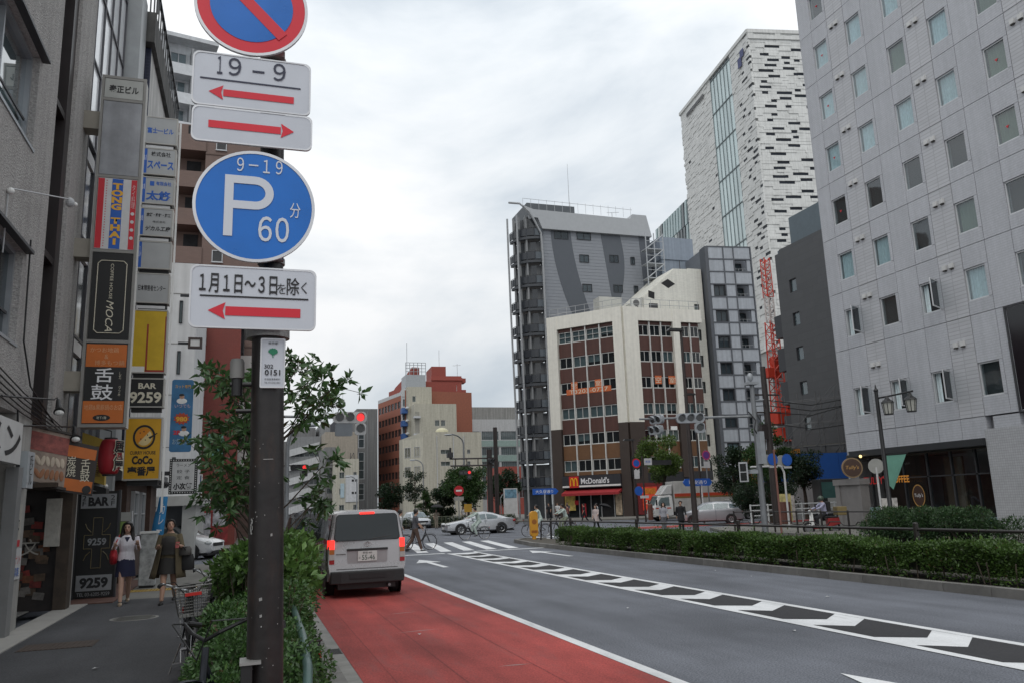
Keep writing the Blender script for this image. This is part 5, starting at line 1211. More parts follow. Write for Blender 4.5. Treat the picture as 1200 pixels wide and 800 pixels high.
# stack of projecting box signs on the navy tiled building
def box_signs():
    GR = mat('box_pale', (.37, .38, .38), .5, var=.08); FR = mat('box_frame', (.40, .39, .36), .5); BS = mat('sign_side', None); BK = mat('sign_black', None)
    x0, W_ = -2.82, .82; Y = 21.0
    def box(label, z0, z1, m, blue=False, t=.3):
        r = T('box_sign', label, 'sign', (x0, Y, z0), 0, 'projecting box signs stacked on the white building')
        h = z1-z0; k = MB(); k.box(0, W_, 0, t, 0, h); k.o('case', BS, r)
        MB().box(.03, W_-.03, -.012, -.002, .03, h-.03).o('face', m, r)
        f = MB(); f.box(0, W_, -.02, -.0, 0, .028); f.box(0, W_, -.02, .0, h-.028, h); f.box(W_-.028, W_, -.021, 0, .028, h-.028); f.o('frame', FR, r)
        if blue: b = MB().box(.03, .14, -.0145, -.0125, .03, h-.03).o('blue_edge', BLUEP, r); txt('B1' if z0 > 7.8 else 'ビル', .07, .14 if z0 > 7.8 else .3, b, (.085, -.017, h*.62), WHITE_INK, vertical=z0 < 7.8)
        MB().box(-.25, 0, .1, .2, h*.4, h*.4+.12).o('arm', DKFR, r); MB().box(.1, W_-.05, .05, .25, -.1, -.001).o('base_rail', BK, r)
        return r
    B = lambda s, w, h, r, x, z, m=BLUEP, **k: txt(s, w, h, r, (x, -.016, z), m, **k)
    r = box('grey box sign with blue building name, topmost of the projecting stack', 11.12, 11.86, GR); B('富士一ビル', .62, .16, r, .42, .36, bold=.03)
    r = box('grey box sign lettered in black and large blue below, second from top', 10.28, 11.0, GR, True); B('株式会社', .46, .13, r, .46, .56, INK, bold=.02); B('スペース', .62, .22, r, .46, .26, bold=.04)
    r = box('grey box sign with blue emblem and big blue characters, third from top', 9.5, 10.22, GR, True); B('有限会社', .36, .11, r, .56, .55, bold=.02); B('太悠', .58, .26, r, .45, .22, bold=.04); MB().box(.24, .34, -.0165, -.0125, .48, .6).o('emblem', BLUEP, r)
    r = box('grey box sign with three lines of small black print, fourth from top', 8.65, 9.39, GR, True); B('店舗・設計・施工', .56, .1, r, .48, .56, INK, bold=.03); B('株式会社', .3, .06, r, .5, .38, INK); B('デカル工房', .58, .13, r, .48, .2, INK, bold=.03, shear=.2)
    r = box('blank grey box sign with narrow blue edge, fifth from top', 7.80, 8.52, GR, True)
    r = box('grey box sign with one line of black print, sixth from top', 6.93, 7.69, GR); B('日本障害者センター', .62, .15, r, .42, .38, INK, bold=.01)
    YL = mat('sign_bright_yellow', (.58, .38, .015), .5)
    r = box('tall yellow box sign with red L shaped line, above the black bar sign', 5.2, 6.76, YL); k = MB(); k.box(.36, .40, -.0165, -.0125, .06, 1.2); k.box(.36, .80, -.0165, -.0125, .03, .08); k.box(.765, .79, -.0165, -.0125, .08, 1.4); k.o('red_line', mat('sign_dark_red', (.28, .03, .015), .5), r); MB().box(.03, .35, -.0165, -.0125, .03, .16).o('white_patch', WHITEP, r)
    r = box('black box sign lettered BAR 9259 in white blackletter', 4.37, 5.08, BK); B('BAR', .40, .14, r, .44, .52, CREAM_INK, bold=.03); B('9259', .70, .27, r, .41, .24, CREAM_INK, bold=.03)
    r = box('large yellow curry house box sign with round bowl emblem', 2.65, 3.91, mat('curry_yellow', (.60, .32, .012), .5)); r.scale = (1, 1, 1.18); k = MB(); n = 40
    for i in range(n):
        t0, t1 = 2*pi*i/n, 2*pi*(i+1)/n
        k.quad(*[(.43+q*cos(t), -.0155, .86+q*sin(t)) for q, t in ((.20, t0), (.245, t0), (.245, t1), (.20, t1))])
    k.o('bowl_ring', INK, r); k = MB(); k.prism([(.43+.185*cos(t), .86+.185*sin(t)) for t in np.linspace(pi*.25, pi*1.25, 20)], -.0155, -.0125); k.o('bowl_curry', mat('curry_orange', (.62, .22, .01), .5), r); k = MB(); k.prism([(.43+.17*cos(t), .86+.17*sin(t)) for t in np.linspace(-pi*.75, pi*.25, 20)], -.0157, -.0125); k.o('bowl_rice', mat('rice', (.66, .52, .25), .5), r)
    k = MB()
    for a, b in ((.34, .94), (.42, .97), (.36, .82), (.5, .9), (.46, .8)): k.disc(a, b, .014, -.017, -.0156, 10)
    k.o('bowl_spot', INK, r); k = MB(); k.prism([(.52, .85), (.56, .82), (.72, .93), (.71, .945)], -.018, -.0158); k.o('spoon', INK, r)
    B('CURRY HOUSE', .56, .07, r, .42, .545, INK, bold=.02); B('CoCo', .46, .17, r, .42, .40, INK, bold=.05); B('壱番屋', .60, .19, r, .41, .18, INK, bold=.04)
    pp = T('sign_post_rail', 'white vertical rail that carries the stack of box signs', 'pole', (-1.985, 21.0, 0)); k = MB(); k.box(0, .045, .32, .38, 1.9, 11.9); k.box(-.9, 0, .34, .38, 11.6, 11.66); k.o('post', WHITEP, pp)
    for z in (11.02, 9.41, 8.54, 6.80): MB().box(-.75, -.1, .02, .05, z, z+.07).o('tube_lamp', mat('tube_white', (.6, .6, .6), .4), pp)
box_signs()
def left_street_signs():
    BK = mat('sign_black', None)
    r = T('bar_board', 'tall black bar board lettered BAR and 9259 standing on the tiled apron', 'signboard', (-3.42, 19.5, .16), radians(2))
    MB().box(0, .76, 0, .16, .02, 2.22).o('board', BK, r); pl = mat('board_silver', (.27, .28, .29), .5, var=.15, scale=4)
    p = MB().box(.04, .72, -.012, -.002, 1.86, 2.16).o('top_panel', pl, r); txt('BAR', .40, .19, p, (.38, -.016, 2.0), INK, bold=.05); txt('2F', .08, .22, p, (.1, -.016, 2.02), INK, vertical=True); txt('2F', .08, .22, p, (.65, -.016, 2.02), INK, vertical=True)
    p = MB().box(.04, .72, -.012, -.002, .16, .48).o('bottom_panel', pl, r); txt('9259', .54, .22, p, (.38, -.016, .32), INK, bold=.05); txt('TEL 03-6205-9259', .62, .07, r, (.38, -.006, .09), pl)
    go = mat('dull_gold', (.16, .13, .07), .4, var=.3); k = MB()
    for a, b in (((.30, .62), (.30, 1.02)), ((.30, 1.02), (.14, 1.02)), ((.14, 1.02), (.14, 1.30)), ((.14, 1.30), (.30, 1.30)), ((.30, 1.3), (.30, 1.66)), ((.30, 1.66), (.48, 1.66)), ((.48, 1.66), (.48, 1.3)), ((.48, 1.3), (.64, 1.3)), ((.64, 1.3), (.64, 1.02)), ((.64, 1.02), (.48, 1.02)), ((.48, 1.02), (.48, .62)), ((.48, .62), (.30, .62))): k.tube([(a[0], -.006, a[1]), (b[0], -.006, b[1])], .008, 4)
    for s in (-1, 1):
        for t in (1, -1): k.tube([(.39+s*.12, -.006, 1.16+t*.2), (.39+s*.2, -.006, 1.16+t*.28), (.39+s*.24, -.006, 1.16+t*.38)], .01, 4)
    k.o('cross_emblem', go, r); txt('9259', .36, .15, r, (.39, -.01, 1.16), pl, bold=.03)
    MB().box(-.02, .0, -.02, .18, 0, 2.24).o('edge', DKFR, r); MB().box(.76, .80, -.02, .18, 0, 2.24).o('edge', DKFR, r)
    k = MB(); k.ell((.5, -.1, 2.32), (.05, .08, .05), 8, 6); k.tube([(.5, 0, 2.22), (.5, -.1, 2.36)], .012, 5); k.o('lamp', mat('bulb', None), r)
    r = T('green_notice', 'green and white notice panel next to the bar board', 'notice', (-2.62, 19.7, 0)); MB().box(0, .2, 0, .05, 1.1, 1.72).o('panel', mat('notice_green', (.16, .24, .06), .6), r); MB().box(0, .2, 0, .05, 1.73, 1.92).o('header', mat('notice_grey', (.3, .3, .28), .6), r); MB().tube([(.22, .02, .15), (.22, .02, 1.94)], .02, 8).o('pole', ALU, r)
    r = T('blue_nobori_flag', 'tall blue cloth advertising flag leaning over the pavement', 'flag', (-2.62, 25.6, .16)); k = MB()
    pts = []; n = 12
    for i in range(n+1):
        z = .3+1.9*i/n; o_ = .09*sin(i*.7); pts += [(-.12+z*.13, o_, z), (.30+z*.055, o_*.5-.04, z)]
    k.add(pts, [(2*i, 2*i+1, 2*i+3, 2*i+2) for i in range(n)]); k.o('cloth', mat('flag_blue', (.03, .20, .42), .75), r, smooth=60).modifiers.new('t', 'SOLIDIFY').thickness = .006
    txt('カレーの店', .16, 1.5, r, (.24, -.14, 1.25), WHITE_INK, rot=(pi/2, radians(6), 0), vertical=True); MB().tube([(-.15, .03, 0), (.2, .03, 2.3)], .012, 6).o('pole', WHITEP, r); MB().box(-.3, .1, -.15, .25, 0, .06).o('base', BK, r)
    r = T('tall_ad_banner', 'tall vertical blue advertising banner on the white building', 'banner', (-2.62, 30, 3.95)); MB().prism(rrect(0, .70, 0, 2.5, .08), 0, .12).o('panel', mat('banner_blue', (.04, .16, .32), .5, var=.3, scale=2), r)
    k = MB(); n = 24; k.prism([(.36+(.27 if i % 2 else .2)*cos(2*pi*i/n), 1.14+(.22 if i % 2 else .16)*sin(2*pi*i/n)) for i in range(n)], -.012, -.002); k.o('burst', mat('burst_red', (.45, .06, .02), .5), r); txt('980', .36, .17, r, (.36, -.016, 1.12), mat('yellow_print', None), bold=.04); txt('いつでも', .5, .12, r, (.37, -.006, 1.58), mat('pink_print', None)); txt('2F', .22, .14, r, (.22, -.006, .66), REDP, bold=.05); txt('カット専門', .5, .12, r, (.36, -.006, 2.26), mat('yellow_print', None))
    sk = mat('poster_skin', (.42, .25, .17), .6); wt = WHITEP
    for x, z in ((.34, 1.9), (.45, .78)):
        MB().ell((x, 0, z), (.08, .01, .09), 12, 8).o('face_print', sk, r); MB().ell((x, .0, z-.15), (.17, .008, .1), 12, 8).o('shirt_print', wt, r); MB().ell((x-.01, .0, z+.055), (.085, .013, .055), 12, 8).o('hair_print', INK, r)
    txt('お気軽に', .5, .2, r, (.35, -.006, .35), mat('pale_blue_poster', None))
    r = T('ramen_sign', 'white ramen sign framed by a border of round bulbs', 'sign', (-2.83, 33, 2.6), 0); MB().box(0, .98, 0, .25, 0, 1.3).o('case', BK, r); MB().box(.1, .88, -.012, -.002, .1, 1.2).o('face', mat('sign_white', None), r)
    txt('ラーメン', .5, .12, r, (.49, -.016, 1.06), INK); txt('餃 子', .46, .13, r, (.49, -.016, .83), INK); txt('定 食', .46, .13, r, (.49, -.016, .60), INK); txt('小次郎', .66, .26, r, (.48, -.016, .28), INK, bold=.05)
    bm = MB().ell((0, 0, 0), (.022, .022, .022), 8, 6).mesh('bulb', mat('bulb', None))
    for i in range(11):
        for z in (.05, 1.25): link('bulb', bm, r, (.05+i*.088, -.02, z))
    for i in range(13):
        for x in (.05, .93): link('bulb', bm, r, (x, -.02, .14+i*.085))
    MB().box(-.6, 0, .1, .2, .7, .85).o('arm', DKFR, r)
    r = T('ticket_stand', 'white patterned shop stand between the two women on the pavement', 'stand', (-2.42, 21.6, .16)); MB().box(0, .36, 0, .4, .04, 1.25).o('body', mat('stand_white', (.32, .33, .33), .6, var=.5, scale=7), r, bevel=.02); MB().box(-.02, .38, -.02, .42, 1.25, 1.3).o('top', WHITEP, r); MB().box(.02, .34, .02, .38, 0, .04).o('plinth', BK, r)
left_street_signs()
# ------------------------------------------------------------------ road sign post in front
def sign_post():
    SIGNW = mat('sign_sheet_white', (.52, .55, .60), .38, var=.04, scale=6); SBLUE = mat('sign_sheet_blue', (.004, .135, .50), .3, var=.10, scale=3); SRED = mat('sign_sheet_red', (.60, .012, .03), .35, var=.06)
    EDGE = mat('sign_edge', (.58, .59, .61), .4, metal=.3); INKN = mat('navy_print', (.018, .022, .05), .5, var=0)
    rust = mat('brown_pole_paint', (.017, .0135, .013), .42, var=.5, scale=7, streak=.5, bump=.12, bscale=14)
    t = rust.node_tree; n = t.nodes; l = t.links; b = n['Principled BSDF']     # scuffed and rusty patches
    tc = n.new('ShaderNodeTexCoord'); nz = n.new('ShaderNodeTexNoise'); nz.inputs['Scale'].default_value = 5.5; nz.inputs['Detail'].default_value = 9; nz.inputs['Roughness'].default_value = .7
    mp = n.new('ShaderNodeMapping'); mp.inputs['Scale'].default_value = (1, 1, .32); l.new(tc.outputs['Object'], mp.inputs[0]); l.new(mp.outputs[0], nz.inputs['Vector'])
    mr = n.new('ShaderNodeMapRange'); mr.inputs[1].default_value = .54; mr.inputs[2].default_value = .70; mr.inputs[4].default_value = .65; l.new(nz.outputs[0], mr.inputs[0])
    mx = n.new('ShaderNodeMix'); mx.data_type = 'RGBA'; src = b.inputs['Base Color'].links[0].from_socket; l.new(mr.outputs[0], mx.inputs[0]); l.new(src, mx.inputs[6]); mx.inputs[7].default_value = (.05, .026, .017, 1); l.new(mx.outputs[2], b.inputs['Base Color'])
    r = T('road_sign_post', 'dark brown post carrying round parking signs and arrow plates on planted strip', 'sign post', (.118, 4.46, .13)); r.rotation_euler = (radians(.2), radians(-.85), 0)
    k = MB(); k.tube([(0, 0, 0), (0, 0, 2.62)], [.092, .083], 28); k.o('pole', rust, r, smooth=40)
    k = MB(); k.tube([(0.012, 0, 2.62), (.012, 0, 5.2)], .064, 24); k.o('upper_pole', rust, r, smooth=40)
    k = MB(); k.tube([(0, 0, 2.585), (0, 0, 2.635)], .112, 24); k.tube([(0, 0, 2.635), (0, 0, 2.66)], .1, 24)
    for z in (2.62, 3.0, 3.5, 3.85, 4.2, 4.6): k.tube([(0.012, 0, z), (0.012, 0, z+.03)], .073, 20); k.box(-.05, .074, -.1, -.055, z, z+.03)
    k.o('clamp', mat('zinc', (.32, .32, .31), .5, metal=.6, var=.2), r)
    fl = MB()
    rg = random.Random(9)
    for z, a, w, h in [(1.62+rg.uniform(-.05, .05), -2.5+rg.uniform(-.1, .1), rg.uniform(.002, .006), rg.uniform(.004, .014)) for _ in range(9)]+[(1.25, -1.85, .008, .009), (1.17, -1.83, .006, .008), (1.12, -1.8, .003, .004), (1.56, -1.3, .005, .008), (1.94, -1.5, .025, .002)]+[(rg.uniform(.9, 2.2), rg.uniform(-2.4, -.8), rg.uniform(.001, .003), rg.uniform(.001, .004)) for _ in range(26)]:
        x, y = .0905*cos(a), .0905*sin(a); tx, ty = -sin(a), cos(a)
        fl.quad((x-tx*w, y-ty*w, z-h), (x+tx*w, y+ty*w, z-h*.6), (x+tx*w*.8, y+ty*w*.8, z+h), (x-tx*w*1.1, y-ty*w*1.1, z+h*.7))
    fl.o('scuff', mat('scuff', (.30, .30, .29), .8, var=.2), r)
    X0 = -.118+.05; Z0 = -.13; Yp = -.16     # plate plane, world x,z to local (post lean included roughly)
    def plate(name, x0, x1, z0, z1, rr, m=SIGNW):
        cx, cz = (x0+x1)/2+X0, (z0+z1)/2+Z0
        p = MB().prism(rrect(-(x1-x0)/2, (x1-x0)/2, -(z1-z0)/2, (z1-z0)/2, rr), 0, .004).o(name, m, r, (cx, Yp, cz), (0, radians(.85), 0))
        e = MB(); o_ = rrect(-(x1-x0)/2, (x1-x0)/2, -(z1-z0)/2, (z1-z0)/2, rr); o2 = [(x*1.0+(.008 if x > 0 else -.008), z+(.008 if z > 0 else -.008)) for x, z in o_]
        n_ = len(o_)
        for i in range(n_):
            j = (i+1) % n_; e.quad((o_[i][0], -.003, o_[i][1]), (o2[i][0], -.003, o2[i][1]), (o2[j][0], -.003, o2[j][1]), (o_[j][0], -.003, o_[j][1])); e.quad((o2[i][0], -.003, o2[i][1]), (o2[i][0], .014, o2[i][1]), (o2[j][0], .014, o2[j][1]), (o2[j][0], -.003, o2[j][1]))
        e.o('rim', EDGE, p); return p
    def roundsign(name, cx, cz, R, m):
        p = MB().disc(0, 0, R, 0, .004, 56).o(name, m, r, (cx+X0, Yp, cz+Z0), (0, radians(.85), 0)); k = MB()
        for i in range(56):
            a, c = 2*pi*i/56, 2*pi*(i+1)/56
            k.quad(*[(q*cos(t_), -.003, q*sin(t_)) for q, t_ in ((R-.012, a), (R+.004, a), (R+.004, c), (R-.012, c))]); k.quad(((R+.004)*cos(a), -.003, (R+.004)*sin(a)), ((R+.004)*cos(a), .016, (R+.004)*sin(a)), ((R+.004)*cos(c), .016, (R+.004)*sin(c)), ((R+.004)*cos(c), -.003, (R+.004)*sin(c)))
        k.o('rim', EDGE, p); return p
    def arrow(p, x0, x1, z, w, hl, hw, left=True):
        k = MB(); s = -1 if left else 1; tip = x0 if left else x1; tail = x1 if left else x0
        k.quad((tail, -.003, z-w), (tail, -.003, z+w), (tip-s*hl, -.003, z+w), (tip-s*hl, -.003, z-w)) if not left else k.quad((tail, -.003, z-w), (tip-s*hl, -.003, z-w), (tip-s*hl, -.003, z+w), (tail, -.003, z+w))
        k.add([(tip, -.003, z), (tip-s*hl, -.003, z+hw), (tip-s*(hl*.86), -.003, z), (tip-s*hl, -.003, z-hw)], [(0, 1, 2, 3)] if not left else [(0, 3, 2, 1)])
        k.o('arrow', SRED, p)
    p = roundsign('no_parking_disc', -.04, 4.585, .30, SRED); k = MB(); k.disc(0, 0, .222, -.0025, -.0008, 48); k.o('blue_field', SBLUE, p); k = MB(); k.m = Matrix.Rotation(radians(45), 4, 'Y'); k.box(-.24, .24, -.0045, -.003, -.031, .031); k.o('diagonal_bar', SRED, p)
    p = plate('time_plate', -.333, .272, 3.965, 4.262, .035); txt('１', .028, .105, p, (-.172, -.004, .085), INKN, bold=.006); txt('９', .066, .105, p, (-.095, -.004, .085), INKN, bold=.006); MB().box(-.003, .06, -.0035, -.002, .066, .078).o('dash', INKN, p); txt('９', .066, .105, p, (.14, -.004, .085), INKN, bold=.006); MB().box(-.27, .255, -.0035, -.002, -.004, .004).o('rule', INKN, p); arrow(p, -.225, .22, -.075, .02, .075, .042)
    p = plate('arrow_plate', -.330, .280, 3.757, 3.945, .035); arrow(p, -.228, .215, .0, .021, .07, .042, False)
    p = roundsign('parking_disc', -.01, 3.405, .308, SBLUE); WI = mat('sign_letter_white', (.58, .61, .66), .4, var=0)
    k = MB(); k.box(-.155, -.11, -.004, -.002, -.175, .165); pts = []
    for i in range(17):
        t_ = pi/2-pi*i/16; pts.append((.0+.095*cos(t_), .072+.093*sin(t_)))
    n_ = len(pts)
    for i in range(n_-1):
        a, c = pts[i], pts[i+1]; ia, ic = ((a[0])*.55, .072+(a[1]-.072)*.52), ((c[0])*.55, .072+(c[1]-.072)*.52)
        k.quad((ia[0], -.0035, ia[1]), (a[0], -.0035, a[1]), (c[0], -.0035, c[1]), (ic[0], -.0035, ic[1]))
    k.box(-.11, .0, -.004, -.002, .1205, .165); k.box(-.11, .0, -.004, -.002, -.021, .0235); k.o('letter_p', WI, p)
    txt('９－１９', .235, .078, p, (.02, -.004, .228), WI, bold=.004); txt('６', .07, .14, p, (.055, -.004, -.125), WI, bold=.012); txt('０', .07, .14, p, (.143, -.004, -.125), WI, bold=.012); txt('分', .055, .085, p, (.208, -.004, -.01), WI, bold=.0)
    p = plate('exception_plate', -.315, .300, 2.742, 3.058, .035); txt('１月１日～３日', .385, .105, p, (-.078, -.004, .07), INK, bold=.016); txt('を', .045, .055, p, (.137, -.004, .055), INK); txt('除', .065, .095, p, (.195, -.004, .07), INK, bold=.01); txt('く', .03, .065, p, (.252, -.004, .065), INK); MB().box(-.265, .275, -.0035, -.002, -.002, .006).o('rule', INK, p); arrow(p, -.225, .235, -.075, .024, .085, .045)
    p = plate('number_plate', .035, .145, 2.445, 2.69, .008); p.location.y = -.104; txt('東京都', .05, .014, p, (0, -.004, .105), INK)
    k = MB(); g_ = [(0, -.012)]+[(.024*cos(t_), .008+.018*sin(t_)+(.002 if i % 2 else -.001)) for i, t_ in enumerate(np.linspace(-.25, pi+.25, 14))]; k.prism([(x, z+.052) for x, z in g_], -.0035, -.001); k.box(-.0025, .0025, -.0035, -.001, .03, .042); k.o('leaf_emblem', mat('emblem_green', (.01, .18, .09), .5, var=0), p)
    txt('302', .045, .022, p, (-.02, -.004, -.018), INK, bold=.01); txt('0151', .078, .03, p, (-.0, -.004, -.05), INK, bold=.02); txt('歩道整備事務所', .08, .011, p, (0, -.004, -.085), INK); txt('TEL 03-3343-4061', .08, .009, p, (0, -.004, -.103), INK)
    k = MB(); k.tube([(-.08, 0, 2.34), (-.19, 0, 2.34)], .012, 8); k.tube([(-.155, 0, 2.28), (-.155, 0, 2.37)], .028, 14); k.o('lamp_bracket', BLACK, r); MB().tube([(-.08, 0, 2.20), (-.16, 0, 2.20)], .010, 8).o('lower_bracket', BLACK, r)
    k = MB(); k.tube([(-.155, 0, 2.372), (-.155, 0, 2.39), (-.155, 0, 2.46), (-.155, 0, 2.475)], [.036, .037, .037, .03], 18); k.o('beacon', mat('beacon_grey', (.20, .20, .19), .5), r, smooth=40)
    bx = MB(); bx.box(-.115, -.06, -.12, .02, .0, .95); bx.o('cable_box', mat('box_black', (.015, .015, .016), .5), r, bevel=.006); MB().box(-.12, -.02, -.13, .03, .952, .965).o('box_cap', mat('zinc', None), r)
sign_post()

# ------------------------------------------------------------------ traffic signals, lamps, rails
SIGG = mat('signal_grey', (.34, .36, .38), .5, metal=.2); LENS = mat('dark_lens', (.018, .02, .02), .15, spec=.8); REDON = mat('red_lamp_lit', (.75, .03, .03), .3, emit=1.1, var=0); POLE = mat('galvanised', (.22, .23, .24), .5, metal=.3, streak=.2, var=.15); DPOLE = mat('dark_brown_pole', (.03, .022, .02), .5, var=.2)
def head(par, loc, rz, n=3, lit=None, arrow=False, body=None, sc=1.0):
    """horizontal signal head, lenses facing local -y, origin at centre"""
    h = link('signal_head', None, par, loc, (0, 0, rz)); h.scale = (sc, sc, sc)
    w = .40*n; k = MB(); k.prism(rrect(-w/2-.04, w/2+.04, -.22, .22, .16), 0, .18); k.o('housing', body or SIGG, h)
    pos = [(-w/2+.2+.4*i, 0) for i in range(n)]
    if arrow: MB().prism(rrect(w/2-.42, w/2+.02, -.68, -.23, .1), 0, .18).o('arrow_housing', body or SIGG, h); pos.append((w/2-.2, -.44))
    for i, (x, z) in enumerate(pos):
        MB().disc(x, z, .15, -.012, -.002, 20).o('lens', REDON if i == lit else LENS, h)
        v = MB(); m_ = 14
        for j in range(m_):
            a, c = -.5+(pi+1)*j/m_, -.5+(pi+1)*(j+1)/m_
            la = .26*max(0.25, sin(max(0, min(pi, a)))); lc = .26*max(.25, sin(max(0, min(pi, c))))
            v.quad((x+.17*cos(a), -.003, z+.17*sin(a)), (x+.17*cos(c), -.003, z+.17*sin(c)), (x+.17*cos(c), -lc, z+.17*sin(c)), (x+.17*cos(a), -la, z+.17*sin(a)))
        v.o('visor', body or SIGG, h)
    return h
def pole_lean(o): return o
def signals():
    r = T('traffic_signal', 'grey signal pole with long arm and unlit lamps over the far carriageway', 'traffic signal', (21.3, 30.7, .15), 0, 'traffic signals at the crossing'); k = MB()
    k.tube([(0, 0, 0), (0, 0, 6.5)], [.14, .10], 14); k.o('pole', POLE, r, smooth=40); a = Vector((-2.15, 1.05, 5.03)); k = MB(); k.tube([(0, 0, 5.1), (-4.9, 1.55, 5.15)], [.06, .045], 10); k.o('arm', POLE, r)
    rz = radians(-18+2)
    head(r, (-2.75, .8, 5.12), rz, 3, None, True, sc=.98)
    head(r, (-4.25, 1.25, 5.1), radians(-75), 2, None, sc=.9); head(r, (-4.3, 1.3, 4.65), radians(-75), 2, None, sc=.9)
    MB().box(-.55, -.25, -.04, .0, 0, .16).o('small_plate', WHITEP, r, (-3.2, .85, 4.6))
    k = MB(); k.box(-.12, .12, -.4, -.12, 3.0, 4.4); k.box(-.55, -.15, -.1, .2, 2.6, 2.75); k.o('control_box', SIGG, r); k = MB(); k.tube([(.0, -.15, 4.2), (-.25, -.25, 4.5), (-.1, -.2, 4.9), (-.3, 0, 5.3)], .03, 6); k.tube([(-.1, -.2, 4.2), (.15, -.2, 4.9), (0, 0, 5.4)], .03, 6); k.o('cable', BLACK, r)
    k = MB(); k.box(-.28, .22, -.2, .2, 6.5, 6.62); k.ell((-.05, 0, 6.85), (.13, .13, .2), 10, 8); k.o('sensor', SIGG, r); MB().tube([(.05, 0, 5.8), (.55, 0, 5.85)], .025, 6).o('stub_arm', SIGG, r)
    k = MB(); k.box(-.18, .18, 0, .2, 0, .85); k = k.o('pedestrian_head', mat('ped_white', (.42, .43, .44), .5), r, (-.9, -.1, 2.25), (0, 0, radians(-40))); MB().box(-.13, .13, -.012, -.002, .45, .78).o('lens', LENS, k); MB().box(-.13, .13, -.012, -.002, .06, .4).o('lens', LENS, k); MB().tube([(-.8, 0, 2.7), (0, 0, 2.8)], .03, 6).o('bracket', POLE, r)
    r = T('traffic_signal', 'signal with lit red lamp on arm beside the big leaning tree branch', 'traffic signal', (.62, 31, .13), 0, 'traffic signals at the crossing'); k = MB(); k.tube([(0, 0, 0), (0, 0, 6.2)], [.12, .09], 14); k.o('pole', POLE, r); k = MB(); k.tube([(0, 0, 5.15), (3.0, 0, 5.10)], .05, 10); k.o('arm', POLE, r); head(r, (2.98, -.1, 5.1), radians(-4), 3, 2, True, mat('signal_pale', (.42, .43, .43), .5), sc=.97)
    MB().prism(rrect(-.32, .32, -.7, -.24, .06), 0, .12).o('back_plate', mat('plate_bluegrey', (.16, .18, .2), .5), r, (2.75, -.1, 5.1))
    r = T('traffic_signal', 'small far signal with lit red lamp just right of the big sign post', 'traffic signal', (2.1, 60, .13), 0, 'traffic signals at the crossing'); k = MB(); k.tube([(0, 0, 0), (0, 0, 5.6)], .1, 12); k.tube([(0, 0, 4.9), (1.2, 0, 4.9)], .05, 8); k.o('pole', DPOLE, r); head(r, (1.3, -.2, 4.75), radians(-6), 3, 2, True, mat('signal_dark', (.03, .03, .032), .5), sc=.95)
    r = T('traffic_signal', 'dark brown gantry signal with double arm and lit red lamp before far trees', 'traffic signal', (19.9, 68, .15), 0, 'traffic signals at the crossing'); k = MB(); k.tube([(0, 0, 0), (0, 0, 6.4)], .24, 14); k.o('pole', DPOLE, r); k = MB()
    for z in (5.65, 5.05): k.tube([(.4, 0, z), (-3.4, .3, z)], .07, 8)
    for x in (0, -1, -2, -3): k.tube([(x, .1, 5.05), (x, .1, 5.65)], .04, 6)
    k.o('arm', DPOLE, r); dk = mat('signal_dark', None); head(r, (-2.2, -.1, 4.45), radians(-15), 3, 2, True, dk, sc=.85); head(r, (.1, -.4, 5.4), radians(40), 2, None, False, dk, sc=.9); k = MB(); k.box(-3.7, -3.2, .1, .5, 5.75, 6.2); k.tube([(-3.4, .3, 5.6), (-3.4, .3, 6.6)], .1, 8); k.o('camera', dk, r); k = MB(); k.tube([(1.5, 3, 0), (1.5, 3, 8.6)], .2, 10); k.o('mast', DPOLE, r)
    # street lamps
    def lamp(label, x, y, h, reach, m, ang):
        r = T('street_lamp', label, 'street lamp', (x, y, .13), ang, 'street lamps'); k = MB(); n_ = 9
        k.tube([(0, 0, 0), (0, 0, h-1.3)]+[(-reach*(1-cos(pi/2*i/n_)), 0, h-1.3+1.3*sin(pi/2*i/n_)) for i in range(n_+1)], [.13, .1]+[.09]*(n_+1), 10); k.o('pole', m, r, smooth=50)
        k = MB(); k.ell((-reach-.35, 0, h-.05), (.55, .2, .13), 12, 6); k.o('lamp_head', SIGG, r)
    lamp('tall curved street lamp before the low cream building', 25.9, 100, 10.6, 1.6, POLE, 0); lamp('smaller curved street lamp left of the low cream building', 28.9, 140, 9.8, 1.5, POLE, 0); lamp('far curved street lamp half hidden behind the signal with tree branch', 1.9, 44, 6.2, .7, POLE, pi)
    lamp('far curved lamp seen over the roof of the van', 17.5, 140, 7.2, 1.2, POLE, 0)
    for lab, x, y, h, b in (('dark brown street lamp with flat head by the crossing corner', 21.6, 37.0, 10.3, True), ('slim dark lamp in front of the cream tiled building', 32.5, 54.5, 9.4, False), ('second slim dark lamp by the corner restaurant poster', 28.6, 57.6, 6.2, False)):
        r = T('street_lamp', lab, 'street lamp', (x, y, .15), 0, 'street lamps'); k = MB(); k.tube([(0, 0, 0), (0, 0, h*.45), (0, 0, h)], [.16, .1, .07] if b else [.1, .08, .06], 12); k.o('pole', DPOLE, r, smooth=40); k = MB(); k.loft([[(-.8, -.16, h), (.12, -.16, h), (.12, .16, h), (-.8, .16, h)], [(-.7, -.12, h+.14), (.05, -.12, h+.14), (.05, .12, h+.14), (-.7, .12, h+.14)]]); k.o('lamp_head', BLACK, r)
    r = T('lantern_post', 'black ornamental post with two hanging lanterns and a pale green pennant', 'street lamp', (23.2, 25.35, .15)); k = MB(); k.tube([(0, 0, 0), (0, 0, .9), (0, 0, .95), (0, 0, 5.5)], [.13, .12, .085, .07], 14); k.tube([(0, 0, 5.5), (0, 0, 5.75)], [.06, .01], 8); k.ell((0, 0, 5.5), (.09, .09, .09), 10, 8); k.o('post', BLACK, r, smooth=40); k = MB(); k.tube([(0, 0, 5.2), (.2, -.75, 5.24), (.32, -1.5, 5.28)], .035, 8); k.o('arm', BLACK, r)
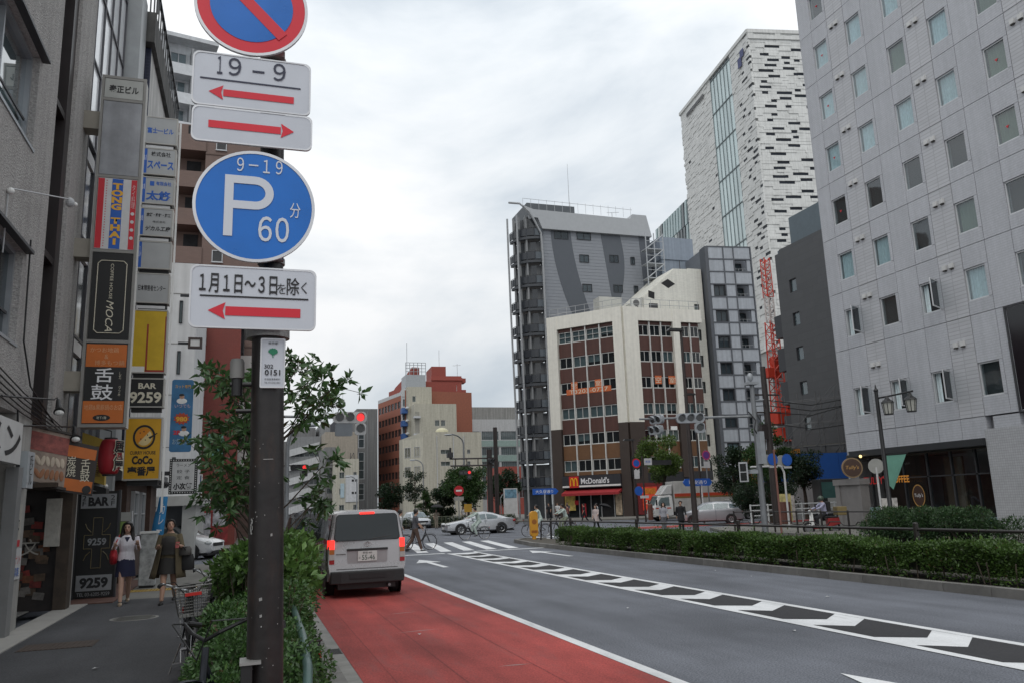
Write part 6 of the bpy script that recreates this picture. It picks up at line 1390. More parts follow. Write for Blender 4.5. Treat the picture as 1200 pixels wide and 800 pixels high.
    for (x, y) in ((.09, -.42), (.3, -1.35)):
        L = link('lantern', None, r, (x, y, 4.55)); k = MB(); k.tube([(0, 0, .42), (0, 0, .48), (0, 0, .56), (0, 0, .7)], [.24, .2, .1, .03], 8); k.tube([(0, 0, -.04), (0, 0, 0)], .17, 8)
        for i in range(8): a = 2*pi*i/8; k.tube([(.155*cos(a), .155*sin(a), 0), (.21*cos(a), .21*sin(a), .42)], .012, 4)
        k.o('lantern_frame', BLACK, L); k = MB(); k.tube([(0, 0, .0), (0, 0, .42)], [.14, .195], 8); k.o('lantern_glass', mat('lantern_glass', (.40, .40, .36), .3), L)
    k = MB(); k.tube([(0, 0, 3.0), (.2, -1.0, 3.02)], .015, 5); k.o('pennant_rod', BLACK, r); k = MB(); k.add([(.02, -.1, 2.98), (.19, -.92, 2.98), (.05, -.22, 1.7), (.0, -.1, 1.85)], [(0, 1, 2, 3), (3, 2, 1, 0)]); k.o('pennant', mat('pennant_green', (.13, .30, .23), .7), r)
    # guard rail on the median
    DB = mat('rail_brown', (.022, .018, .016), .45, var=.15)
    r = T('guard_rail', 'dark brown guard rail running behind the clipped hedge', 'guard rail', (13.6, 0, .12)); pm = MB().tube([(0, 0, 0), (0, 0, .98)], .055, 12).ell((0, 0, .98), (.055, .055, .03), 10, 6).mesh('post', DB)
    ys = (0.8, 7.5, 14.2, 20.9, 27.5, 34.0)
    for y in ys: link('post', pm, r, (0, y, 0))
    for z in (.86, .36):
        for a, b in zip(ys, ys[1:]): MB().tube([(0, a+.05, z), (0, b-.05, z)], .032, 10).o('rail', DB, r)
    MB().tube([(0, 34, .86), (-.5, 36.4, .86), (-.52, 36.5, 0)], .032, 10).o('end_rail', DB, r)
    # hooped barrier along the far pavement
    r = T('hooped_barrier', 'thin dark pipe barrier with low hoops along the far pavement edge', 'barrier', (22.8, 0, .15)); pm = MB().tube([(0, 0, 0), (0, 0, .95)], .04, 10).mesh('post', DB); ys = [24.0+1.62*i for i in range(8)]
    for y in ys: link('post', pm, r, (0, y, 0))
    rm = MB().tube([(0, .04, .9), (0, 1.58, .9)], .028, 8).mesh('rail', DB); hm = MB().tube([(0, .05, .35), (0, .35, .38), (0, .5, .5), (0, 1.1, .5), (0, 1.25, .38), (0, 1.57, .35)], .022, 8).mesh('hoop', DB)
    for y in ys[:-1]: link('rail', rm, r, (0, y, 0)); link('hoop', hm, r, (0, y, 0))
    # white pipe fence near the dark lot
    r = T('white_pipe_fence', 'white three-rail pipe fence at the edge of the empty lot', 'fence', (28.4, 42.2, .15)); WP = mat('fence_white', (.55, .56, .56), .5); pm = MB().tube([(0, 0, 0), (0, 0, 1.15)], .05, 8).mesh('post', WP); rm = MB().tube([(.03, 0, 0), (1.17, 0, 0)], .035, 8).mesh('rail', WP)
    for i in range(7):
        link('post', pm, r, (i*1.2, 0, 0))
        if i < 6:
            for z in (1.08, .78, .48): link('rail', rm, r, (i*1.2, 0, z))
    r = T('green_guard_pipe', 'green guard pipe bent down beside the sign post on the road side', 'guard rail', (0, 0, .13)); k = MB(); GP = mat('pipe_green', (.045, .085, .075), .4, var=.2); k.tube([(.31, 4.5, 0), (.33, 4.7, .55), (.36, 5.1, .78), (.40, 6.2, .80), (.46, 10, .80)], .028, 12); k.o('pipe', GP, r, smooth=50); k = MB()
    for y in (6.2, 8.2, 10): k.tube([(.40+.016*(y-6.2), y, 0), (.40+.016*(y-6.2), y, .8)], .024, 10)
    k.o('support', GP, r)
    r = T('chrome_guard_pipe', 'thin bright metal pipe along pavement side of the shrubs', 'guard rail', (0, 0, .15)); k = MB(); k.tube([(-.40, 6.9, 0), (-.40, 7.0, .42), (-.40, 7.2, .52), (-.40, 10.2, .55), (-.40, 10.35, .5), (-.4, 10.4, 0)], .022, 10); k.o('pipe', mat('chrome', (.5, .5, .5), .25, metal=.9), r, smooth=50)
signals()

def small_street_signs():
    WP = mat('sign_back_white', (.5, .5, .5), .5); BL = mat('sign_blue', (.02, .10, .42), .4, var=.05); RD = mat('sign_red', (.5, .02, .03), .4); OS = mat('bollard_amber', (.55, .26, .02), .5, var=.12, emit=0)
    def ring(par, c, R, col, inner, y=-.012):
        d = MB().disc(0, 0, R, -.01, 0, 24).o('disc', col, par, c); MB().disc(0, 0, R*.72, -.014, -.0105, 24).o('field', inner, par, c); return d
    r = T('median_bollard', 'amber lane-end bollard standing on the tip of the median', 'bollard', (13.1, 37.5, .12)); k = MB(); k.prism(rrect(-.2, .2, .12, 1.32, .16), -.09, .09); k.o('body', OS, r, bevel=.02); MB().tube([(0, 0, 0), (0, 0, .13)], .1, 12).o('foot', OS, r); k = MB(); k.disc(0, .82, .12, -.097, -.091); k.o('reflector', mat('reflector_dark', (.30, .10, .01), .3), r); MB().box(-.15, .15, -.097, -.091, .3, .42).o('reflector_band', mat('reflector_dark', None), r)
    r = T('median_post', 'short black post beside the amber bollard', 'bollard', (13.75, 36.9, .12)); MB().tube([(0, 0, 0), (0, 0, .95)], .05, 12).ell((0, 0, .95), (.05, .05, .03), 8, 6).o('post', BLACK, r)
    r = T('street_name_sign', 'blue arrow street name board on a white post before the balcony tower', 'sign', (28.7, 78.4, .15)); MB().tube([(0, 0, 0), (0, 0, 2.7)], .06, 8).o('post', WP, r); p = MB().prism([(-1.3, 2.5), (1.2, 2.5), (1.5, 2.8), (1.2, 3.1), (-1.3, 3.1)], -.05, .05).o('board', BL, r); txt('大久保通り', 1.9, .34, p, (-.05, -.056, 2.8), WHITE_INK)
    r = T('street_name_sign', 'blue arrow street name board on white post in front of truck', 'sign', (29.7, 50.2, .15)); MB().tube([(.3, 0, -.1), (.3, 0, 2.5)], .06, 8).o('post', WP, r); p = MB().prism([(-.95, 2.45), (.95, 2.45), (1.15, 2.7), (.95, 2.95), (-.95, 2.95), (-1.15, 2.7)], -.04, .04).o('board', BL, r); txt('職安通り', 1.4, .28, p, (0, -.046, 2.7), WHITE_INK)
    r = T('no_parking_sign', 'round red and blue sign on dark pole right of the restaurant', 'sign', (28.3, 55.6, .15)); MB().tube([(0, 0, 0), (0, 0, 4.9)], .07, 8).o('post', DPOLE, r); ring(r, (-.55, -.1, 4.35), .36, RD, BL); MB().box(-.78, -.34, -.11, -.1, 3.2, 3.85).o('plate', WP, r); q = MB().box(.1, .75, -.12, -.1, 4.2, 4.7).o('name_plate', WP, r); txt('新宿', .4, .2, q, (.42, -.125, 4.45), BLUEP); ring(r, (-.5, -.12, 2.3), .34, BL, BL); MB().box(-.4, .3, -.13, -.1, 1.75, 1.95).o('plate', WP, r); k = MB(); k.box(.8, 2.4, -.15, .1, 4.2, 4.55); k.o('far_signal', mat('signal_dark', None), r)
    r = T('round_road_sign', 'pink and blue round sign on thin post left of dark trees', 'sign', (31.0, 51.0, .15)); MB().tube([(0, 0, 0), (0, 0, 5)], .05, 8).o('post', POLE, r); ring(r, (0, -.08, 4.6), .34, mat('sign_pink', (.4, .05, .14), .4), mat('sign_violet', (.12, .04, .2), .4)); MB().box(-.25, .25, -.09, -.07, 3.7, 4.15).o('plate', WP, r)
    r = T('blue_round_sign', 'pair of round blue signs on a white bracket beside the dark utility pole', 'sign', (25.3, 35.2, .15)); MB().tube([(.55, 0, 0), (.55, 0, 2.75), (.42, 0, 3.05), (.2, 0, 3.1)], .05, 8).o('post', WP, r)
    for x, z in ((-.1, 3.42), (.75, 3.38)): ring(r, (x, -.06, z), .30, BL, BL); MB().disc(x-.28, z-.05, .30, .0, .03, 20).o('disc_back', mat('sign_back_grey', (.3, .3, .28), .5), r); MB().box(x-.22, x+.24, -.07, -.04, z-.42, z-.32).o('plate', WP, r)
    MB().tube([(-1.4, 0, 3.06), (-.1, 0, 3.08)], .05, 8).o('bracket', WP, r)
    r = T('no_entry_sign', 'red no entry disc on a post among the far trees', 'sign', (18.6, 74, .15)); MB().tube([(0, 0, 0), (0, 0, 3.2)], .05, 8).o('post', POLE, r); d = MB().disc(0, 3.05, .46, -.09, -.07, 24).o('disc', RD, r); MB().box(-.28, .28, -.1, -.091, 2.97, 3.13).o('bar', WHITEP, d); MB().box(-.45, .45, -.09, -.07, 2.15, 2.5).o('plate', mat('sign_back_grey', None), r)
    r = T('dark_utility_pole', 'tall dark utility pole with cable arms beside the leafy tree', 'utility pole', (27.6, 38.6, .15)); k = MB(); k.tube([(0, 0, 0), (0, 0, 8.8)], [.22, .15], 14); k.o('pole', DPOLE, r, smooth=40); k = MB()
    for z in (7.2, 6.2): k.tube([(-.9, 0, z), (.9, 0, z)], .05, 6)
    k.box(-.55, -.2, -.2, .2, 4.7, 5.5); k.o('cross_arm', DPOLE, r); k = MB()
    for z, dz in ((6.9, .5), (6.2, .9), (5.6, .2), (6.6, .4)): k.tube([(0, 0, z), (3.5, .6, z-.35+dz*.3), (8, 1.5, z+dz)], .025, 5); k.tube([(0, 0, z), (-3.2, -3.5, z-.5), (-6.3, -7.8, z-.4)], .02, 5) if dz < .45 else None
    k.o('cable', BLACK, r)
    r = T('red_white_pole', 'thin rusty striped pole beside the grey signal pole', 'pole', (21.9, 30.4, .15)); MB().tube([(0, 0, 0), (0, 0, 3.6)], .045, 8).o('post', mat('rusty_pole', (.2, .09, .07), .6), r)
    r = T('information_board', 'white street map board standing at the far corner', 'map board', (25.6, 82.5, .15)); MB().box(0, 1.5, -.1, .1, .3, 3.3).o('panel', WP, r); MB().box(.1, 1.4, -.12, -.101, 2.3, 3.2).o('map', mat('map_blue', (.16, .3, .4), .5, var=.6, scale=3), r); MB().box(-.03, 1.53, -.13, .13, 0, .3).o('plinth', CONC, r); MB().tube([(-.3, 0, 0), (-.35, 0, 2.3), (-.1, 0, 2.7)], .06, 8).o('handrail', POLE, r)
    r = T('yellow_plate', 'small yellow plate on a post behind the silver sedan', 'sign', (18.8, 71.5, .15)); MB().box(-.35, .35, -.03, .03, 1.1, 1.8).o('plate', mat('plate_yellow', (.45, .26, .03), .5), r); MB().tube([(0, .05, 0), (0, .05, 1.7)], .04, 6).o('post', DPOLE, r)
    # in front of the hotel
    r = T('stone_sign_wall', 'grey stone monolith with recessed panel at the hotel corner', 'wall', (27.45, 33.5, .15), -pi/2); k = MB(); k.box(0, .3, 0, .5, 0, 2.0); k.box(.3, 1.55, .06, .5, 0, 2.0); k.box(1.55, 1.75, 0, .5, 0, 2.0); k.box(-.06, 1.8, -.05, .55, 2.0, 2.28); k.o('stone', mat('monolith', (.20, .19, .185), .7, var=.12, bump=.2), r)
    r = T('hanging_round_sign', 'round brown coffee sign hanging at the hotel corner', 'sign', (27.5, 32.2, 2.95), radians(-25)); MB().disc(0, 0, .48, -.05, .05, 32).o('board', mat('sign_tan', (.22, .15, .08), .5), r); MB().disc(0, 0, .42, -.056, -.051, 32).o('face', mat('logo_brown', None), r); txt("Tully's", .6, .22, r, (0, -.06, 0), mat('logo_gold', None), shear=.2); MB().tube([(.48, 0, .3), (1.0, .1, .3)], .03, 6).o('arm', BLACK, r); MB().ell((.42, -.1, .52), (.07, .07, .07), 8, 6).o('lamp', mat('warm_lamp', (1, .75, .3), .3, emit=1.5, var=0), r)
    r = T('bus_stop_disc', 'white round sign seen edge-on on a white post by the coffee shop', 'sign', (26.5, 29.5, .15)); MB().tube([(0, 0, 0), (0, 0, 2.7)], .045, 8).o('post', WP, r); k = MB(); k.m = Rz(radians(-55)); k.disc(0, 2.75, .33, -.03, .03, 24); k.o('disc', mat('sign_back_grey', None), r)
    for i, (x, y, lab, c, h) in enumerate(((27.2, 30.5, 'pale blue poster stand by the coffee shop door', (.22, .32, .33), .95), (26.8, 29.3, 'white poster stand with red picture in front of coffee shop', (.42, .40, .38), 1.35), (31.2, 42.3, 'white vertical banner tied to the white pipe fence', (.5, .45, .42), 1.6), (30.0, 41.0, 'yellowish notice board behind the delivery rider', (.4, .34, .14), 1.7))):
        r = T('poster_stand' if i != 2 else 'fence_banner', lab, 'poster stand', (x, y, .15), radians(-30)); MB().box(-.32, .32, -.03, .03, .12, h).o('board', mat('stand_face_%s' % 'abcd'[i], c, .6, var=.5, scale=4), r); k = MB()
        for s in (-.3, .3): k.tube([(s, 0, 0), (s, .0, h)], .02, 6)
        k.o('leg', ALU, r)
    r = T('brown_marker_post', 'short brown post at the edge of the crossing by the white fence', 'bollard', (29.6, 40.5, .15)); MB().box(-.22, .22, -.2, .2, 0, 1.25).o('post', mat('marker_brown', (.13, .05, .035), .6, var=.2), r, bevel=.03)
    r = T('brown_marker_post', 'short round brown post near the restaurant corner and truck', 'bollard', (31.2, 60.4, .15)); MB().tube([(0, 0, 0), (0, 0, 1.2)], .2, 14).ell((0, 0, 1.2), (.2, .2, .1), 12, 6).o('post', mat('marker_brown', None), r)
    # building site
    r = T('blue_hoarding', 'blue site hoarding above pale lower panels around the empty lot', 'hoarding', (36.4, 52.1, 0), radians(-17)); HB = mat('hoarding_blue', (.012, .085, .33), .6, var=.08); HW = mat('hoarding_white', (.30, .31, .31), .6, var=.1, streak=.15); pb = MB().box(.01, 1.43, 0, .05, 2.75, 4.75).mesh('blue_panel', HB); pw = MB().box(.01, 1.43, .0, .05, 0, 2.74).mesh('pale_panel', HW)
    for i in range(12): link('blue_panel', pb, r, (i*1.44, random.uniform(0, .01), 0)); link('pale_panel', pw, r, (i*1.44, random.uniform(0, .01), 0))
    r = T('orange_container', 'orange site container just showing over the blue hoarding', 'container', (40.5, 56, 0), radians(-17)); MB().box(-2, 2.0, 0, 2.4, 2.6, 5.4).o('box', mat('container_orange', (.42, .17, .03), .6), r); MB().box(-2.2, 2.2, -.2, 2.6, 0, 2.6).o('base', HW, r)
    r = T('scaffold', 'dense tube scaffold in front of the dark grey building', 'scaffold', (40.2, 54.4, 0), radians(-58)); SC_ = mat('scaffold_steel', (.12, .12, .12), .5, metal=.4); rg = random.Random(3); tubes = [MB().tube([(0, 0, 0), (0, 0, 9.6)], .035, 5).mesh('standard', SC_), MB().tube([(0, 0, 0), (10, 0, 0)], .03, 5).mesh('ledger', SC_)]
    for i in range(8):
        for y in (0, 1.0): link('standard', tubes[0], r, (i*1.43, y, 0))
    for z in (1.8, 3.6, 5.4, 7.2, 9.0):
        for y in (0, 1.0): link('ledger', tubes[1], r, (0, y, z))
    br = MB().tube([(0, 0, 0), (3.3, 0, 3.6)], .025, 5).mesh('brace', SC_)
    for i in range(16): link('brace', br, r, (rg.uniform(-1, 7), rg.choice((-.05, 1.05)), rg.choice((1.8, 3.6, 5.4, 6.6))), (0, rg.uniform(-.12, .12), rg.uniform(-.08, .08)))
    pk = MB().box(0, 10, .05, .95, 0, .05).mesh('platform', mat('scaffold_plank', (.10, .095, .08), .8))
    for z in (3.65, 5.45): link('platform', pk, r, (0, 0, z))
    r = T('site_excavator', 'parked white and black excavator behind the white pipe fence', 'excavator', (34.6, 43.6, 0), radians(-20)); k = MB(); k.box(0, 1.9, 0, 1.6, .9, 2.7); k.o('cab', mat('cab_black', (.02, .022, .022), .4), r, bevel=.06); MB().box(.1, 1.0, -.02, -.002, 1.5, 2.5).o('window', mat('cab_glass', (.05, .12, .11), .15), r); k = MB(); k.box(-.2, 2.8, -.1, .5, .1, .7); k.box(-.2, 2.8, 1.3, 1.9, .1, .7); k.o('track', BLACK, r, bevel=.2); MB().box(.4, 2.9, -.05, 1.7, .72, 1.5).o('body', mat('excavator_white', (.4, .4, .38), .5), r); k = MB(); k.tube([(1.95, -.2, 1.2), (2.2, -.4, 2.6), (1.7, -.9, 3.0), (1.5, -1.1, 2.0)], [.16, .15, .13, .12], 8); k.o('boom', mat('excavator_white', None), r)
    # crane
    r = T('tower_crane', 'red lattice tower crane on a grey mast between the panel building and dark building', 'crane', (47.2, 64, 0)); CRD = mat('crane_red', (.50, .035, .012), .5, var=.15); k = MB(); k.box(-.55, .55, -.55, .55, 0, 6.6); k.o('mast', mat('mast_grey', (.16, .16, .16), .6), r); k = MB(); k.box(-.9, 1.4, -.9, .9, 8.2, 9.4); k.box(.3, 1.6, -.8, .8, 9.0, 10.2); k.tube([(0, 0, 6.6), (0, 0, 7.9)], .8, 14); k.o('machine_house', CRD, r, bevel=.05); 
    MB().box(-1.2, -.55, -.5, .4, 12.6, 13.5).o('winch', CRD, r); MB().box(-.35, .35, -.35, .35, 12.6, 14.6).o('head_frame', CRD, r)
    def jib(z0, z1, x0, x1, w0, w1, n_, m, nm):
        k = MB()
        for i in range(n_):
            a, b = i/n_, (i+1)/n_; za, zb = z0+(z1-z0)*a, z0+(z1-z0)*b; xa, xb = x0+(x1-x0)*a, x0+(x1-x0)*b; wa, wb = w0+(w1-w0)*a, w0+(w1-w0)*b
            for sx in (-1, 1):
                for sy in (-1, 1): k.tube([(xa+sx*wa, sy*wa, za), (xb+sx*wb, sy*wb, zb)], .07, 5)
            for sy in (-1, 1): k.tube([(xa-wa, sy*wa, za), (xb+wb, sy*wb, zb)], .045, 4); k.tube([(xa+wa, sy*wa, za), (xa-wa, sy*wa, za)], .04, 4)
            for sx in (-1, 1): k.tube([(xa+sx*wa, -wa, za), (xb+sx*wb, wb, zb)], .045, 4)
        k.o(nm, m, r)
    jib(9.4, 18, 0, 0, .55, .4, 9, CRD, 'lattice_mast'); jib(18, 24, 0, 0, .3, .28, 9, mat('crane_white', (.5, .45, .43), .5), 'upper_jib')
    jib(20.4, 24.3, 0, 0, .33, .3, 6, CRD, 'red_sleeve')
small_street_signs()
# ------------------------------------------------------------------ vehicles
RUB = mat('tyre_rubber', (.016, .016, .017), .85, var=.15); RIM = mat('alloy_rim', (.42, .43, .44), .3, metal=.8, var=.05); HUB = mat('steel_hub', (.22, .22, .23), .4, metal=.6); PLAS = mat('black_plastic', (.02, .02, .021), .6, var=.1)
TAILR = mat('tail_red', (.30, .01, .012), .2, var=0, spec=.7); BRAKE = mat('brake_lit', (1.0, .03, .02), .3, emit=1.3, var=0); LAMPC = mat('lamp_clear', (.5, .52, .52), .1, var=0, spec=.9); PLATE = mat('number_plate_white', (.55, .55, .53), .4, var=.03)
def paint(name, c, metal=.55, rough=.28): return mat(name, c, rough, metal=metal, var=.05, coat=.6)
def wheel(par, x, y, R, w, spokes=0, rim=RIM, side=1):
    key = ('wheel', R, w, spokes, rim.name)
    if key not in _wm:
        k = MB(); n = 28; prof = [(R*.62, -w/2), (R*.93, -w/2), (R, -w*.36), (R, w*.36), (R*.93, w/2), (R*.62, w/2)]
        k.loft([[(o_, r_*cos(2*pi*i/n), r_*sin(2*pi*i/n)) for i in range(n)] for r_, o_ in prof], False)
        q = MB(); q.loft([[(o_, r_*cos(2*pi*i/n), r_*sin(2*pi*i/n)) for i in range(n)] for r_, o_ in ((R*.63, w/2-.005), (R*.57, w*.42), (R*.57, w*.1))], False)
        if spokes:
            for s in range(spokes):
                a = 2*pi*s/spokes; ca, sa = cos(a), sin(a); t_ = .035
                q.add([(w*.40, -sa*t_, ca*t_), (w*.40, sa*t_, -ca*t_), (w*.42, ca*R*.58+sa*t_*1.4, sa*R*.58-ca*t_*1.4), (w*.42, ca*R*.58-sa*t_*1.4, sa*R*.58+ca*t_*1.4)], [(0, 1, 2, 3), (3, 2, 1, 0)])
            q.tube([(w*.3, 0, 0), (w*.44, 0, 0)], R*.16, 14); q.k = 1; q.tube([(w*.05, 0, 0), (w*.08, 0, 0)], R*.58, 20)
        else:
            q.tube([(w*.2, 0, 0), (w*.33, 0, 0)], [R*.57, R*.5], 20); q.tube([(w*.33, 0, 0), (w*.44, 0, 0)], R*.2, 12)
        _wm[key] = (k.mesh('tyre', RUB), q.mesh('rim', [rim, BLACK]))
        for me in _wm[key]: me.polygons.foreach_set('use_smooth', [True]*len(me.polygons)); me.set_sharp_from_angle(angle=radians(40))
    t = link('wheel', _wm[key][0], par, (x, y, R), (0, 0, 0 if side > 0 else pi)); link('rim', _wm[key][1], t); return t
def ring_at(st, y):
    """interpolated station (zb, zbelt, ztop, wb, wbelt, wtop) at y"""
    s = sorted(st, key=lambda q: q[0])
    for a, b in zip(s, s[1:]):
        if a[0] <= y <= b[0]:
            t = (y-a[0])/(b[0]-a[0]); return [a[i]+(b[i]-a[i])*t for i in range(1, 7)]
    return list((s[0] if y < s[0][0] else s[-1])[1:])
def section(y, q, lean=0.):
    zb, ze, zt, wb, we, wt = q; H_ = zt-zb
    P = [(wb*.8, zb), (wb, zb+.06), (max(wb, we)*1.0+.015, zb+(ze-zb)*.45), (we+.008, zb+(ze-zb)*.8), (we, ze), (we*.5+wt*.5, ze+(zt-min(.10, (zt-ze)*.35+.004)-ze)*.5), (wt, zt-min(.10, (zt-ze)*.35+.004)), (wt*.88, zt-min(.03, (zt-ze)*.1+.001)), (wt*.45, zt)]
    full = P+[(-x, z) for x, z in P[::-1]]
    return [(x, y+lean*max(0, (z-ze))/max(.01, zt-ze), z) for x, z in full]
def carbody(par, st, m, lean_end=(0, 0), name='body', bevel=.03):
    s = sorted(st, key=lambda q: -q[0]); k = MB(); R_ = []
    for i, q in enumerate(s): R_.append(section(q[0], q[1:], lean_end[0] if i == 0 else lean_end[1] if i == len(s)-1 else 0))
    k.loft(R_); return k.o(name, m, par, smooth=38)
def sidepane(par, st, ys, lo, hi, m, name='side_window', off=.022):
    k = MB(); 
    for s in (1, -1):
        k = MB(); vs = []
        n = len(ys)
        for y, a, b in zip(ys, lo, hi):
            zb, ze, zt, wb, we, wt = ring_at(st, y); ztop = zt-min(.10, (zt-ze)*.35+.004)
            for t in (a, (a+b)/2, b):
                f = t; x = (we+(wt-we)*f)+off; z = ze+(ztop-ze)*f; vs.append((s*x, y, z))
        fs = []
        for i in range(n-1):
            for j in range(2): q = (i*3+j, (i+1)*3+j, (i+1)*3+j+1, i*3+j+1); fs.append(q if s < 0 else q[::-1])
        k.add(vs, fs); k.o(name, m, par)
def toppane(par, st, yA, yB, fa, fb, m, name, dz=.012, inset=.9):
    a = ring_at(st, yA); b = ring_at(st, yB); k = MB(); n = 6; vs = []
    for i in range(n+1):
        t = i/n
        for (y, q, f) in ((yA, a, fa), (yB, b, fb)):
            x = q[5]*f*(2*t-1); z = q[2]+dz-.025*abs(2*t-1)**2.2; vs.append((x, y, z))
    k.add(vs, [(2*i, 2*i+2, 2*i+3, 2*i+1) for i in range(n)]); return k.o(name, m, par)
def arches(par, xs, ys, R, m=PLAS):
    for y in ys:
        for s in (1, -1): MB().tube([(s*xs, y, R), (s*(xs+.02), y, R)], R+.055, 24).o('wheel_arch', m, par)
def seam(par, pts, w=.008):
    k = MB(); k.tube(pts, w, 4); k.o('door_seam', BLACK, par)

def van():
    r = T('silver_van', 'silver van seen from behind with lit brake lights on the red bus lane', 'van', (2.43, 17.62+2.2, 0))
    P_ = paint('van_silver', (.37, .365, .37), .5, .28); L = 4.4; y0 = -L/2; WR = .80
    st = [(2.2, .30, .85, .9, .62, .70, .62), (1.95, .28, .95, 1.0, .74, .79, .72), (1.55, .25, 1.02, 1.62, .78, .81, .66), (1.15, .25, 1.03, 1.76, .79, .815, .69), (0, .25, 1.03, 1.80, .79, .815, .70), (-1.6, .25, 1.03, 1.80, .79, .815, .70), (-2.06, .30, 1.03, 1.785, .79, .812, .69), (-2.17, .42, 1.05, 1.75, .77, .79, .655)]
    b = carbody(r, st, P_, (0, .10)); 
    arches(r, .80, (1.35, -1.25), .32); 
    for s in (1, -1):
        for y in (1.35, -1.25): wheel(r, s*.70, y, .32, .19, 0, HUB, s)
    # rear face pieces follow its lean
    def yr(z): return -2.17+.10*max(0, z-1.05)/(1.75-1.05)
    def rear(pts, m, name, off=.012, th=.0):
        k = MB(); k.add([(x, yr(z)-off, z) for x, z in pts]+[(x, yr(z)+.02, z) for x, z in pts], [tuple(range(len(pts)))]+[(i, i+len(pts), (i+1) % len(pts)+len(pts), (i+1) % len(pts)) for i in range(len(pts))]); return k.o(name, m, r)
    wpts = [(x*(1-.08*(z-1.17)/.5), z) for x, z in rrect(-.68, .68, 1.17, 1.695, .075)]
    rear([(x*1.03, z+(.012 if z > 1.4 else -.012)) for x, z in wpts], BLACK, 'window_rubber', .006)
    w = rear(wpts, G_VAN, 'rear_window', .014); 
    rear([(x, z) for x, z in rrect(-.16, .16, 1.70, 1.745, .018)], BRAKE, 'high_brake_light', .03)
    rear(rrect(-.42, .42, .70, .99, .05), mat('van_recess', (.30, .30, .305), .4, metal=.4), 'plate_recess', .006); 
    k = MB(); k.box(-.43, .43, -2.20, -2.16, .955, 1.0); k.o('handle_bar', PLAS, r, bevel=.008)
    p = MB().box(-.20, .20, -2.196, -2.19, .74, .945).o('number_plate', PLATE, r); txt('新宿 400', .19, .045, p, (0, -2.20, .91), INK); txt('さ', .035, .04, p, (-.165, -2.20, .81), INK); txt('55-46', .27, .10, p, (.02, -2.20, .815), mat('plate_green_ink', (.01, .05, .03), .5, var=0), bold=.0)
    e = MB(); n = 24
    for (cx, cz, rx, rz) in ((0, 1.085, .085, .055), (0, 1.085, .035, .05), (0, 1.105, .06, .02)):
        for i in range(n):
            a, c = 2*pi*i/n, 2*pi*(i+1)/n; q = .012
            e.quad(*[(cx+(rx+o_)*cos(t), -2.188, cz+(rz+o_)*sin(t)) for o_, t in ((-q, a), (0, a), (0, c), (-q, c))])
    e.o('emblem', mat('chrome', None), r); k = MB(); k.box(-.65, -.45, -2.186, -2.18, .885, .905); k.o('name_badge', mat('badge_grey', (.12, .12, .12), .4), r)
    for s in (1, -1):
        k = MB(); k.k = 0
        for z0, z1, mi in ((1.0, 1.185, 0), (.90, .995, 1), (.79, .895, 2), (.70, .785, 3)):
            k.k = mi; x0, x1 = s*.685, s*.80
            k.add([(x0, yr(z0)-.02, z0), (x1*.985, yr(z0)-.012, z0), (x1*1.022, -2.0, z0), (x1*1.022, -2.0, z1), (x1*.985, yr(z1)-.012, z1), (x0, yr(z1)-.02, z1)], [(0, 1, 4, 5), (1, 2, 3, 4)] if s > 0 else [(5, 4, 1, 0), (4, 3, 2, 1)])
            k.add([(x0, yr(z0)-.02, z0), (x0, yr(z1)-.02, z1), (x0, yr(z1)+.03, z1), (x0, yr(z0)+.03, z0)], [(0, 1, 2, 3)])
        k.o('tail_light', [BRAKE, mat('amber_lens', (.40, .13, .03), .2, var=0), mat('reverse_lens', (.4, .38, .36), .2, var=0), TAILR], r)
    k = MB(); k.loft([[(-.78, -2.02, z), (-.76, -2.25, z), (-.55, -2.30, z), (.55, -2.30, z), (.76, -2.25, z), (.78, -2.02, z)] for z in (.30, .36, .52, .55)]); k.o('rear_bumper', PLAS, r, bevel=.02)
    MB().box(-.38, .38, -2.312, -2.29, .40, .50).o('bumper_step', BLACK, r); MB().box(-.6, .6, -2.1, -1.0, .18, .3).o('underbody', BLACK, r); MB().tube([(.45, -2.26, .24), (.45, -1.8, .24)], .03, 8).o('exhaust', HUB, r)
    sidepane(r, st, [-1.98, -1.2, -.62], [.12, .10, .10], [.86, .90, .90], G_VAN); sidepane(r, st, [-.55, 0, .45], [.10, .1, .1], [.9, .9, .9], G_VAN); sidepane(r, st, [.52, .9, 1.2, 1.45], [.1, .1, .1, .12], [.9, .9, .86, .5], G_VAN)
    toppane(r, st, 1.93, 1.52, .9, .93, G_VAN, 'windscreen')
    for s in (1, -1):
        seam(r, [(s*.815, -1.95, .34), (s*.826, -1.95, .8), (s*.82, -1.95, 1.03), (s*.70, -1.95, 1.72)]); seam(r, [(s*.826, -.58, .3), (s*.822, -.58, 1.03), (s*.715, -.58, 1.70)]); seam(r, [(s*.825, -.6, 1.0), (s*.825, -1.9, 1.0)], .012)
        MB().box(s*.83-.02, s*.83+.02, -.85, -.62, .9, .94).o('door_handle', PLAS, r); MB().box(s*.86-.08, s*.86+.08, 1.35, 1.5, 1.05, 1.3).o('mirror', PLAS, r, bevel=.02)
    k = MB(); k.box(-.64, .64, -2.178, -2.17, .585, .597); k.o('tailgate_seam', BLACK, r)
    k = MB()
    for x in (-.42, .42): k.ell((x, -1.1, 1.28), (.21, .09, .34), 12, 8); k.ell((x, -1.05, 1.62), (.1, .06, .09), 10, 6)
    k.box(-.7, .7, -1.2, -1.0, .9, 1.1); k.o('seat', mat('seat_dark', (.03, .03, .033), .8), r)
    MB().tube([(0.1, yr(1.2)-.02, 1.19), (.5, yr(1.3)-.02, 1.24)], .008, 5).o('wiper', BLACK, r)
van()
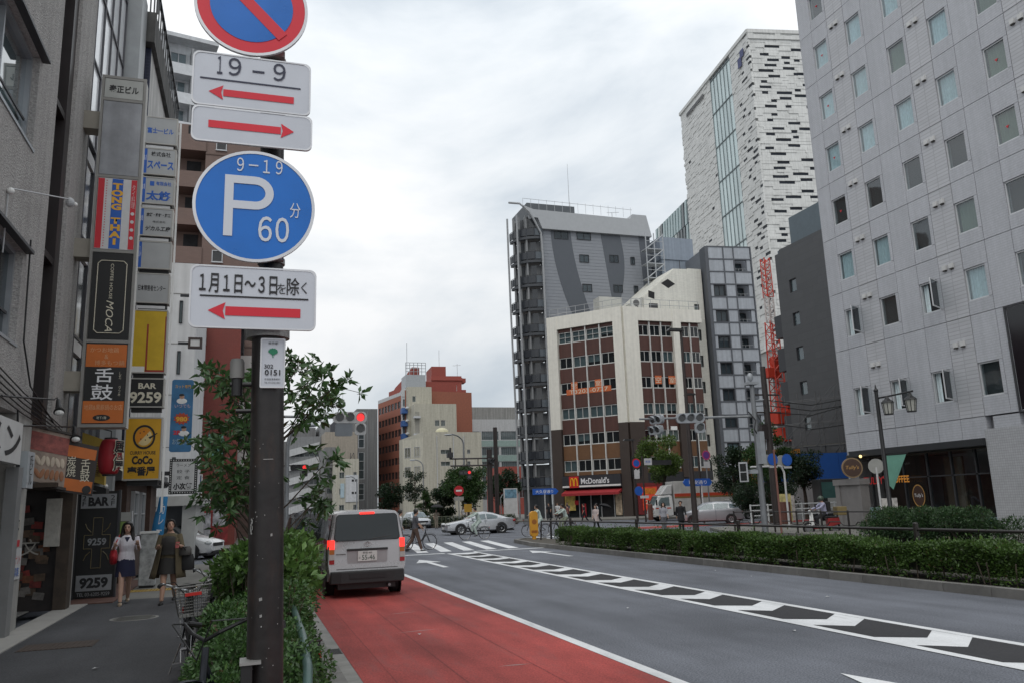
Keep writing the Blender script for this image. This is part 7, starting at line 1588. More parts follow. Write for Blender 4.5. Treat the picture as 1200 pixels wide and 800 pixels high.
def dark_van():
    r = T('dark_van', 'dark van waiting ahead of the silver van, mostly hidden', 'van', (1.98, 26.8, 0)); st = [(2.1, .3, .9, 1.0, .6, .72, .64), (1.5, .25, 1.0, 1.7, .78, .82, .66), (0, .25, 1.0, 1.8, .79, .82, .70), (-1.9, .28, 1.0, 1.8, .79, .82, .70), (-2.1, .4, 1.0, 1.72, .76, .79, .66)]
    carbody(r, st, paint('van_dark', (.03, .03, .035), .3), (0, .1)); arches(r, .8, (1.35, -1.3), .32)
    for s in (1, -1):
        for y in (1.35, -1.3): wheel(r, s*.71, y, .32, .19, 0, HUB, s)
    sidepane(r, st, [-1.8, -.4], [.1, .1], [.9, .9], G_VAN); sidepane(r, st, [-.3, .4, 1.2], [.1, .1, .1], [.9, .9, .86], G_VAN); MB().box(-.64, .64, -2.12, -2.0, 1.1, 1.6).o('rear_window', G_VAN, r)
    for s in (1, -1): MB().box(s*.7-.07, s*.7+.07, -2.13, -2.05, .7, 1.05).o('tail_light', TAILR, r)
    MB().box(-.76, .76, -2.2, -2.0, .3, .5).o('bumper', PLAS, r, bevel=.02); toppane(r, st, 2.05, 1.55, .9, .93, G_VAN, 'windscreen')
dark_van()
def car(label, loc, rz, st, m, glass, wy, R, Wd, ws, panes, tops, rim=RIM, spokes=7, name='silver_car', front=None, rear=None, cat='car'):
    r = T(name, label, cat, loc, rz); carbody(r, st, m); arches(r, Wd+.012, wy, R)
    for s in (1, -1):
        for y in wy: wheel(r, s*(Wd-.05), y, R, .2, spokes, rim, s)
    for p in panes: sidepane(r, st, *p, glass)
    for t in tops: toppane(r, st, *t)
    yf = max(q[0] for q in st); yb = min(q[0] for q in st)
    for s in (1, -1):
        k = MB(); k.ell((s*(Wd-.22), yf-.16, .66), (.19, .16, .09), 12, 8); k.o('headlight', LAMPC, r); k = MB(); k.ell((s*(Wd-.17), yb+.12, .80), (.15, .16, .11), 12, 8); k.o('tail_light', TAILR, r); MB().box(s*(Wd+.06)-.09, s*(Wd+.06)+.09, ws-.06, ws+.06, .92, 1.05).o('mirror', m, r, bevel=.03)
        for y in panes[0][0][:1]: pass
        MB().box(s*(Wd+.012)-.012, s*(Wd+.012)+.012, -.38, -.16, .82, .85).o('door_handle', m, r)
        for y in (ws-.05, -.25 if len(panes) > 1 else -.45): q = ring_at(st, y); seam(r, [(s*(q[3]+.012), y, q[0]+.08), (s*(q[4]+.018), y, q[1]-.15), (s*(q[4]+.006), y, q[1])], .007)
    MB().box(-.22, .22, yf+.0, yf+.03, .36, .50).o('number_plate', PLATE, r); MB().box(-.22, .22, yb-.03, yb, .6, .74).o('number_plate', PLATE, r); MB().box(-.45, .45, yf-.08, yf+.015, .52, .66).o('grille', BLACK, r); MB().box(-Wd+.1, Wd-.1, yb+.1, yf-.1, .16, .24).o('underbody', BLACK, r)
    k = MB(); k.box(-.5, .5, yf-.1, yf+.012, .25, .34); k.o('air_intake', BLACK, r)
    return r
def traffic():
    silver = paint('car_silver', (.47, .48, .50), .5, .25)
    st = [(2.32, .28, .62, .64, .55, .60, .50), (2.2, .22, .66, .70, .74, .74, .60), (1.6, .2, .74, .82, .86, .84, .72), (.95, .2, .82, .92, .88, .86, .74), (.15, .2, .88, 1.36, .89, .86, .60), (-.35, .2, .90, 1.40, .89, .865, .60), (-.9, .2, .92, 1.32, .89, .865, .58), (-1.75, .22, .95, 1.02, .88, .85, .68), (-2.2, .26, .90, .96, .80, .80, .66), (-2.32, .34, .80, .84, .66, .68, .58)]
    car('silver two-door sedan crossing the junction behind a cyclist', (14.3, 51.9, 0), pi/2, st, silver, G_VAN, (1.38, -1.32), .33, .87, .62, [([.72, .45, .12, -.3], [.08, .06, .05, .05], [.30, .62, .92, .92]), ([-.36, -.8, -1.25, -1.5], [.05, .06, .10, .3], [.92, .92, .78, .45])], [(.93, .2, .93, .95, G_VAN, 'windscreen'), (-1.7, -.95, .85, .92, G_VAN, 'rear_window')], name='silver_sedan')
    st = [(2.1, .30, .66, .70, .58, .62, .5), (1.95, .22, .74, .82, .76, .76, .62), (1.35, .2, .90, .99, .83, .83, .70), (.55, .2, .96, 1.46, .84, .84, .60), (-.3, .2, .98, 1.53, .84, .84, .62), (-1.3, .2, 1.0, 1.50, .84, .835, .60), (-1.95, .24, 1.0, 1.34, .82, .81, .58), (-2.12, .36, .92, 1.05, .74, .76, .62)]
    car('silver minivan turning in front of the white truck', (30.6, 50.2, 0), radians(62), st, paint('minivan_silver', (.33, .34, .36), .5, .3), G_VAN, (1.32, -1.25), .31, .83, .95, [([1.0, .7, .45, -.1], [.1, .08, .06, .06], [.35, .75, .92, .92]), ([-.16, -.6, -1.1], [.06, .06, .06], [.92, .92, .9]), ([-1.18, -1.5, -1.8], [.1, .12, .2], [.9, .86, .75])], [(1.3, .6, .93, .95, G_VAN, 'windscreen'), (-1.97, -1.85, .8, .9, G_VAN, 'rear_window')], name='silver_minivan')
    st = [(2.0, .3, .6, .66, .55, .6, .5), (1.85, .22, .7, .78, .74, .74, .6), (1.2, .2, .86, .94, .82, .82, .7), (.4, .2, .9, 1.42, .83, .83, .6), (-1.2, .2, .92, 1.45, .83, .83, .6), (-1.9, .3, .9, 1.1, .76, .78, .6)]
    car('small pale car facing us far behind the two walkers', (14.3, 72.5, 0), pi+.1, st, paint('car_pale', (.5, .52, .55), .4), G_VAN, (1.25, -1.2), .3, .82, .85, [([.9, .4, -1.2], [.1, .06, .06], [.4, .9, .9])], [(1.15, .45, .93, .95, G_VAN, 'windscreen')], name='small_car')
    car('white car parked in the side street behind the left shrub', (-3.0, 37.8, 0), radians(-112), st, paint('car_white', (.6, .6, .6), .1), G_VAN, (1.25, -1.2), .3, .82, .85, [([.9, .4, -1.2], [.1, .06, .06], [.4, .9, .9])], [(1.15, .45, .93, .95, G_VAN, 'windscreen')], name='white_car')
    # delivery truck
    r = T('box_truck', 'white box truck with red stripe and wind deflector by the restaurant corner', 'truck', (34.6, 61.2, 0), radians(80)); WT = paint('truck_white', (.58, .58, .57), .05); L = 6.2
    k = MB(); k.box(-1.08, 1.08, -4.4, 1.0, .75, 3.2); k.o('cargo_box', mat('cargo_grey', (.40, .39, .37), .5, streak=.1), r, bevel=.03); RS = mat('truck_red_stripe', (.42, .05, .02), .5); GS_ = mat('truck_brown_stripe', (.20, .12, .04), .5)
    for s in (1, -1): MB().box(s*1.09-.004, s*1.09+.006, -4.38, .98, 1.95, 2.2).o('red_stripe', RS, r); MB().box(s*1.09-.004, s*1.09+.006, -4.38, .98, 1.82, 1.945).o('brown_stripe', GS_, r)
    cs = [(2.75, .40, 1.0, 1.12, .86, .92, .84), (2.62, .38, 1.15, 1.4, .94, .95, .86), (2.3, .38, 1.2, 2.08, .95, .95, .82), (1.35, .38, 1.2, 2.15, .95, .95, .84), (1.12, .42, 1.2, 2.1, .94, .94, .82)]
    carbody(r, cs, WT, name='cab'); k = MB(); k.loft([[(-.8, 2.1, 2.14), (.8, 2.1, 2.14), (.8, 1.1, 2.14), (-.8, 1.1, 2.14)], [(-.85, 1.5, 2.9), (.85, 1.5, 2.9), (.9, 1.1, 2.95), (-.9, 1.1, 2.95)]]); k.o('wind_deflector', WT, r, bevel=.05)
    toppane(r, cs, 2.68, 2.33, .96, .95, G_VAN, 'windscreen', .03); sidepane(r, cs, [2.35, 2.1, 1.4], [.08, .05, .05], [.55, .88, .9], G_VAN)
    MB().box(-.85, .85, 2.74, 2.79, .98, 1.08).o('red_band', RS, r); MB().box(-.6, .6, 2.74, 2.78, .62, .9).o('grille', BLACK, r); MB().box(-.98, .98, 2.6, 2.85, .36, .6).o('bumper', WT, r, bevel=.04)
    for s in (1, -1):
        MB().box(s*.78-.14, s*.78+.14, 2.74, 2.8, .64, .84).o('headlight', LAMPC, r); MB().box(s*1.08-.05, s*1.08+.05, 2.5, 2.6, 1.3, 1.75).o('mirror', BLACK, r); MB().box(s*.96-.004, s*.96+.006, 1.3, 2.6, 1.0, 1.1).o('side_stripe', RS, r); MB().box(s*.9-.02, s*.9+.02, -4.2, .9, .45, .7).o('side_guard', SIGG, r)
        for y in (1.95, -2.9): wheel(r, s*.82, y, .38, .24, 0, HUB, s)
    MB().box(-.8, .8, -4.3, 2.5, .45, .74).o('chassis', BLACK, r)
    r = T('white_box_van', 'grey cargo box of a second vehicle beside the white truck', 'truck', (38.6, 57.0, 0), radians(80)); MB().box(-.9, .9, -1.2, 1.2, .5, 2.3).o('cargo_box', mat('cargo_dull', (.22, .22, .21), .6), r, bevel=.05)
    for s in (1, -1):
        for y in (-.8, .8): wheel(r, s*.75, y, .3, .2, 0, HUB, s)
    MB().box(-.9, .9, 1.2, 2.1, .5, 1.6).o('cab', mat('cargo_dull', None), r, bevel=.1)
traffic()
# ------------------------------------------------------------------ bicycles
def bike_parts(r, col, basket=True, lean=0., steer=0., rack=True, chrome=None):
    """a city bicycle, wheels along local y (front at +y)"""
    MT = chrome or mat('chrome', None); FR = mat('bike_'+col[0], col[1], .4, metal=.3, var=.1)
    R = .33; k = MB(); n = 30
    key = 'bike_wheel'
    if key not in _wm:
        for i in range(n): a, c = 2*pi*i/n, 2*pi*(i+1)/n; k.tube([(0, R*cos(a)*.97, R*sin(a)*.97), (0, R*cos(c)*.97, R*sin(c)*.97)], .017, 6)
        q = MB()
        for i in range(n): a, c = 2*pi*i/n, 2*pi*(i+1)/n; q.tube([(0, .305*cos(a), .305*sin(a)), (0, .305*cos(c), .305*sin(c))], .010, 4)
        for i in range(18): a = 2*pi*i/18; q.tube([(.03 if i % 2 else -.03, .02*cos(a+1), .02*sin(a+1)), (0, .30*cos(a), .30*sin(a))], .0022, 3)
        q.tube([(-.05, 0, 0), (.05, 0, 0)], .02, 8)
        _wm[key] = (k.mesh('wheel', RUB), q.mesh('rim', MT))
    for y, rz in ((.54, steer), (-.54, 0)):
        w = link('wheel', _wm[key][0], r, (0, y, R), (0, 0, rz)); link('rim', _wm[key][1], w)
    k = MB(); hb, st_, ht, sd, bb = (0, .54, R), (0, -.16, .70), (0, .36, .78), (0, -.22, .86), (0, -.06, .30)
    k.tube([ht, (0, .2, .45), bb], .02, 8); k.tube([(0, .37, .66), (0, .15, .36), bb], .018, 8); k.tube([bb, sd], .017, 8); k.tube([bb, (.05, -.54, R)], .012, 6); k.tube([bb, (-.05, -.54, R)], .012, 6); k.tube([(0, -.18, .68), (.05, -.54, R)], .01, 6); k.tube([(0, -.18, .68), (-.05, -.54, R)], .01, 6)
    for s in (-.05, .05): k.tube([(0, .375, .68), (s, .42, .62), (s, .54, R)], .013, 6)
    k.tube([(0, .34, .86), (0, .375, .66)], .022, 8); k.o('frame', FR, r)
    k = MB(); k.tube([(-.28, .12, .98), (-.25, .24, 1.0), (-.1, .33, .94), (0, .34, .90), (.1, .33, .94), (.25, .24, 1.0), (.28, .12, .98)], .012, 8); k.o('handlebar', MT, r, rot=(0, 0, 0)); k = MB()
    for s in (-1, 1): k.tube([(s*.265, .19, .995), (s*.285, .06, .97)], .018, 8)
    k.o('grip', BLACK, r); k = MB()
    for s in (-1, 1): k.tube([(s*.25, .26, 1.0), (s*.285, .12, .955)], .006, 5); k.tube([(s*.24, .25, 1.0), (s*.15, .45, 1.02), (0, .42, .8)], .005, 5)
    k.o('brake_lever', BLACK, r)
    k = MB(); k.ell((0, -.30, .90), (.09, .07, .04), 12, 6); k.loft([[(-.09, -.34, .87), (.09, -.34, .87), (.09, -.34, .92), (-.09, -.34, .92)], [(-.025, -.08, .87), (.025, -.08, .87), (.025, -.08, .90), (-.025, -.08, .90)]]); k.o('saddle', BLACK, r)
    k = MB(); k.tube([(-.09, -.06, .30), (.09, -.06, .30)], .02, 8); k.tube([(.09, -.06, .30), (.10, .05, .18)], .01, 6); k.tube([(-.09, -.06, .30), (-.10, -.17, .42)], .01, 6); k.box(.08, .18, .01, .09, .165, .19); k.box(-.18, -.08, -.21, -.13, .41, .435); k.disc(0, 0, .001, 0, .001, 3); k.o('crank', HUB, r)
    k = MB()
    for y, a0, a1 in ((.54, .2*pi, .95*pi), (-.54, .05*pi, .85*pi)):
        k.tube([(0, y+.37*cos(a0+(a1-a0)*i/10), R+.37*sin(a0+(a1-a0)*i/10)) for i in range(11)], .022, 5, .4)
    k.o('mudguard', FR, r)
    if rack: k = MB(); [k.tube([(s, -.25, .72), (s, -.80, .72)], .008, 5) for s in (-.06, 0, .06)]; [k.tube([(s, -.78, .72), (s, -.54, R)], .007, 5) for s in (-.06, .06)]; k.tube([(.07, -.5, .3), (.2, -.45, .0)], .01, 5); k.o('rack', MT, r); MB().box(-.03, .03, -.83, -.81, .58, .64).o('reflector', TAILR, r)
    if basket:
        bz0, bz1 = .70, .98; k = MB(); x0, x1, y0, y1 = .13, .17, .42, .72
        for j in range(6):
            t = j/5; z = bz0+(bz1-bz0)*t; x = x0+(x1-x0)*t; a, b = .44-.02*t, .70+.03*t
            k.tube([(-x, a, z), (x, a, z), (x, b, z), (-x, b, z), (-x, a, z)], .0045 if j < 5 else .007, 4)
        for i in range(9):
            u = -1+2*i/8
            for yy0, yy1 in ((.44, .42), (.70, .73)): k.tube([(u*x0, yy0, bz0), (u*x1, yy1, bz1)], .0035, 4)
        for i in range(7):
            u = i/6
            for s in (-1, 1): k.tube([(s*x0, .44+.26*u, bz0), (s*x1, .42+.31*u, bz1)], .0035, 4)
            k.tube([(-x0, .44+.26*u, bz0), (x0, .44+.26*u, bz0)], .0035, 4)
        k.o('basket', mat('basket_wire', (.10, .10, .095), .45, metal=.4), r); k = MB(); k.box(-.075, .075, .735, .745, .895, .925); k.o('front_reflector', mat('basket_red', (.45, .02, .015), .35), r); MB().ell((0, .66, .60), (.04, .06, .04), 10, 8).o('head_lamp', PLAS, r)
def bicycle(label, loc, rz, col, basket=True, lean=0., steer=0., group=None, chrome=None):
    r = T('bicycle', label, 'bicycle', loc, 0, group); r.rotation_euler = (0, lean, rz); r.rotation_mode = 'XYZ'
    bike_parts(r, col, basket, steer=steer, chrome=chrome); return r
PARK = 'bicycles parked along the shrubs'
bicycle('parked bicycle with wire basket and red reflector beside the shrubs', (-.50, 9.4, .15), pi+.12, ('black', (.02, .02, .022)), True, radians(4), .1, PARK)
bicycle('parked bicycle with dark curved handlebar behind the basket bicycle', (-.36, 11.0, .15), pi-.15, ('dark_grey', (.04, .04, .045)), False, radians(-3), -.2, PARK)
bicycle('parked bicycle half buried in leaves next to the brown sign post', (.05, 5.75, .15), pi/2+.9, ('blue_black', (.015, .018, .025)), False, radians(5), .2, PARK, chrome=BLACK)

# ------------------------------------------------------------------ people
SKIN = mat('skin', (.40, .235, .165), .5, var=.08, scale=9); SKIN2 = mat('skin_light', (.47, .29, .215), .5, var=.08, scale=9); HAIR = mat('black_hair', (.011, .009, .008), .45, var=.3, scale=20); HAIRB = mat('brown_hair', (.035, .018, .011), .45, var=.3, scale=20)
def cloth(name, c, rough=.85): return mat('cloth_'+name, c, rough, var=.14, scale=7, bump=.25, bscale=18)
def remesh(o, vox, it=2):
    m = o.modifiers.new('join', 'REMESH'); m.mode = 'VOXEL'; m.voxel_size = vox; m.use_smooth_shade = True
    s = o.modifiers.new('smooth', 'SMOOTH'); s.factor = .5; s.iterations = it; return o
def person(label, loc, rz, h, skin=SKIN, top=None, bottom=None, shoes=BLACK, hair=HAIR, hairlen=0, legs=(.3, -.3), knees=(.05, .35), arms=(-.3, .3), elbows=(.3, .3), inward=(.0, .0), abd=(.12, .12), lean=.03, turn=0., look=0., fat=1.0, fem=False, skirt=None, sleeve=.55, vox=.02, near=False, seat=None, legtuck=None, hip_open=.0, group=None, coat=None, longtop=0.):
    """a figure facing local +y; leg angles are forward swings, knees bend back, arms forward swing"""
    s = h/1.70; r = T('person', label, 'person', loc, rz, group); J = {}
    HZ = .90*s
    def leg(side, a, b):
        hip = Vector((side*(.068 if fem else .085)*s*fat, 0, HZ)); o_ = hip_open*side
        kn = hip+Vector((sin(o_)*.42*s, sin(a)*.43*s*cos(o_), -cos(a)*.43*s)); an = kn+Vector((-sin(o_)*.2*s, sin(a-b)*.40*s, -cos(a-b)*.40*s)); return hip, kn, an
    Lg = [leg(sd, a, b) for sd, a, b in ((1, legs[0], knees[0]), (-1, legs[1], knees[1]))]
    low = min(l[2].z for l in Lg)-.07*s; dz = -low if seat is None else seat-HZ
    D = Vector((0, 0, dz)); Lg = [[p+D for p in l] for l in Lg]
    hipc = Vector((0, 0, HZ))+D
    up = Vector((0, sin(lean), cos(lean))); fw = Vector((0, cos(lean), -sin(lean)))
    def tp(t, f=0., x=0.): return hipc+up*t*s+fw*f*s+Vector((x*s, 0, 0))
    sw = (.165 if fem else .19)
    A = []
    for i, sd in enumerate((1, -1)):
        sh = tp(.485, 0, sd*sw); ab = abd[i]; a = arms[i]-0*lean; e = elbows[i]; inn = inward[i]
        el = sh+Vector((sd*sin(ab), sin(a)*cos(ab), -cos(a)*cos(ab)))*.27*s
        d = Vector((-sd*sin(inn), sin(a+e)*cos(inn), -cos(a+e)*cos(inn))); wr = el+d*.235*s; A.append((sh, el, wr, d))
    def ellring(c, rx, ry, n=16): return [(c.x+rx*s*cos(2*pi*j/n), c.y+ry*s*sin(2*pi*j/n), c.z) for j in range(n)]
    TR = [(-.08, .10, .09), (0, .158, .112), (.10, .148, .105), (.20, .125 if fem else .14, .095), (.32, .145, .108), (.42, .158, .108), (.49, .135, .085), (.53, .07, .06), (.57, .05, .05)]
    if fem: TR[4] = (.32, .142, .118)
    def torso(k, lo, hi, inf, ext=0):
        rings = []
        for t, rx, ry in TR:
            if lo <= t <= hi: rings.append(ellring(tp(t), rx*fat+inf, ry*fat**1.3+inf))
        k.loft(rings)
    def arm_tube(k, i, f, inf):
        sh, el, wr, d = A[i]; P = [sh+Vector((0, 0, 0.0)), sh.lerp(el, .5), el, el.lerp(wr, .5), wr]; rad = [.052, .045, .037, .034, .025]
        L = [0, .25, .5, .75, 1]; n = max(2, sum(1 for q in L if q <= f+.01)); k.tube([Vector(p) for p in P[:n]], [(q*fat**.6+inf)*s for q in rad[:n]], 12)
    k = MB(); torso(k, -.1, .6, 0); HC = tp(.675, .03); nk = tp(.5); 
    k.tube([nk, tp(.60, .015)], [.055*s, .048*s], 12)
    tw = Matrix.Translation(HC) @ Matrix.Rotation(turn, 4, 'Z') @ Matrix.Rotation(-look, 4, 'X'); k.m = tw
    hs = s*1.0
    k.ell((0, -.005*hs, .02*hs), (.074*hs, .092*hs, .108*hs), 18, 14); k.ell((0, .035*hs, -.045*hs), (.052*hs, .058*hs, .062*hs), 14, 10)
    if near:
        k.loft([[(-.016*hs, .08*hs, -.022*hs), (.016*hs, .08*hs, -.022*hs), (.016*hs, .115*hs, -.03*hs), (-.016*hs, .115*hs, -.03*hs)], [(-.007*hs, .078*hs, .03*hs), (.007*hs, .078*hs, .03*hs), (.006*hs, .092*hs, .03*hs), (-.006*hs, .092*hs, .03*hs)]])
        for sd in (1, -1): k.ell((sd*.076*hs, -.005*hs, 0), (.012*hs, .022*hs, .034*hs), 10, 8)
    k.m = None
    for i in (0, 1): arm_tube(k, i, 1, 0)
    for l in Lg:
        hip, kn, an = l; k.tube([hip+Vector((0, 0, .02*s)), hip.lerp(kn, .5), kn, kn.lerp(an, .35)+Vector((0, -.012*s, 0)), an], [.086*s*fat, .07*s*fat, .052*s*fat**.7, .052*s*fat**.7, .034*s], 14)
    hands = []
    for i, sd in enumerate((1, -1)):
        sh, el, wr, d = A[i]; side = Vector((1, 0, 0)); side = (side-d*side.dot(d)).normalized(); nrm = d.cross(side); q = wr+d*.045*s
        k.tube([wr-d*.01*s, wr+d*.03*s, wr+d*.085*s], [.022*s, .036*s, .034*s], 10, .45)
        if near:
            for f in range(4):
                b = wr+d*.08*s+side*(f-1.5)*.017*s; ln = (.058, .07, .066, .05)[f]; b2 = b+d*ln*.5*s+nrm*-.012*s; b3 = b2+d*ln*.35*s-nrm*.03*s; k.tube([b-d*.01*s, b2, b3], [.0095*s, .009*s, .0075*s], 8)
            t0 = wr+d*.025*s+side*-.03*s*sd; k.tube([t0, t0+(d*.6-side*sd*.7)*.03*s, t0+(d*.95-side*sd*.35)*.06*s], [.012*s, .011*s, .008*s], 8)
        else: k.tube([wr+d*.07*s, wr+d*.15*s-nrm*.02*s], [.03*s, .018*s], 8, .5)
        hands.append(q)
    body = remesh(k.o('body', skin, r), vox, 2)
    # shoes
    for l in Lg:
        hip, kn, an = l; d = (an-kn).normalized(); toe = an+Vector((0, .14*s, -.045*s)); f = Vector((0, 1, 0)); tilt = (an.z-.07*s)
        k = MB(); heel = an+Vector((0, -.045*s, -.045*s)); k.tube([heel, an+Vector((0, .03*s, -.035*s)), toe+Vector((0, -.03*s, 0)), toe+Vector((0, .03*s, -.008*s))], [.036*s, .042*s, .04*s, .024*s], 12, .75); k.o('shoe', shoes, r, smooth=60)
    if near:
        k = MB(); k.m = tw
        for sd in (1, -1): k.ell((sd*.030*hs, .083*hs, .018*hs), (.014*hs, .008*hs, .007*hs), 10, 6)
        k.o('eyes', mat('eye_dark', (.012, .009, .008), .25, var=0), r); k = MB(); k.m = tw
        for sd in (1, -1): k.tube([(sd*.016*hs, .089*hs, .038*hs), (sd*.034*hs, .088*hs, .042*hs), (sd*.048*hs, .078*hs, .036*hs)], .0035*hs, 5)
        k.o('eyebrows', HAIR, r); k = MB(); k.m = tw; k.ell((0, .091*hs, -.052*hs), (.023*hs, .008*hs, .008*hs), 12, 6); k.o('lips', mat('lips', (.30, .07, .06), .4, var=0), r)
    if hairlen is not None:
        k = MB(); k.m = tw; k.ell((0, -.022*hs, .048*hs), (.085*hs, .096*hs, .094*hs), 18, 12); k.ell((0, -.055*hs, 0), (.08*hs, .06*hs, .09*hs), 16, 10)
        if hairlen > 0:
            for sd in (1, -1): k.tube([(sd*.055*hs, .03*hs, .10*hs), (sd*.085*hs, .02*hs, .02*hs), (sd*.095*hs, -.0*hs, -.08*hs), (sd*.105*hs, .015*hs, -.10*hs-hairlen*.6), (sd*.09*hs, .03*hs, -.10*hs-hairlen)], [.03*hs, .034*hs, .042*hs, .045*hs, .016*hs], 10)
            k.tube([(0, -.07*hs, .05*hs), (0, -.1*hs, -.08*hs), (0, -.095*hs, -.1*hs-hairlen)], [.08*hs, .085*hs, .05*hs], 12)
        elif hairlen == 0:
            for sd in (1, -1): k.tube([(sd*.05*hs, .045*hs, .10*hs), (sd*.08*hs, .03*hs, .03*hs), (sd*.082*hs, .0*hs, -.03*hs)], [.028*hs, .024*hs, .018*hs], 8)
        k.tube([(-.06*hs, .05*hs, .09*hs), (0, .075*hs, .105*hs), (.06*hs, .05*hs, .09*hs)], [.02*hs, .024*hs, .02*hs], 8)
        remesh(k.o('hair', hair, r), vox, 3)
    if top:
        k = MB(); torso(k, (.0 if not longtop else -.09), .53, .014); 
        if longtop: k.loft([ellring(tp(.05), .17*fat, .125*fat**1.2), ellring(tp(-longtop), .20*fat, .15*fat)])
        for i in (0, 1): arm_tube(k, i, sleeve, .012)
        remesh(k.o('top', top, r), vox, 2)
    if bottom:
        k = MB(); k.loft([ellring(tp(-.09), .13*fat+.01, .11*fat), ellring(tp(0), .166*fat, .12*fat**1.2), ellring(tp(.11), .155*fat, .112*fat**1.2)])
        for l in Lg: hip, kn, an = l; k.tube([hip+Vector((0, 0, .03*s)), hip.lerp(kn, .5), kn, kn.lerp(an, .5), an.lerp(kn, .08)], [q*s*fat for q in (.098, .085, .070, .066, .058)], 14)
        remesh(k.o('trousers', bottom, r), vox, 2)
    if skirt:
        m_, hem, fl = skirt; k = MB(); n = 24; rings = []
        kc = (Lg[0][1]+Lg[1][1])/2
        for t in (0, .25, .5, .75, 1):
            zc = hipc.z+.12*s+(hem-(hipc.z+.12*s))*t; w = (.15+(.03+fl)*t**.7)*s*fat; dd = (.108+(.035+fl)*t**.7)*s*fat; cy = (kc.y-hipc.y)*.4*t
            rings.append([((w*(1+.05*t*sin(5*2*pi*j/n)))*cos(2*pi*j/n), hipc.y+cy+dd*(1+.06*t*sin(5*2*pi*j/n+1))*sin(2*pi*j/n), zc) for j in range(n)])
        k.loft(rings, True); k.o('skirt', m_, r, smooth=60)
    J.update(r=r, hands=hands, A=A, hip=hipc, tp=tp, tw=tw, Lg=Lg, s=s); return J
# the two women on the left pavement
wc = cloth('white_cardigan', (.58, .56, .60)); navy = cloth('navy', (.014, .016, .045)); J = person('woman in white cardigan and navy skirt walking with a red shoulder bag', (-2.24, 17.9, .15), pi+.12, 1.60, SKIN2, wc, None, mat('beige_shoe', (.30, .23, .16), .5), HAIR, .22, legs=(.30, -.24), knees=(.05, .30), arms=(.18, .12), elbows=(1.75, 1.9), inward=(.1, .12), abd=(.32, .26), fem=True, sleeve=.6, vox=.0085, near=True, skirt=(navy, .53, .015), look=.05, turn=-.15)
r = J['r']; k = MB(); k.tube([J['tp'](.49, .10, -.0), J['tp'](.40, .125, 0)], [.05, .008], 8, .3); k.o('neckline', navy, r)
k = MB()
for z in (.12, .2, .28): p = J['tp'](z, .135, 0); k.ell(tuple(p), (.007, .004, .007), 8, 6)
k.o('button', mat('button_white', (.6, .6, .6), .3), r)
bag = T('shoulder_bag', 'red leather bag slung from the shoulder of the woman in white', 'bag', (0, 0, 0), 0); bag.matrix_world = r.matrix_basis; bag.location = r.location; bag.rotation_euler = r.rotation_euler
k = MB(); c = J['tp'](.12, .02, .235*1.02); k.loft([[(c.x+.055*q*cos(t), c.y+w_*q*sin(t), c.z+z) for t in np.linspace(0, 2*pi, 16, endpoint=False)] for z, w_, q in ((-.17, .10, .6), (-.13, .17, 1.2), (0, .19, 1.4), (.10, .15, 1.0), (.13, .14, .5))]); k.o('bag_body', mat('bag_red', (.33, .012, .02), .45, var=.2, scale=6), bag, smooth=60); sh = J['tp'](.52, 0, .14); k = MB(); k.tube([(c.x, c.y+.13, c.z+.1), (sh.x+.06, sh.y+.09, sh.z-.12), (sh.x, sh.y, sh.z+.02), (sh.x+.05, sh.y-.08, sh.z-.13), (c.x, c.y-.12, c.z+.1)], .013, 6); k.o('strap', mat('bag_red', None), bag)
dk = cloth('charcoal_dress', (.030, .028, .026)); kh = cloth('khaki', (.095, .075, .042)); J = person('woman in charcoal dress and open khaki cardigan looking at a phone', (-1.42, 17.5, .15), pi-.1, 1.61, SKIN, kh, None, BLACK, HAIR, 0, legs=(.28, -.22), knees=(.05, .32), arms=(.25, .35), elbows=(1.45, 1.35), inward=(.25, .1), abd=(.24, .34), fem=True, fat=1.14, sleeve=.62, vox=.0085, near=True, skirt=(dk, .56, .02), look=-.22, turn=.35)
r = J['r']; k = MB(); TRd = [(.10, .170, .13), (.20, .148, .128), (.32, .158, .150), (.42, .148, .136), (.47, .10, .10)]
k.loft([[(J['tp'](t).x+rx*1.08*cos(a), J['tp'](t).y+.02+ry*1.1*sin(a), J['tp'](t).z) for a in np.linspace(0, 2*pi, 20, endpoint=False)] for t, rx, ry in TRd]); k.o('dress_top', dk, r, smooth=60)
k = MB()
for sd, w_ in ((1, .13), (-1, .07)):
    pts = []
    for i in range(8):
        z = .40-.75*i/7; x = sd*(.15+w_*(i/7)**1.3); pts.append([J['tp'](0)+Vector((x*.75, .13+.01*i, z)), J['tp'](0)+Vector((x*1.35, .06-.02*i, z)), J['tp'](0)+Vector((x*1.3, -.1-.01*i, z)), J['tp'](0)+Vector((x*.7, -.14, z))])
    vs = [tuple(p) for row in pts for p in row]; k.add(vs, [(4*i+j, 4*i+j+1, 4*i+j+5, 4*i+j+4) for i in range(7) for j in range(3)])
k.o('cardigan_skirt', kh, r, smooth=60).modifiers.new('t', 'SOLIDIFY').thickness = .008
def held(name, label, cat, src): b = T(name, label, cat); b.location = src.location; b.rotation_euler = src.rotation_euler; return b
ph = held('mobile_phone', 'dark phone held up by the woman in charcoal dress', 'phone', r); hd = J['hands'][1]; d = J['A'][1][3]; k = MB(); k.m = Matrix.Translation(hd+d*.07) @ Matrix.Rotation(.5, 4, 'X'); k.box(-.035, .035, -.006, .006, -.06, .07); k.o('case', mat('phone_case', (.25, .03, .03), .3), ph, bevel=.003)
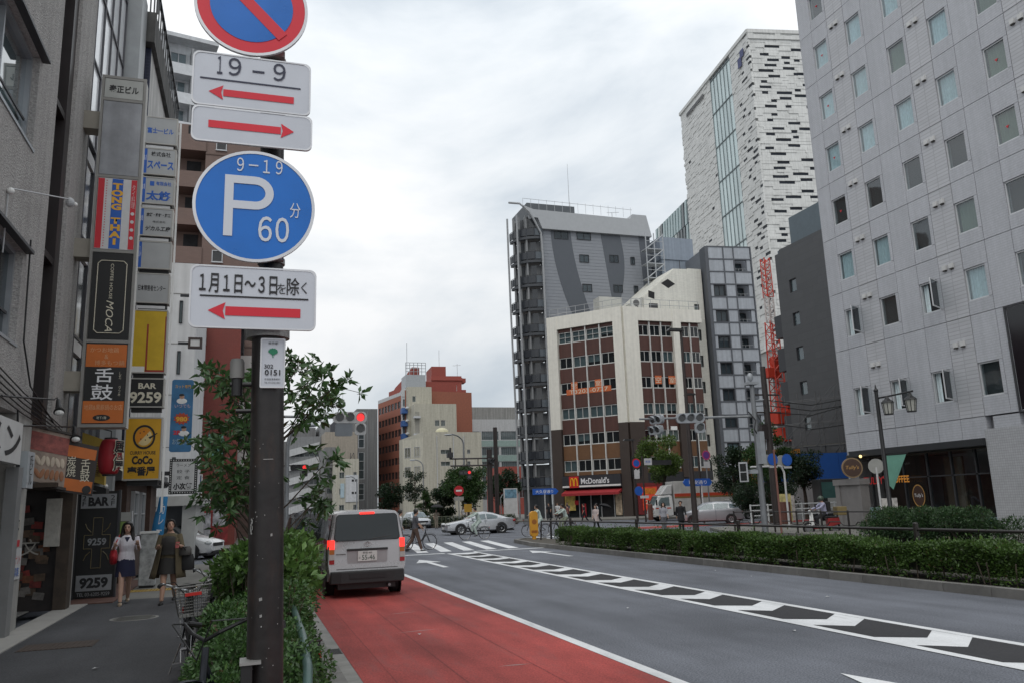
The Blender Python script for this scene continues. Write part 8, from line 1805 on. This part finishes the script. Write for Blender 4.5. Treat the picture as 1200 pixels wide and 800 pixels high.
for lab, dx, dz, w_, h_, m_ in (('grey handbag hanging on the forearm of the woman in charcoal', -.30, .06, .13, .17, mat('bag_grey', (.075, .07, .065), .5, var=.2)), ('large black tote bag under the grey handbag', -.33, -.16, .15, .30, mat('bag_black', (.012, .012, .013), .6))):
    b = held('handbag', lab, 'bag', r); c = J['tp'](.1, .06 if dz > 0 else -.02, dx); k = MB(); k.loft([[(c.x+w_*q*cos(t), c.y+.06*q*sin(t), c.z+dz+z) for t in np.linspace(0, 2*pi, 14, endpoint=False)] for z, q in ((-h_*.5, .85), (-h_*.4, 1.0), (h_*.2, .95), (h_*.5, .75))]); k.o('bag_body', m_, b, smooth=50); e = J['A'][1][1]; k = MB(); k.tube([(c.x+w_*.5, c.y, c.z+dz+h_*.45), (e.x+.03, e.y+.03, e.z+.01), (e.x-.02, e.y+.1, e.z+.0), (c.x-w_*.5, c.y, c.z+dz+h_*.45)], .009, 6); k.o('handle', m_, b)
# pedestrians on and beyond the crossing
WALK = 'people crossing the junction'
jeans = cloth('blue_jeans', (.03, .05, .11)); wt = cloth('white_shirt', (.55, .55, .55)); gt = cloth('grey_shirt', (.075, .075, .085)); br = cloth('brown_trousers', (.09, .055, .042)); bk = cloth('black', (.014, .014, .016)); pk = cloth('pale_pink', (.50, .42, .40)); pg = cloth('pale_green', (.40, .47, .43)); hv = cloth('olive', (.20, .22, .16))
person('man in white shirt and jeans walking beside the man in grey shirt', (6.15, 34.9, 0), -pi/2+.1, 1.76, SKIN2, wt, jeans, BLACK, HAIR, 0, legs=(.25, -.25), knees=(.05, .3), vox=.014, group=WALK)
person('man in grey shirt and brown trousers pushing a bicycle over the crossing', (6.75, 34.5, 0), -pi/2-.05, 1.78, SKIN, gt, br, BLACK, HAIR, 0, legs=(.32, -.28), knees=(.05, .35), arms=(.3, .5), elbows=(.3, .3), vox=.014, group=WALK)
bicycle('bicycle pushed over the crossing behind the man in grey shirt', (7.0, 35.2, 0), -pi/2+.15, ('black', None), False)
def rider(label, loc, rz, h, top, bottom, blabel, basket=False, hair=HAIR, vox=.018):
    bicycle(blabel, loc, rz, ('black', None), basket)
    d = Vector((sin(-rz), cos(-rz), 0)); o = Vector(loc)-d*.27
    return person(label, tuple(o), rz, h, SKIN, top, bottom, BLACK, hair, 0, legs=(1.05, .72), knees=(1.0, 1.0), arms=(1.0, 1.0), elbows=(.15, .15), abd=(.2, .2), lean=.32, seat=.95, sleeve=1.0, vox=vox, group='people riding bicycles')
rider('cyclist in pale green suit riding left in front of the silver sedan', (11.7, 43.2, 0), pi/2, 1.70, pg, pg, 'bicycle ridden in front of silver sedan')
rider('cyclist in pale green suit behind the amber bollard, leading the pair', (15.3, 43.4, 0), pi/2, 1.72, pg, pg, 'bicycle of leading rider behind the amber bollard', True)
rider('cyclist in pale green jacket with olive vest, following close behind another', (17.2, 44.3, 0), pi/2, 1.70, pg, hv, 'bicycle of the second rider behind the rail')
person('woman in pale pink coat walking behind the median hedge', (20.6, 47.2, 0), pi*.75, 1.62, SKIN2, pk, bk, BLACK, HAIR, .05, fem=True, longtop=.30, sleeve=.9, arms=(-.1, .3), elbows=(.5, .8), vox=.018, group=WALK)
person('person in black jacket walking left before the restaurant awning', (27.3, 65.0, 0), pi/2, 1.68, SKIN, bk, bk, BLACK, HAIR, 0, vox=.024, group=WALK)
J = person('person in white shirt and black trousers holding a dark umbrella', (28.2, 64.3, 0), pi*.4, 1.68, SKIN2, wt, bk, BLACK, HAIR, 0, arms=(.2, .5), elbows=(1.0, .4), vox=.024, group=WALK)
def umbrella(label, loc, tilt):
    u = T('umbrella', label, 'umbrella', loc); u.rotation_euler = (0, tilt, 0); k = MB(); n = 16
    k.loft([[(q*cos(2*pi*j/n), q*sin(2*pi*j/n), z) for j in range(n)] for q, z in ((.55, .62), (.42, .74), (.2, .82), (.01, .85))], False); k.o('canopy', bk, u).modifiers.new('t', 'SOLIDIFY').thickness = .006; MB().tube([(0, 0, 0), (0, 0, .84)], .012, 6).o('shaft', BLACK, u)
umbrella('dark umbrella held low beside the person in white shirt', (28.75, 64.2, .75), .3)
person('person in black coat standing at kerb by the dark lamp post', (21.7, 38.6, .0), pi*.9, 1.68, SKIN, bk, bk, BLACK, HAIR, 0, longtop=.25, sleeve=1, legs=(.05, -.05), knees=(0, .05), vox=.018, group=WALK)
person('person in pale grey top waiting left of the person in black', (21.0, 39.2, .0), pi*.9, 1.63, SKIN2, cloth('pale_grey', (.30, .30, .33)), cloth('grey_trousers', (.1, .1, .11)), BLACK, HAIR, .1, fem=True, legs=(.05, -.05), knees=(0, .05), sleeve=.8, vox=.018, group=WALK)
person('person standing under a black umbrella by the far low hedge', (15.0, 67.5, 0), pi, 1.62, SKIN, cloth('beige', (.22, .19, .15)), cloth('beige', None), BLACK, HAIR, 0, legs=(.05, -.05), knees=(0, 0), vox=.026, arms=(.1, .6), elbows=(.2, 1.2), group=WALK)
umbrella('black umbrella over the standing person by far hedge', (15.0, 67.3, 1.15), .05)
person('person in white top near the no entry sign', (19.3, 75.0, .15), pi, 1.62, SKIN2, wt, cloth('beige', None), BLACK, HAIR, .1, vox=.026, group=WALK)
for i, (x, y, lab, t_, b_) in enumerate(((24.6, 62.0, 'person in dark red shorts riding left behind the sedan', cloth('dull_red', (.18, .06, .05)), bk), (27.0, 70.5, 'person in white shirt with black bag by the yellow poster', wt, bk), (27.9, 70.3, 'person in grey jacket beside the person with black bag', gt, bk), (26.3, 70.9, 'person in black suit leftmost by the yellow poster', bk, bk))):
    person(lab, (x, y, .0 if i == 0 else .15), pi/2 if i == 0 else pi*.8, 1.68, SKIN, t_, b_, BLACK, HAIR, 0, vox=.026, group=WALK)
person('man in black jacket by the parked bicycles left of the van', (2.35, 38.5, 0), pi*.9, 1.72, SKIN, bk, bk, BLACK, HAIRB, 0, sleeve=1, vox=.018, group=WALK)
person('person in pale blue shirt in the side street by the red posters', (-3.1, 43.2, .15), pi, 1.66, SKIN, cloth('pale_blue', (.35, .42, .5)), jeans, BLACK, HAIR, 0, vox=.022, group=WALK)
# delivery rider on a motor scooter
def scooter():
    r = T('delivery_scooter', 'delivery scooter with a carrier box by the hooped barrier', 'scooter', (24.4, 30.9, 0), pi/2-.2); RD = mat('scooter_red', (.25, .02, .02), .4)
    for y in (.62, -.58):
        k = MB(); n = 22
        for i in range(n): a, c = 2*pi*i/n, 2*pi*(i+1)/n; k.tube([(0, .24*cos(a), .24*sin(a)), (0, .24*cos(c), .24*sin(c))], .05, 8)
        w = k.o('wheel', RUB, r, (0, y, .29)); MB().tube([(-.04, 0, 0), (.04, 0, 0)], .16, 14).o('rim', HUB, w)
    k = MB(); k.loft([[(-.12, .40, .45), (.12, .40, .45), (.16, .45, .95), (-.16, .45, .95)], [(-.12, .52, .40), (.12, .52, .40), (.12, .48, 1.0), (-.12, .48, 1.0)]]); k.tube([(0, .62, .29), (0, .42, 1.0)], .04, 8); k.o('front_shield', WHITEP, r, bevel=.02); k = MB(); k.box(-.13, .13, -.25, .42, .26, .34); k.loft([[(-.14, -.25, .3), (.14, -.25, .3), (.14, -.25, .7), (-.14, -.25, .7)], [(-.12, -.85, .45), (.12, -.85, .45), (.1, -.8, .75), (-.1, -.8, .75)]]); k.o('body', RD, r, bevel=.03); k = MB(); k.box(-.13, .13, -.75, -.15, .71, .8); k.o('seat', BLACK, r, bevel=.04); k = MB(); k.tube([(-.32, .3, 1.02), (0, .42, 1.0), (.32, .3, 1.02)], .02, 8); k.o('handlebar', BLACK, r); MB().box(-.22, .22, -1.15, -.7, .82, 1.2).o('carrier_box', mat('carrier_tan', (.20, .15, .06), .6), r, bevel=.03); k = MB(); k.ell((0, .52, 1.0), (.09, .07, .09), 12, 8); k.o('head_lamp', LAMPC, r); k = MB()
    for s in (-1, 1): k.tube([(s*.2, .34, 1.02), (s*.28, .36, 1.2)], .008, 5); k.ell((s*.28, .36, 1.24), (.07, .015, .05), 10, 6)
    k.o('mirror', BLACK, r)
scooter()
J = person('delivery rider in lilac shirt with black backpack sitting on scooter', (24.65, 30.95, 0), pi/2-.2, 1.70, SKIN, cloth('lilac', (.33, .33, .45)), bk, BLACK, None, None, legs=(1.2, 1.2), knees=(1.15, 1.15), arms=(.9, .9), elbows=(.3, .3), lean=.12, seat=.88, sleeve=1, vox=.018)
k = MB(); k.m = J['tw']; k.ell((0, 0, .035), (.12, .135, .12), 16, 12); k.o('helmet', mat('helmet_grey', (.06, .08, .06), .3), J['r'], smooth=60)
bp = T('backpack', 'black backpack worn by the delivery rider', 'backpack'); bp.location = J['r'].location; bp.rotation_euler = J['r'].rotation_euler; c = J['tp'](.3, -.2); k = MB(); k.box(c.x-.16, c.x+.16, c.y-.1, c.y+.08, c.z-.25, c.z+.24); k.o('pack', bk, bp, bevel=.06)
# ------------------------------------------------------------------ vegetation
BARK = mat('bark', (.075, .06, .045), .9, var=.3, scale=5, bump=.5, bscale=20); DARKIN = mat('light_block_core', (.022, .028, .014), .95, var=.4, scale=8)  # last one: near-black fill for the light-blocking hedge core
def foreground_tree():
    r = T('broadleaf_street_tree', 'street tree with whorls of large leaves, its branches reaching past the sign post', 'tree', (.12, 11.4, .13))
    C = [(0.41, 11.92, 3.91), (0.65, 11.91, 3.85), (0.79, 10.3, 3.41), (1.01, 10.35, 3.35), (0.81, 11.52, 3.3), (0.6, 10.75, 3.0), (0.96, 11.29, 3.27), (-0.48, 11.29, 3.61), (-0.26, 11.25, 3.43), (-0.1, 10.49, 3.37), (-0.09, 11.5, 3.18), (-0.48, 11.91, 2.93), (-0.03, 11.0, 2.89), (-0.5, 10.26, 2.47), (-0.02, 11.04, 2.51), (-0.36, 10.77, 2.19), (-0.5, 11.81, 2.0), (-0.21, 11.15, 1.87), (-0.01, 11.21, 2.03), (0.91, 10.79, 2.37), (0.91, 11.12, 2.0), (0.86, 12.0, 1.9), (0.17, 11.81, 3.7), (0.24, 11.63, 3.31), (0.19, 11.52, 2.71), (0.21, 11.83, 2.27), (-.35, 11.6, 2.7), (-.2, 11.3, 2.95), (-.05, 11.2, 2.3), (-.3, 11, 2.2)]
    base = Vector((.12, 11.4, .13)); k = MB(); tr = [(0, 0, 0), (-.03, .02, .9), (-.06, .05, 1.7), (0, .03, 2.5), (.06, .1, 3.2), (.1, .2, 3.7)]; k.tube(tr, [.075, .06, .05, .042, .03, .018], 10); k.o('trunk', BARK, r, smooth=50)
    rg = np.random.default_rng(5); P = []; D = []; k = MB()
    for c in C:
        v = Vector(c)-base; zt = max(.9, v.z-.55-.25*hypot(v.x, v.y)); i = min(4, int(zt/.8)); t = tr[min(5, i)]; s0 = Vector((t[0], t[1], min(zt, 3.5))); mid = s0.lerp(v, .5)+Vector((rg.normal()*.05, rg.normal()*.05, -.08)); k.tube([s0, mid, v], [.016, .010, .005], 6)
        for q in range(12):
            off = rg.normal(size=3)*np.array([.13, .16, .12]); p = np.array(v)+off; ax = off/np.linalg.norm(off)*.5+np.array([0, 0, .35])+rg.normal(size=3)*.25; ax /= np.linalg.norm(ax); k.tube([tuple(np.array(v)*.6+p*.4-ax*.03), tuple(p)], .0035, 4)
            u = np.cross(ax, [.3, .9, .2]); u /= np.linalg.norm(u); w = np.cross(ax, u)
            for j in range(8):
                a = 2*pi*j/8+rg.uniform(-.25, .25); el = rg.uniform(.05, .75); d = (u*cos(a)+w*sin(a))*cos(el)+ax*sin(el)-np.array([0, 0, .22]); P.append(p+ax*rg.uniform(-.03, .02)); D.append(d)
    k.o('branches', BARK, r)
    crown = leafmesh('crown', np.array(P), np.array(D), .128, .38, leafmat('broad_leaf', (.068, .145, .046), gloss=.35), r, seed=4); stuff(crown)
foreground_tree()
def shrubs():
    rg = np.random.default_rng(2)
    def bush(label, clumps, leaf, asp, m, cat='shrub', core=True, seed=1, shell=.4, twigs=True, group=None, name='shrub'):
        cx = np.mean([c[0] for c in clumps]); cy = np.mean([c[1] for c in clumps]); r = T(name, label, cat, (cx, cy, .13), 0, group)
        cl = [(c[0]-cx, c[1]-cy, c[2]-.13, *c[3:]) for c in clumps]; P, D = clump_points(cl, seed, shell); f = P[:, 2] > .03; stuff(leafmesh('foliage', P[f], D[f], leaf, asp, m, r, seed=seed))
        k = MB()
        for c in cl:
            for q in range(7): a = rg.uniform(0, 6.28); e = Vector((c[0]+c[3]*.7*cos(a), c[1]+c[4]*.7*sin(a), c[2]+c[5]*rg.uniform(-.2, .8))); s0 = Vector((c[0]*.8, c[1]+rg.uniform(-.1, .1), 0)); k.tube([s0, s0.lerp(e, .55)+Vector((0, 0, .05)), e], [.012, .008, .003], 5)
        k.o('stems', BARK, r); return r
    LM = leafmat('small_leaf', (.075, .16, .045), .5, .42); LG = leafmat('light_leaf', (.11, .21, .05), .5, .38); LD = leafmat('dark_leaf', (.040, .092, .028), .5, .45)
    GR = 'planted shrubs along the kerb'
    def clumps(x0, x1, y0, y1, z0, z1, n, per, rad, seed):
        g = np.random.default_rng(seed); out = []
        for i in range(n): q = rad*g.uniform(.7, 1.25); out.append((g.uniform(x0, x1), g.uniform(y0, y1), g.uniform(z0, z1), q, q, q*.8, per))
        return out
    bush('low fine-leaved shrub right in front of the brown sign post', clumps(-.20, .32, 5.2, 7.2, .30, .84, 20, 2300, .26, 1), .034, .5, LM, seed=11, group=GR)
    bush('small dense sprig of shrub nearest the camera, left of the sign post', clumps(-.36, -.04, 4.9, 6.4, .25, .78, 16, 1500, .2, 8), .034, .5, LM, seed=18, group=GR)
    bush('fine-leaved shrub behind the sign post, reaching over the pavement', clumps(-.22, .42, 7.2, 9.2, .35, .98, 24, 1700, .28, 2), .040, .5, LM, seed=12, group=GR)
    bush('broader light green shrub, tallest of the row beside the parked bicycles', clumps(-.18, .55, 8.6, 10.4, .95, 1.38, 22, 420, .26, 3), .085, .52, LG, seed=13, group=GR)
    bush('dense middle shrub of the row below the street tree', clumps(-.20, .52, 9.4, 12.0, .35, 1.22, 26, 1100, .32, 4), .05, .5, LD, seed=14, group=GR)
    bush('light leafy shrub between street tree and the van', clumps(.35, .58, 9.2, 12.2, .9, 1.40, 13, 360, .26, 5), .085, .5, LG, seed=15, group=GR)
    bush('farther shrub of the row near the side of the van', clumps(-.05, .55, 12.5, 16.5, .4, 1.05, 18, 700, .32, 6), .06, .5, LM, seed=16, group=GR)
    bush('last shrub of the row before the crossing', clumps(0, .8, 17, 24, .4, 1.0, 16, 420, .4, 7), .08, .5, LM, seed=17, group=GR)
    # clipped median hedge
    r = T('clipped_hedge', 'long low clipped hedge on the concrete-edged median', 'hedge', (0, 0, .12)); n = 60000; g = np.random.default_rng(21); y = g.uniform(-3, 31.5, n*2); 
    keep = g.uniform(0, 1, n*2) < np.clip(1.35-np.abs(y-12)/26, .25, 1); y = y[keep]; N = len(y); face = g.uniform(0, 1, N); xl = 12.28-.018*(y+6)+.36; w_ = 1.0
    x = np.where(face < .5, xl+np.abs(g.normal(0, .05, N)), xl+g.uniform(0, w_, N)); top = .64+.05*np.sin(y*1.7)+.03*np.sin(y*4.3+1); z = np.where(face < .5, g.uniform(.0, 1, N)**.62*top, top-np.abs(g.normal(0, .05, N)))
    shoot = g.uniform(0, 1, N) < .05; z = z+shoot*np.abs(g.normal(0, .07, N)); gap = (np.sin(y*3.1)+np.sin(y*7.7+2) > 1.1) & (face < .5) & (z < .3); z = np.where(gap, z+.3, z)
    x += .06*np.sin(y*2.3+z*4)+.04*np.sin(y*6.1); P = np.stack([x, y, z], 1); D = np.where(face[:, None] < .5, np.array([-.7, 0, .35]), np.array([0, 0, .9]))+g.normal(size=(N, 3))*.55
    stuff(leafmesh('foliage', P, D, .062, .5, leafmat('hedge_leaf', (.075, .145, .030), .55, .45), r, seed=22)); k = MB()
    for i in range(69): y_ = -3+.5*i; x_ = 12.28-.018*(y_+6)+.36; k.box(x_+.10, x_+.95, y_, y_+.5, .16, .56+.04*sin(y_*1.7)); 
    k.o('light_block_core', DARKIN, r); k = MB()  # added dark boxes inside the hedge, there to block light behind the leaves
    for i in range(110): y_ = g.uniform(-2, 31); x_ = 12.28-.018*(y_+6)+.42; k.tube([(x_, y_, 0), (x_+g.uniform(-.1, .1), y_+g.uniform(-.15, .15), .4)], .012, 5)
    k.o('stems', BARK, r)
    # big shrub before the coffee shop
    bush('large spreading shrub in front of the coffee shop', [(22.2+g.uniform(-.4, .5), yy, zz, .6, .65, .38, 1900) for yy in np.linspace(20.6, 25.0, 8) for zz in (.45, .85)], .09, .35, LD, seed=31, name='spreading_shrub')
    bush('smaller shrub at the far right end by the low tiled wall', [(22.8, yy, .5, .5, .6, .4, 1100) for yy in (17.6, 18.7, 19.8)], .09, .4, LD, seed=32, name='spreading_shrub')
    # trees by the crossing
    def tree(label, x, y, h, cz, rx, rz_, n, leaf, m, trunk=.14, seed=1, conical=False, zt=.13):
        r = T('street_tree', label, 'tree', (x, y, zt), 0, 'trees around the junction'); g = np.random.default_rng(seed); cl = []; k = MB(); k.tube([(0, 0, 0), (.05, .02, h*.3), (.0, .05, h*.6), (.05, 0, h*.9)], [trunk, trunk*.8, trunk*.55, trunk*.15], 10); k.o('trunk', BARK, r); b = MB()
        nc = 26
        for i in range(nc):
            u = g.normal(size=3); u /= np.linalg.norm(u); q = g.uniform(.45, 1); f = (1-.5*max(0, u[2])) if conical else 1
            c = (u[0]*rx*q*f, u[1]*rx*q*f, cz+u[2]*rz_*q); s_ = rx*g.uniform(.28, .46); cl.append((*c, s_, s_, s_*.75, n//nc)); b.tube([(0, .03, max(.5, c[2]-rz_*.6)), (c[0]*.5, c[1]*.5, c[2]-.2), c], [trunk*.3, trunk*.18, .015], 5)
        b.o('branches', BARK, r); P, D = clump_points(cl, seed, .5); stuff(leafmesh('crown', P, D, leaf, .55, m, r, seed=seed)); return r
    TL = leafmat('tree_leaf', (.040, .095, .020), .5, .5); TD = leafmat('tree_leaf_dark', (.018, .045, .016), .45, .5); TY = leafmat('tree_leaf_yellow', (.085, .15, .022), .5, .5)
    tree('round bright green street tree by the restaurant and the signal lamps', 34.9, 64.6, 6.6, 5.2, 2.0, 2.2, 9000, .18, TY, seed=41)
    tree('leafy tree with light top behind the grey signal pole', 30.8, 43.6, 6.0, 3.9, 1.35, 2.3, 9000, .15, TL, seed=42)
    tree('dark tree between the truck and the grey signal pole', 33.4, 51.4, 5.2, 3.4, 1.45, 1.8, 8000, .15, TD, seed=43)
    tree('dark broad bush behind the white pipe fence', 30.6, 43.9, 2.6, 1.5, 1.8, 1.1, 8000, .13, TD, .08, seed=44)
    tree('dark tree between the excavator and hotel corner, against the blue hoarding', 36.0, 47.0, 4.6, 3.5, 1.5, 1.3, 7000, .14, TD, seed=45)
    tree('middle street tree behind the silver sedan', 20.4, 77.5, 5.6, 3.5, 2.1, 2.1, 9000, .2, TL, seed=46); tree('shorter tree left of the no entry sign', 18.1, 79, 3.8, 2.1, 1.25, 1.6, 6000, .17, TD, seed=47); tree('dark tree next to the curved balcony tower', 26.2, 84, 5.4, 3.6, 1.7, 2.0, 8000, .2, TD, seed=48)
    tree('small conical evergreen by the far low hedge', 16.9, 81, 3.4, 1.8, .8, 1.5, 4000, .14, TL, .07, seed=49, conical=True); tree('sparse young tree near the low cream building', 17.6, 90, 6.0, 4.0, 1.3, 1.8, 1800, .2, TD, .07, seed=50); tree('small tree at the left of the far low hedge', 14.6, 88, 5.0, 3.0, 1.4, 1.7, 4000, .2, TD, .09, seed=51)
    tree('small round tree in the side street before the red-brown building', -3.3, 41.6, 2.6, 1.9, 1.0, .6, 6000, .12, TL, .06, seed=52)
    tree('dark distant tree right of the curved tower foot', 24.6, 96, 6.4, 4.2, 2.2, 2.2, 6000, .24, TD, seed=53)
    # low hedge and picket fence on the far island
    struct(MB().slab([(12.8, 72), (18, 70.4), (23.6, 72), (26.0, 79), (28, 100), (20, 120), (13, 100)], -.02, .13).o('planted_island', SOIL))
    bush('low hedge along the far planted island', [(13.2+.9*i, 72.2-.1*i+(.0 if i < 7 else .3*(i-6)), .5, .6, .5, .35, 700) for i in range(12)], .12, .5, TD, seed=61, name='low_hedge', cat='hedge')
    r = T('picket_fence', 'low metal fence before the far planted island', 'fence', (12.8, 71.3, .13)); pk_ = MB().tube([(0, 0, 0), (0, 0, .85)], .03, 5).mesh('picket', mat('fence_olive', (.10, .11, .07), .6))
    for i in range(30): link('picket', pk_, r, (i*.35, -.05*i*.35, 0))
    k = MB(); k.tube([(0, 0, .8), (10.2, -.51, .8)], .03, 6); k.tube([(0, 0, .25), (10.2, -.51, .25)], .03, 6); k.o('rail', mat('fence_olive', None), r)
    # scraps on the road
    lm = mat('litter_white', (.5, .5, .5), .8)
    for i, (x, y) in enumerate(((10.9, 16.4), (11.1, 18.2), (9.8, 12.4), (6.2, 13.0), (7.0, 9.7), (-.9, 12.6), (-1.6, 10.5), (2.4, 12.0))):
        o = MB().add([(0, 0, .004), (.05, .01, .015), (.06, .05, .006), (.01, .05, .012)], [(0, 1, 2), (0, 2, 3)]).o('paper_scrap', lm, None, (x, y, .162 if x < 0 else .012), (0, 0, i)); tag(o, 'tiny scrap of white paper lying on the ground', 'litter', 'paper scraps on the ground')
shrubs()
bake_texts()
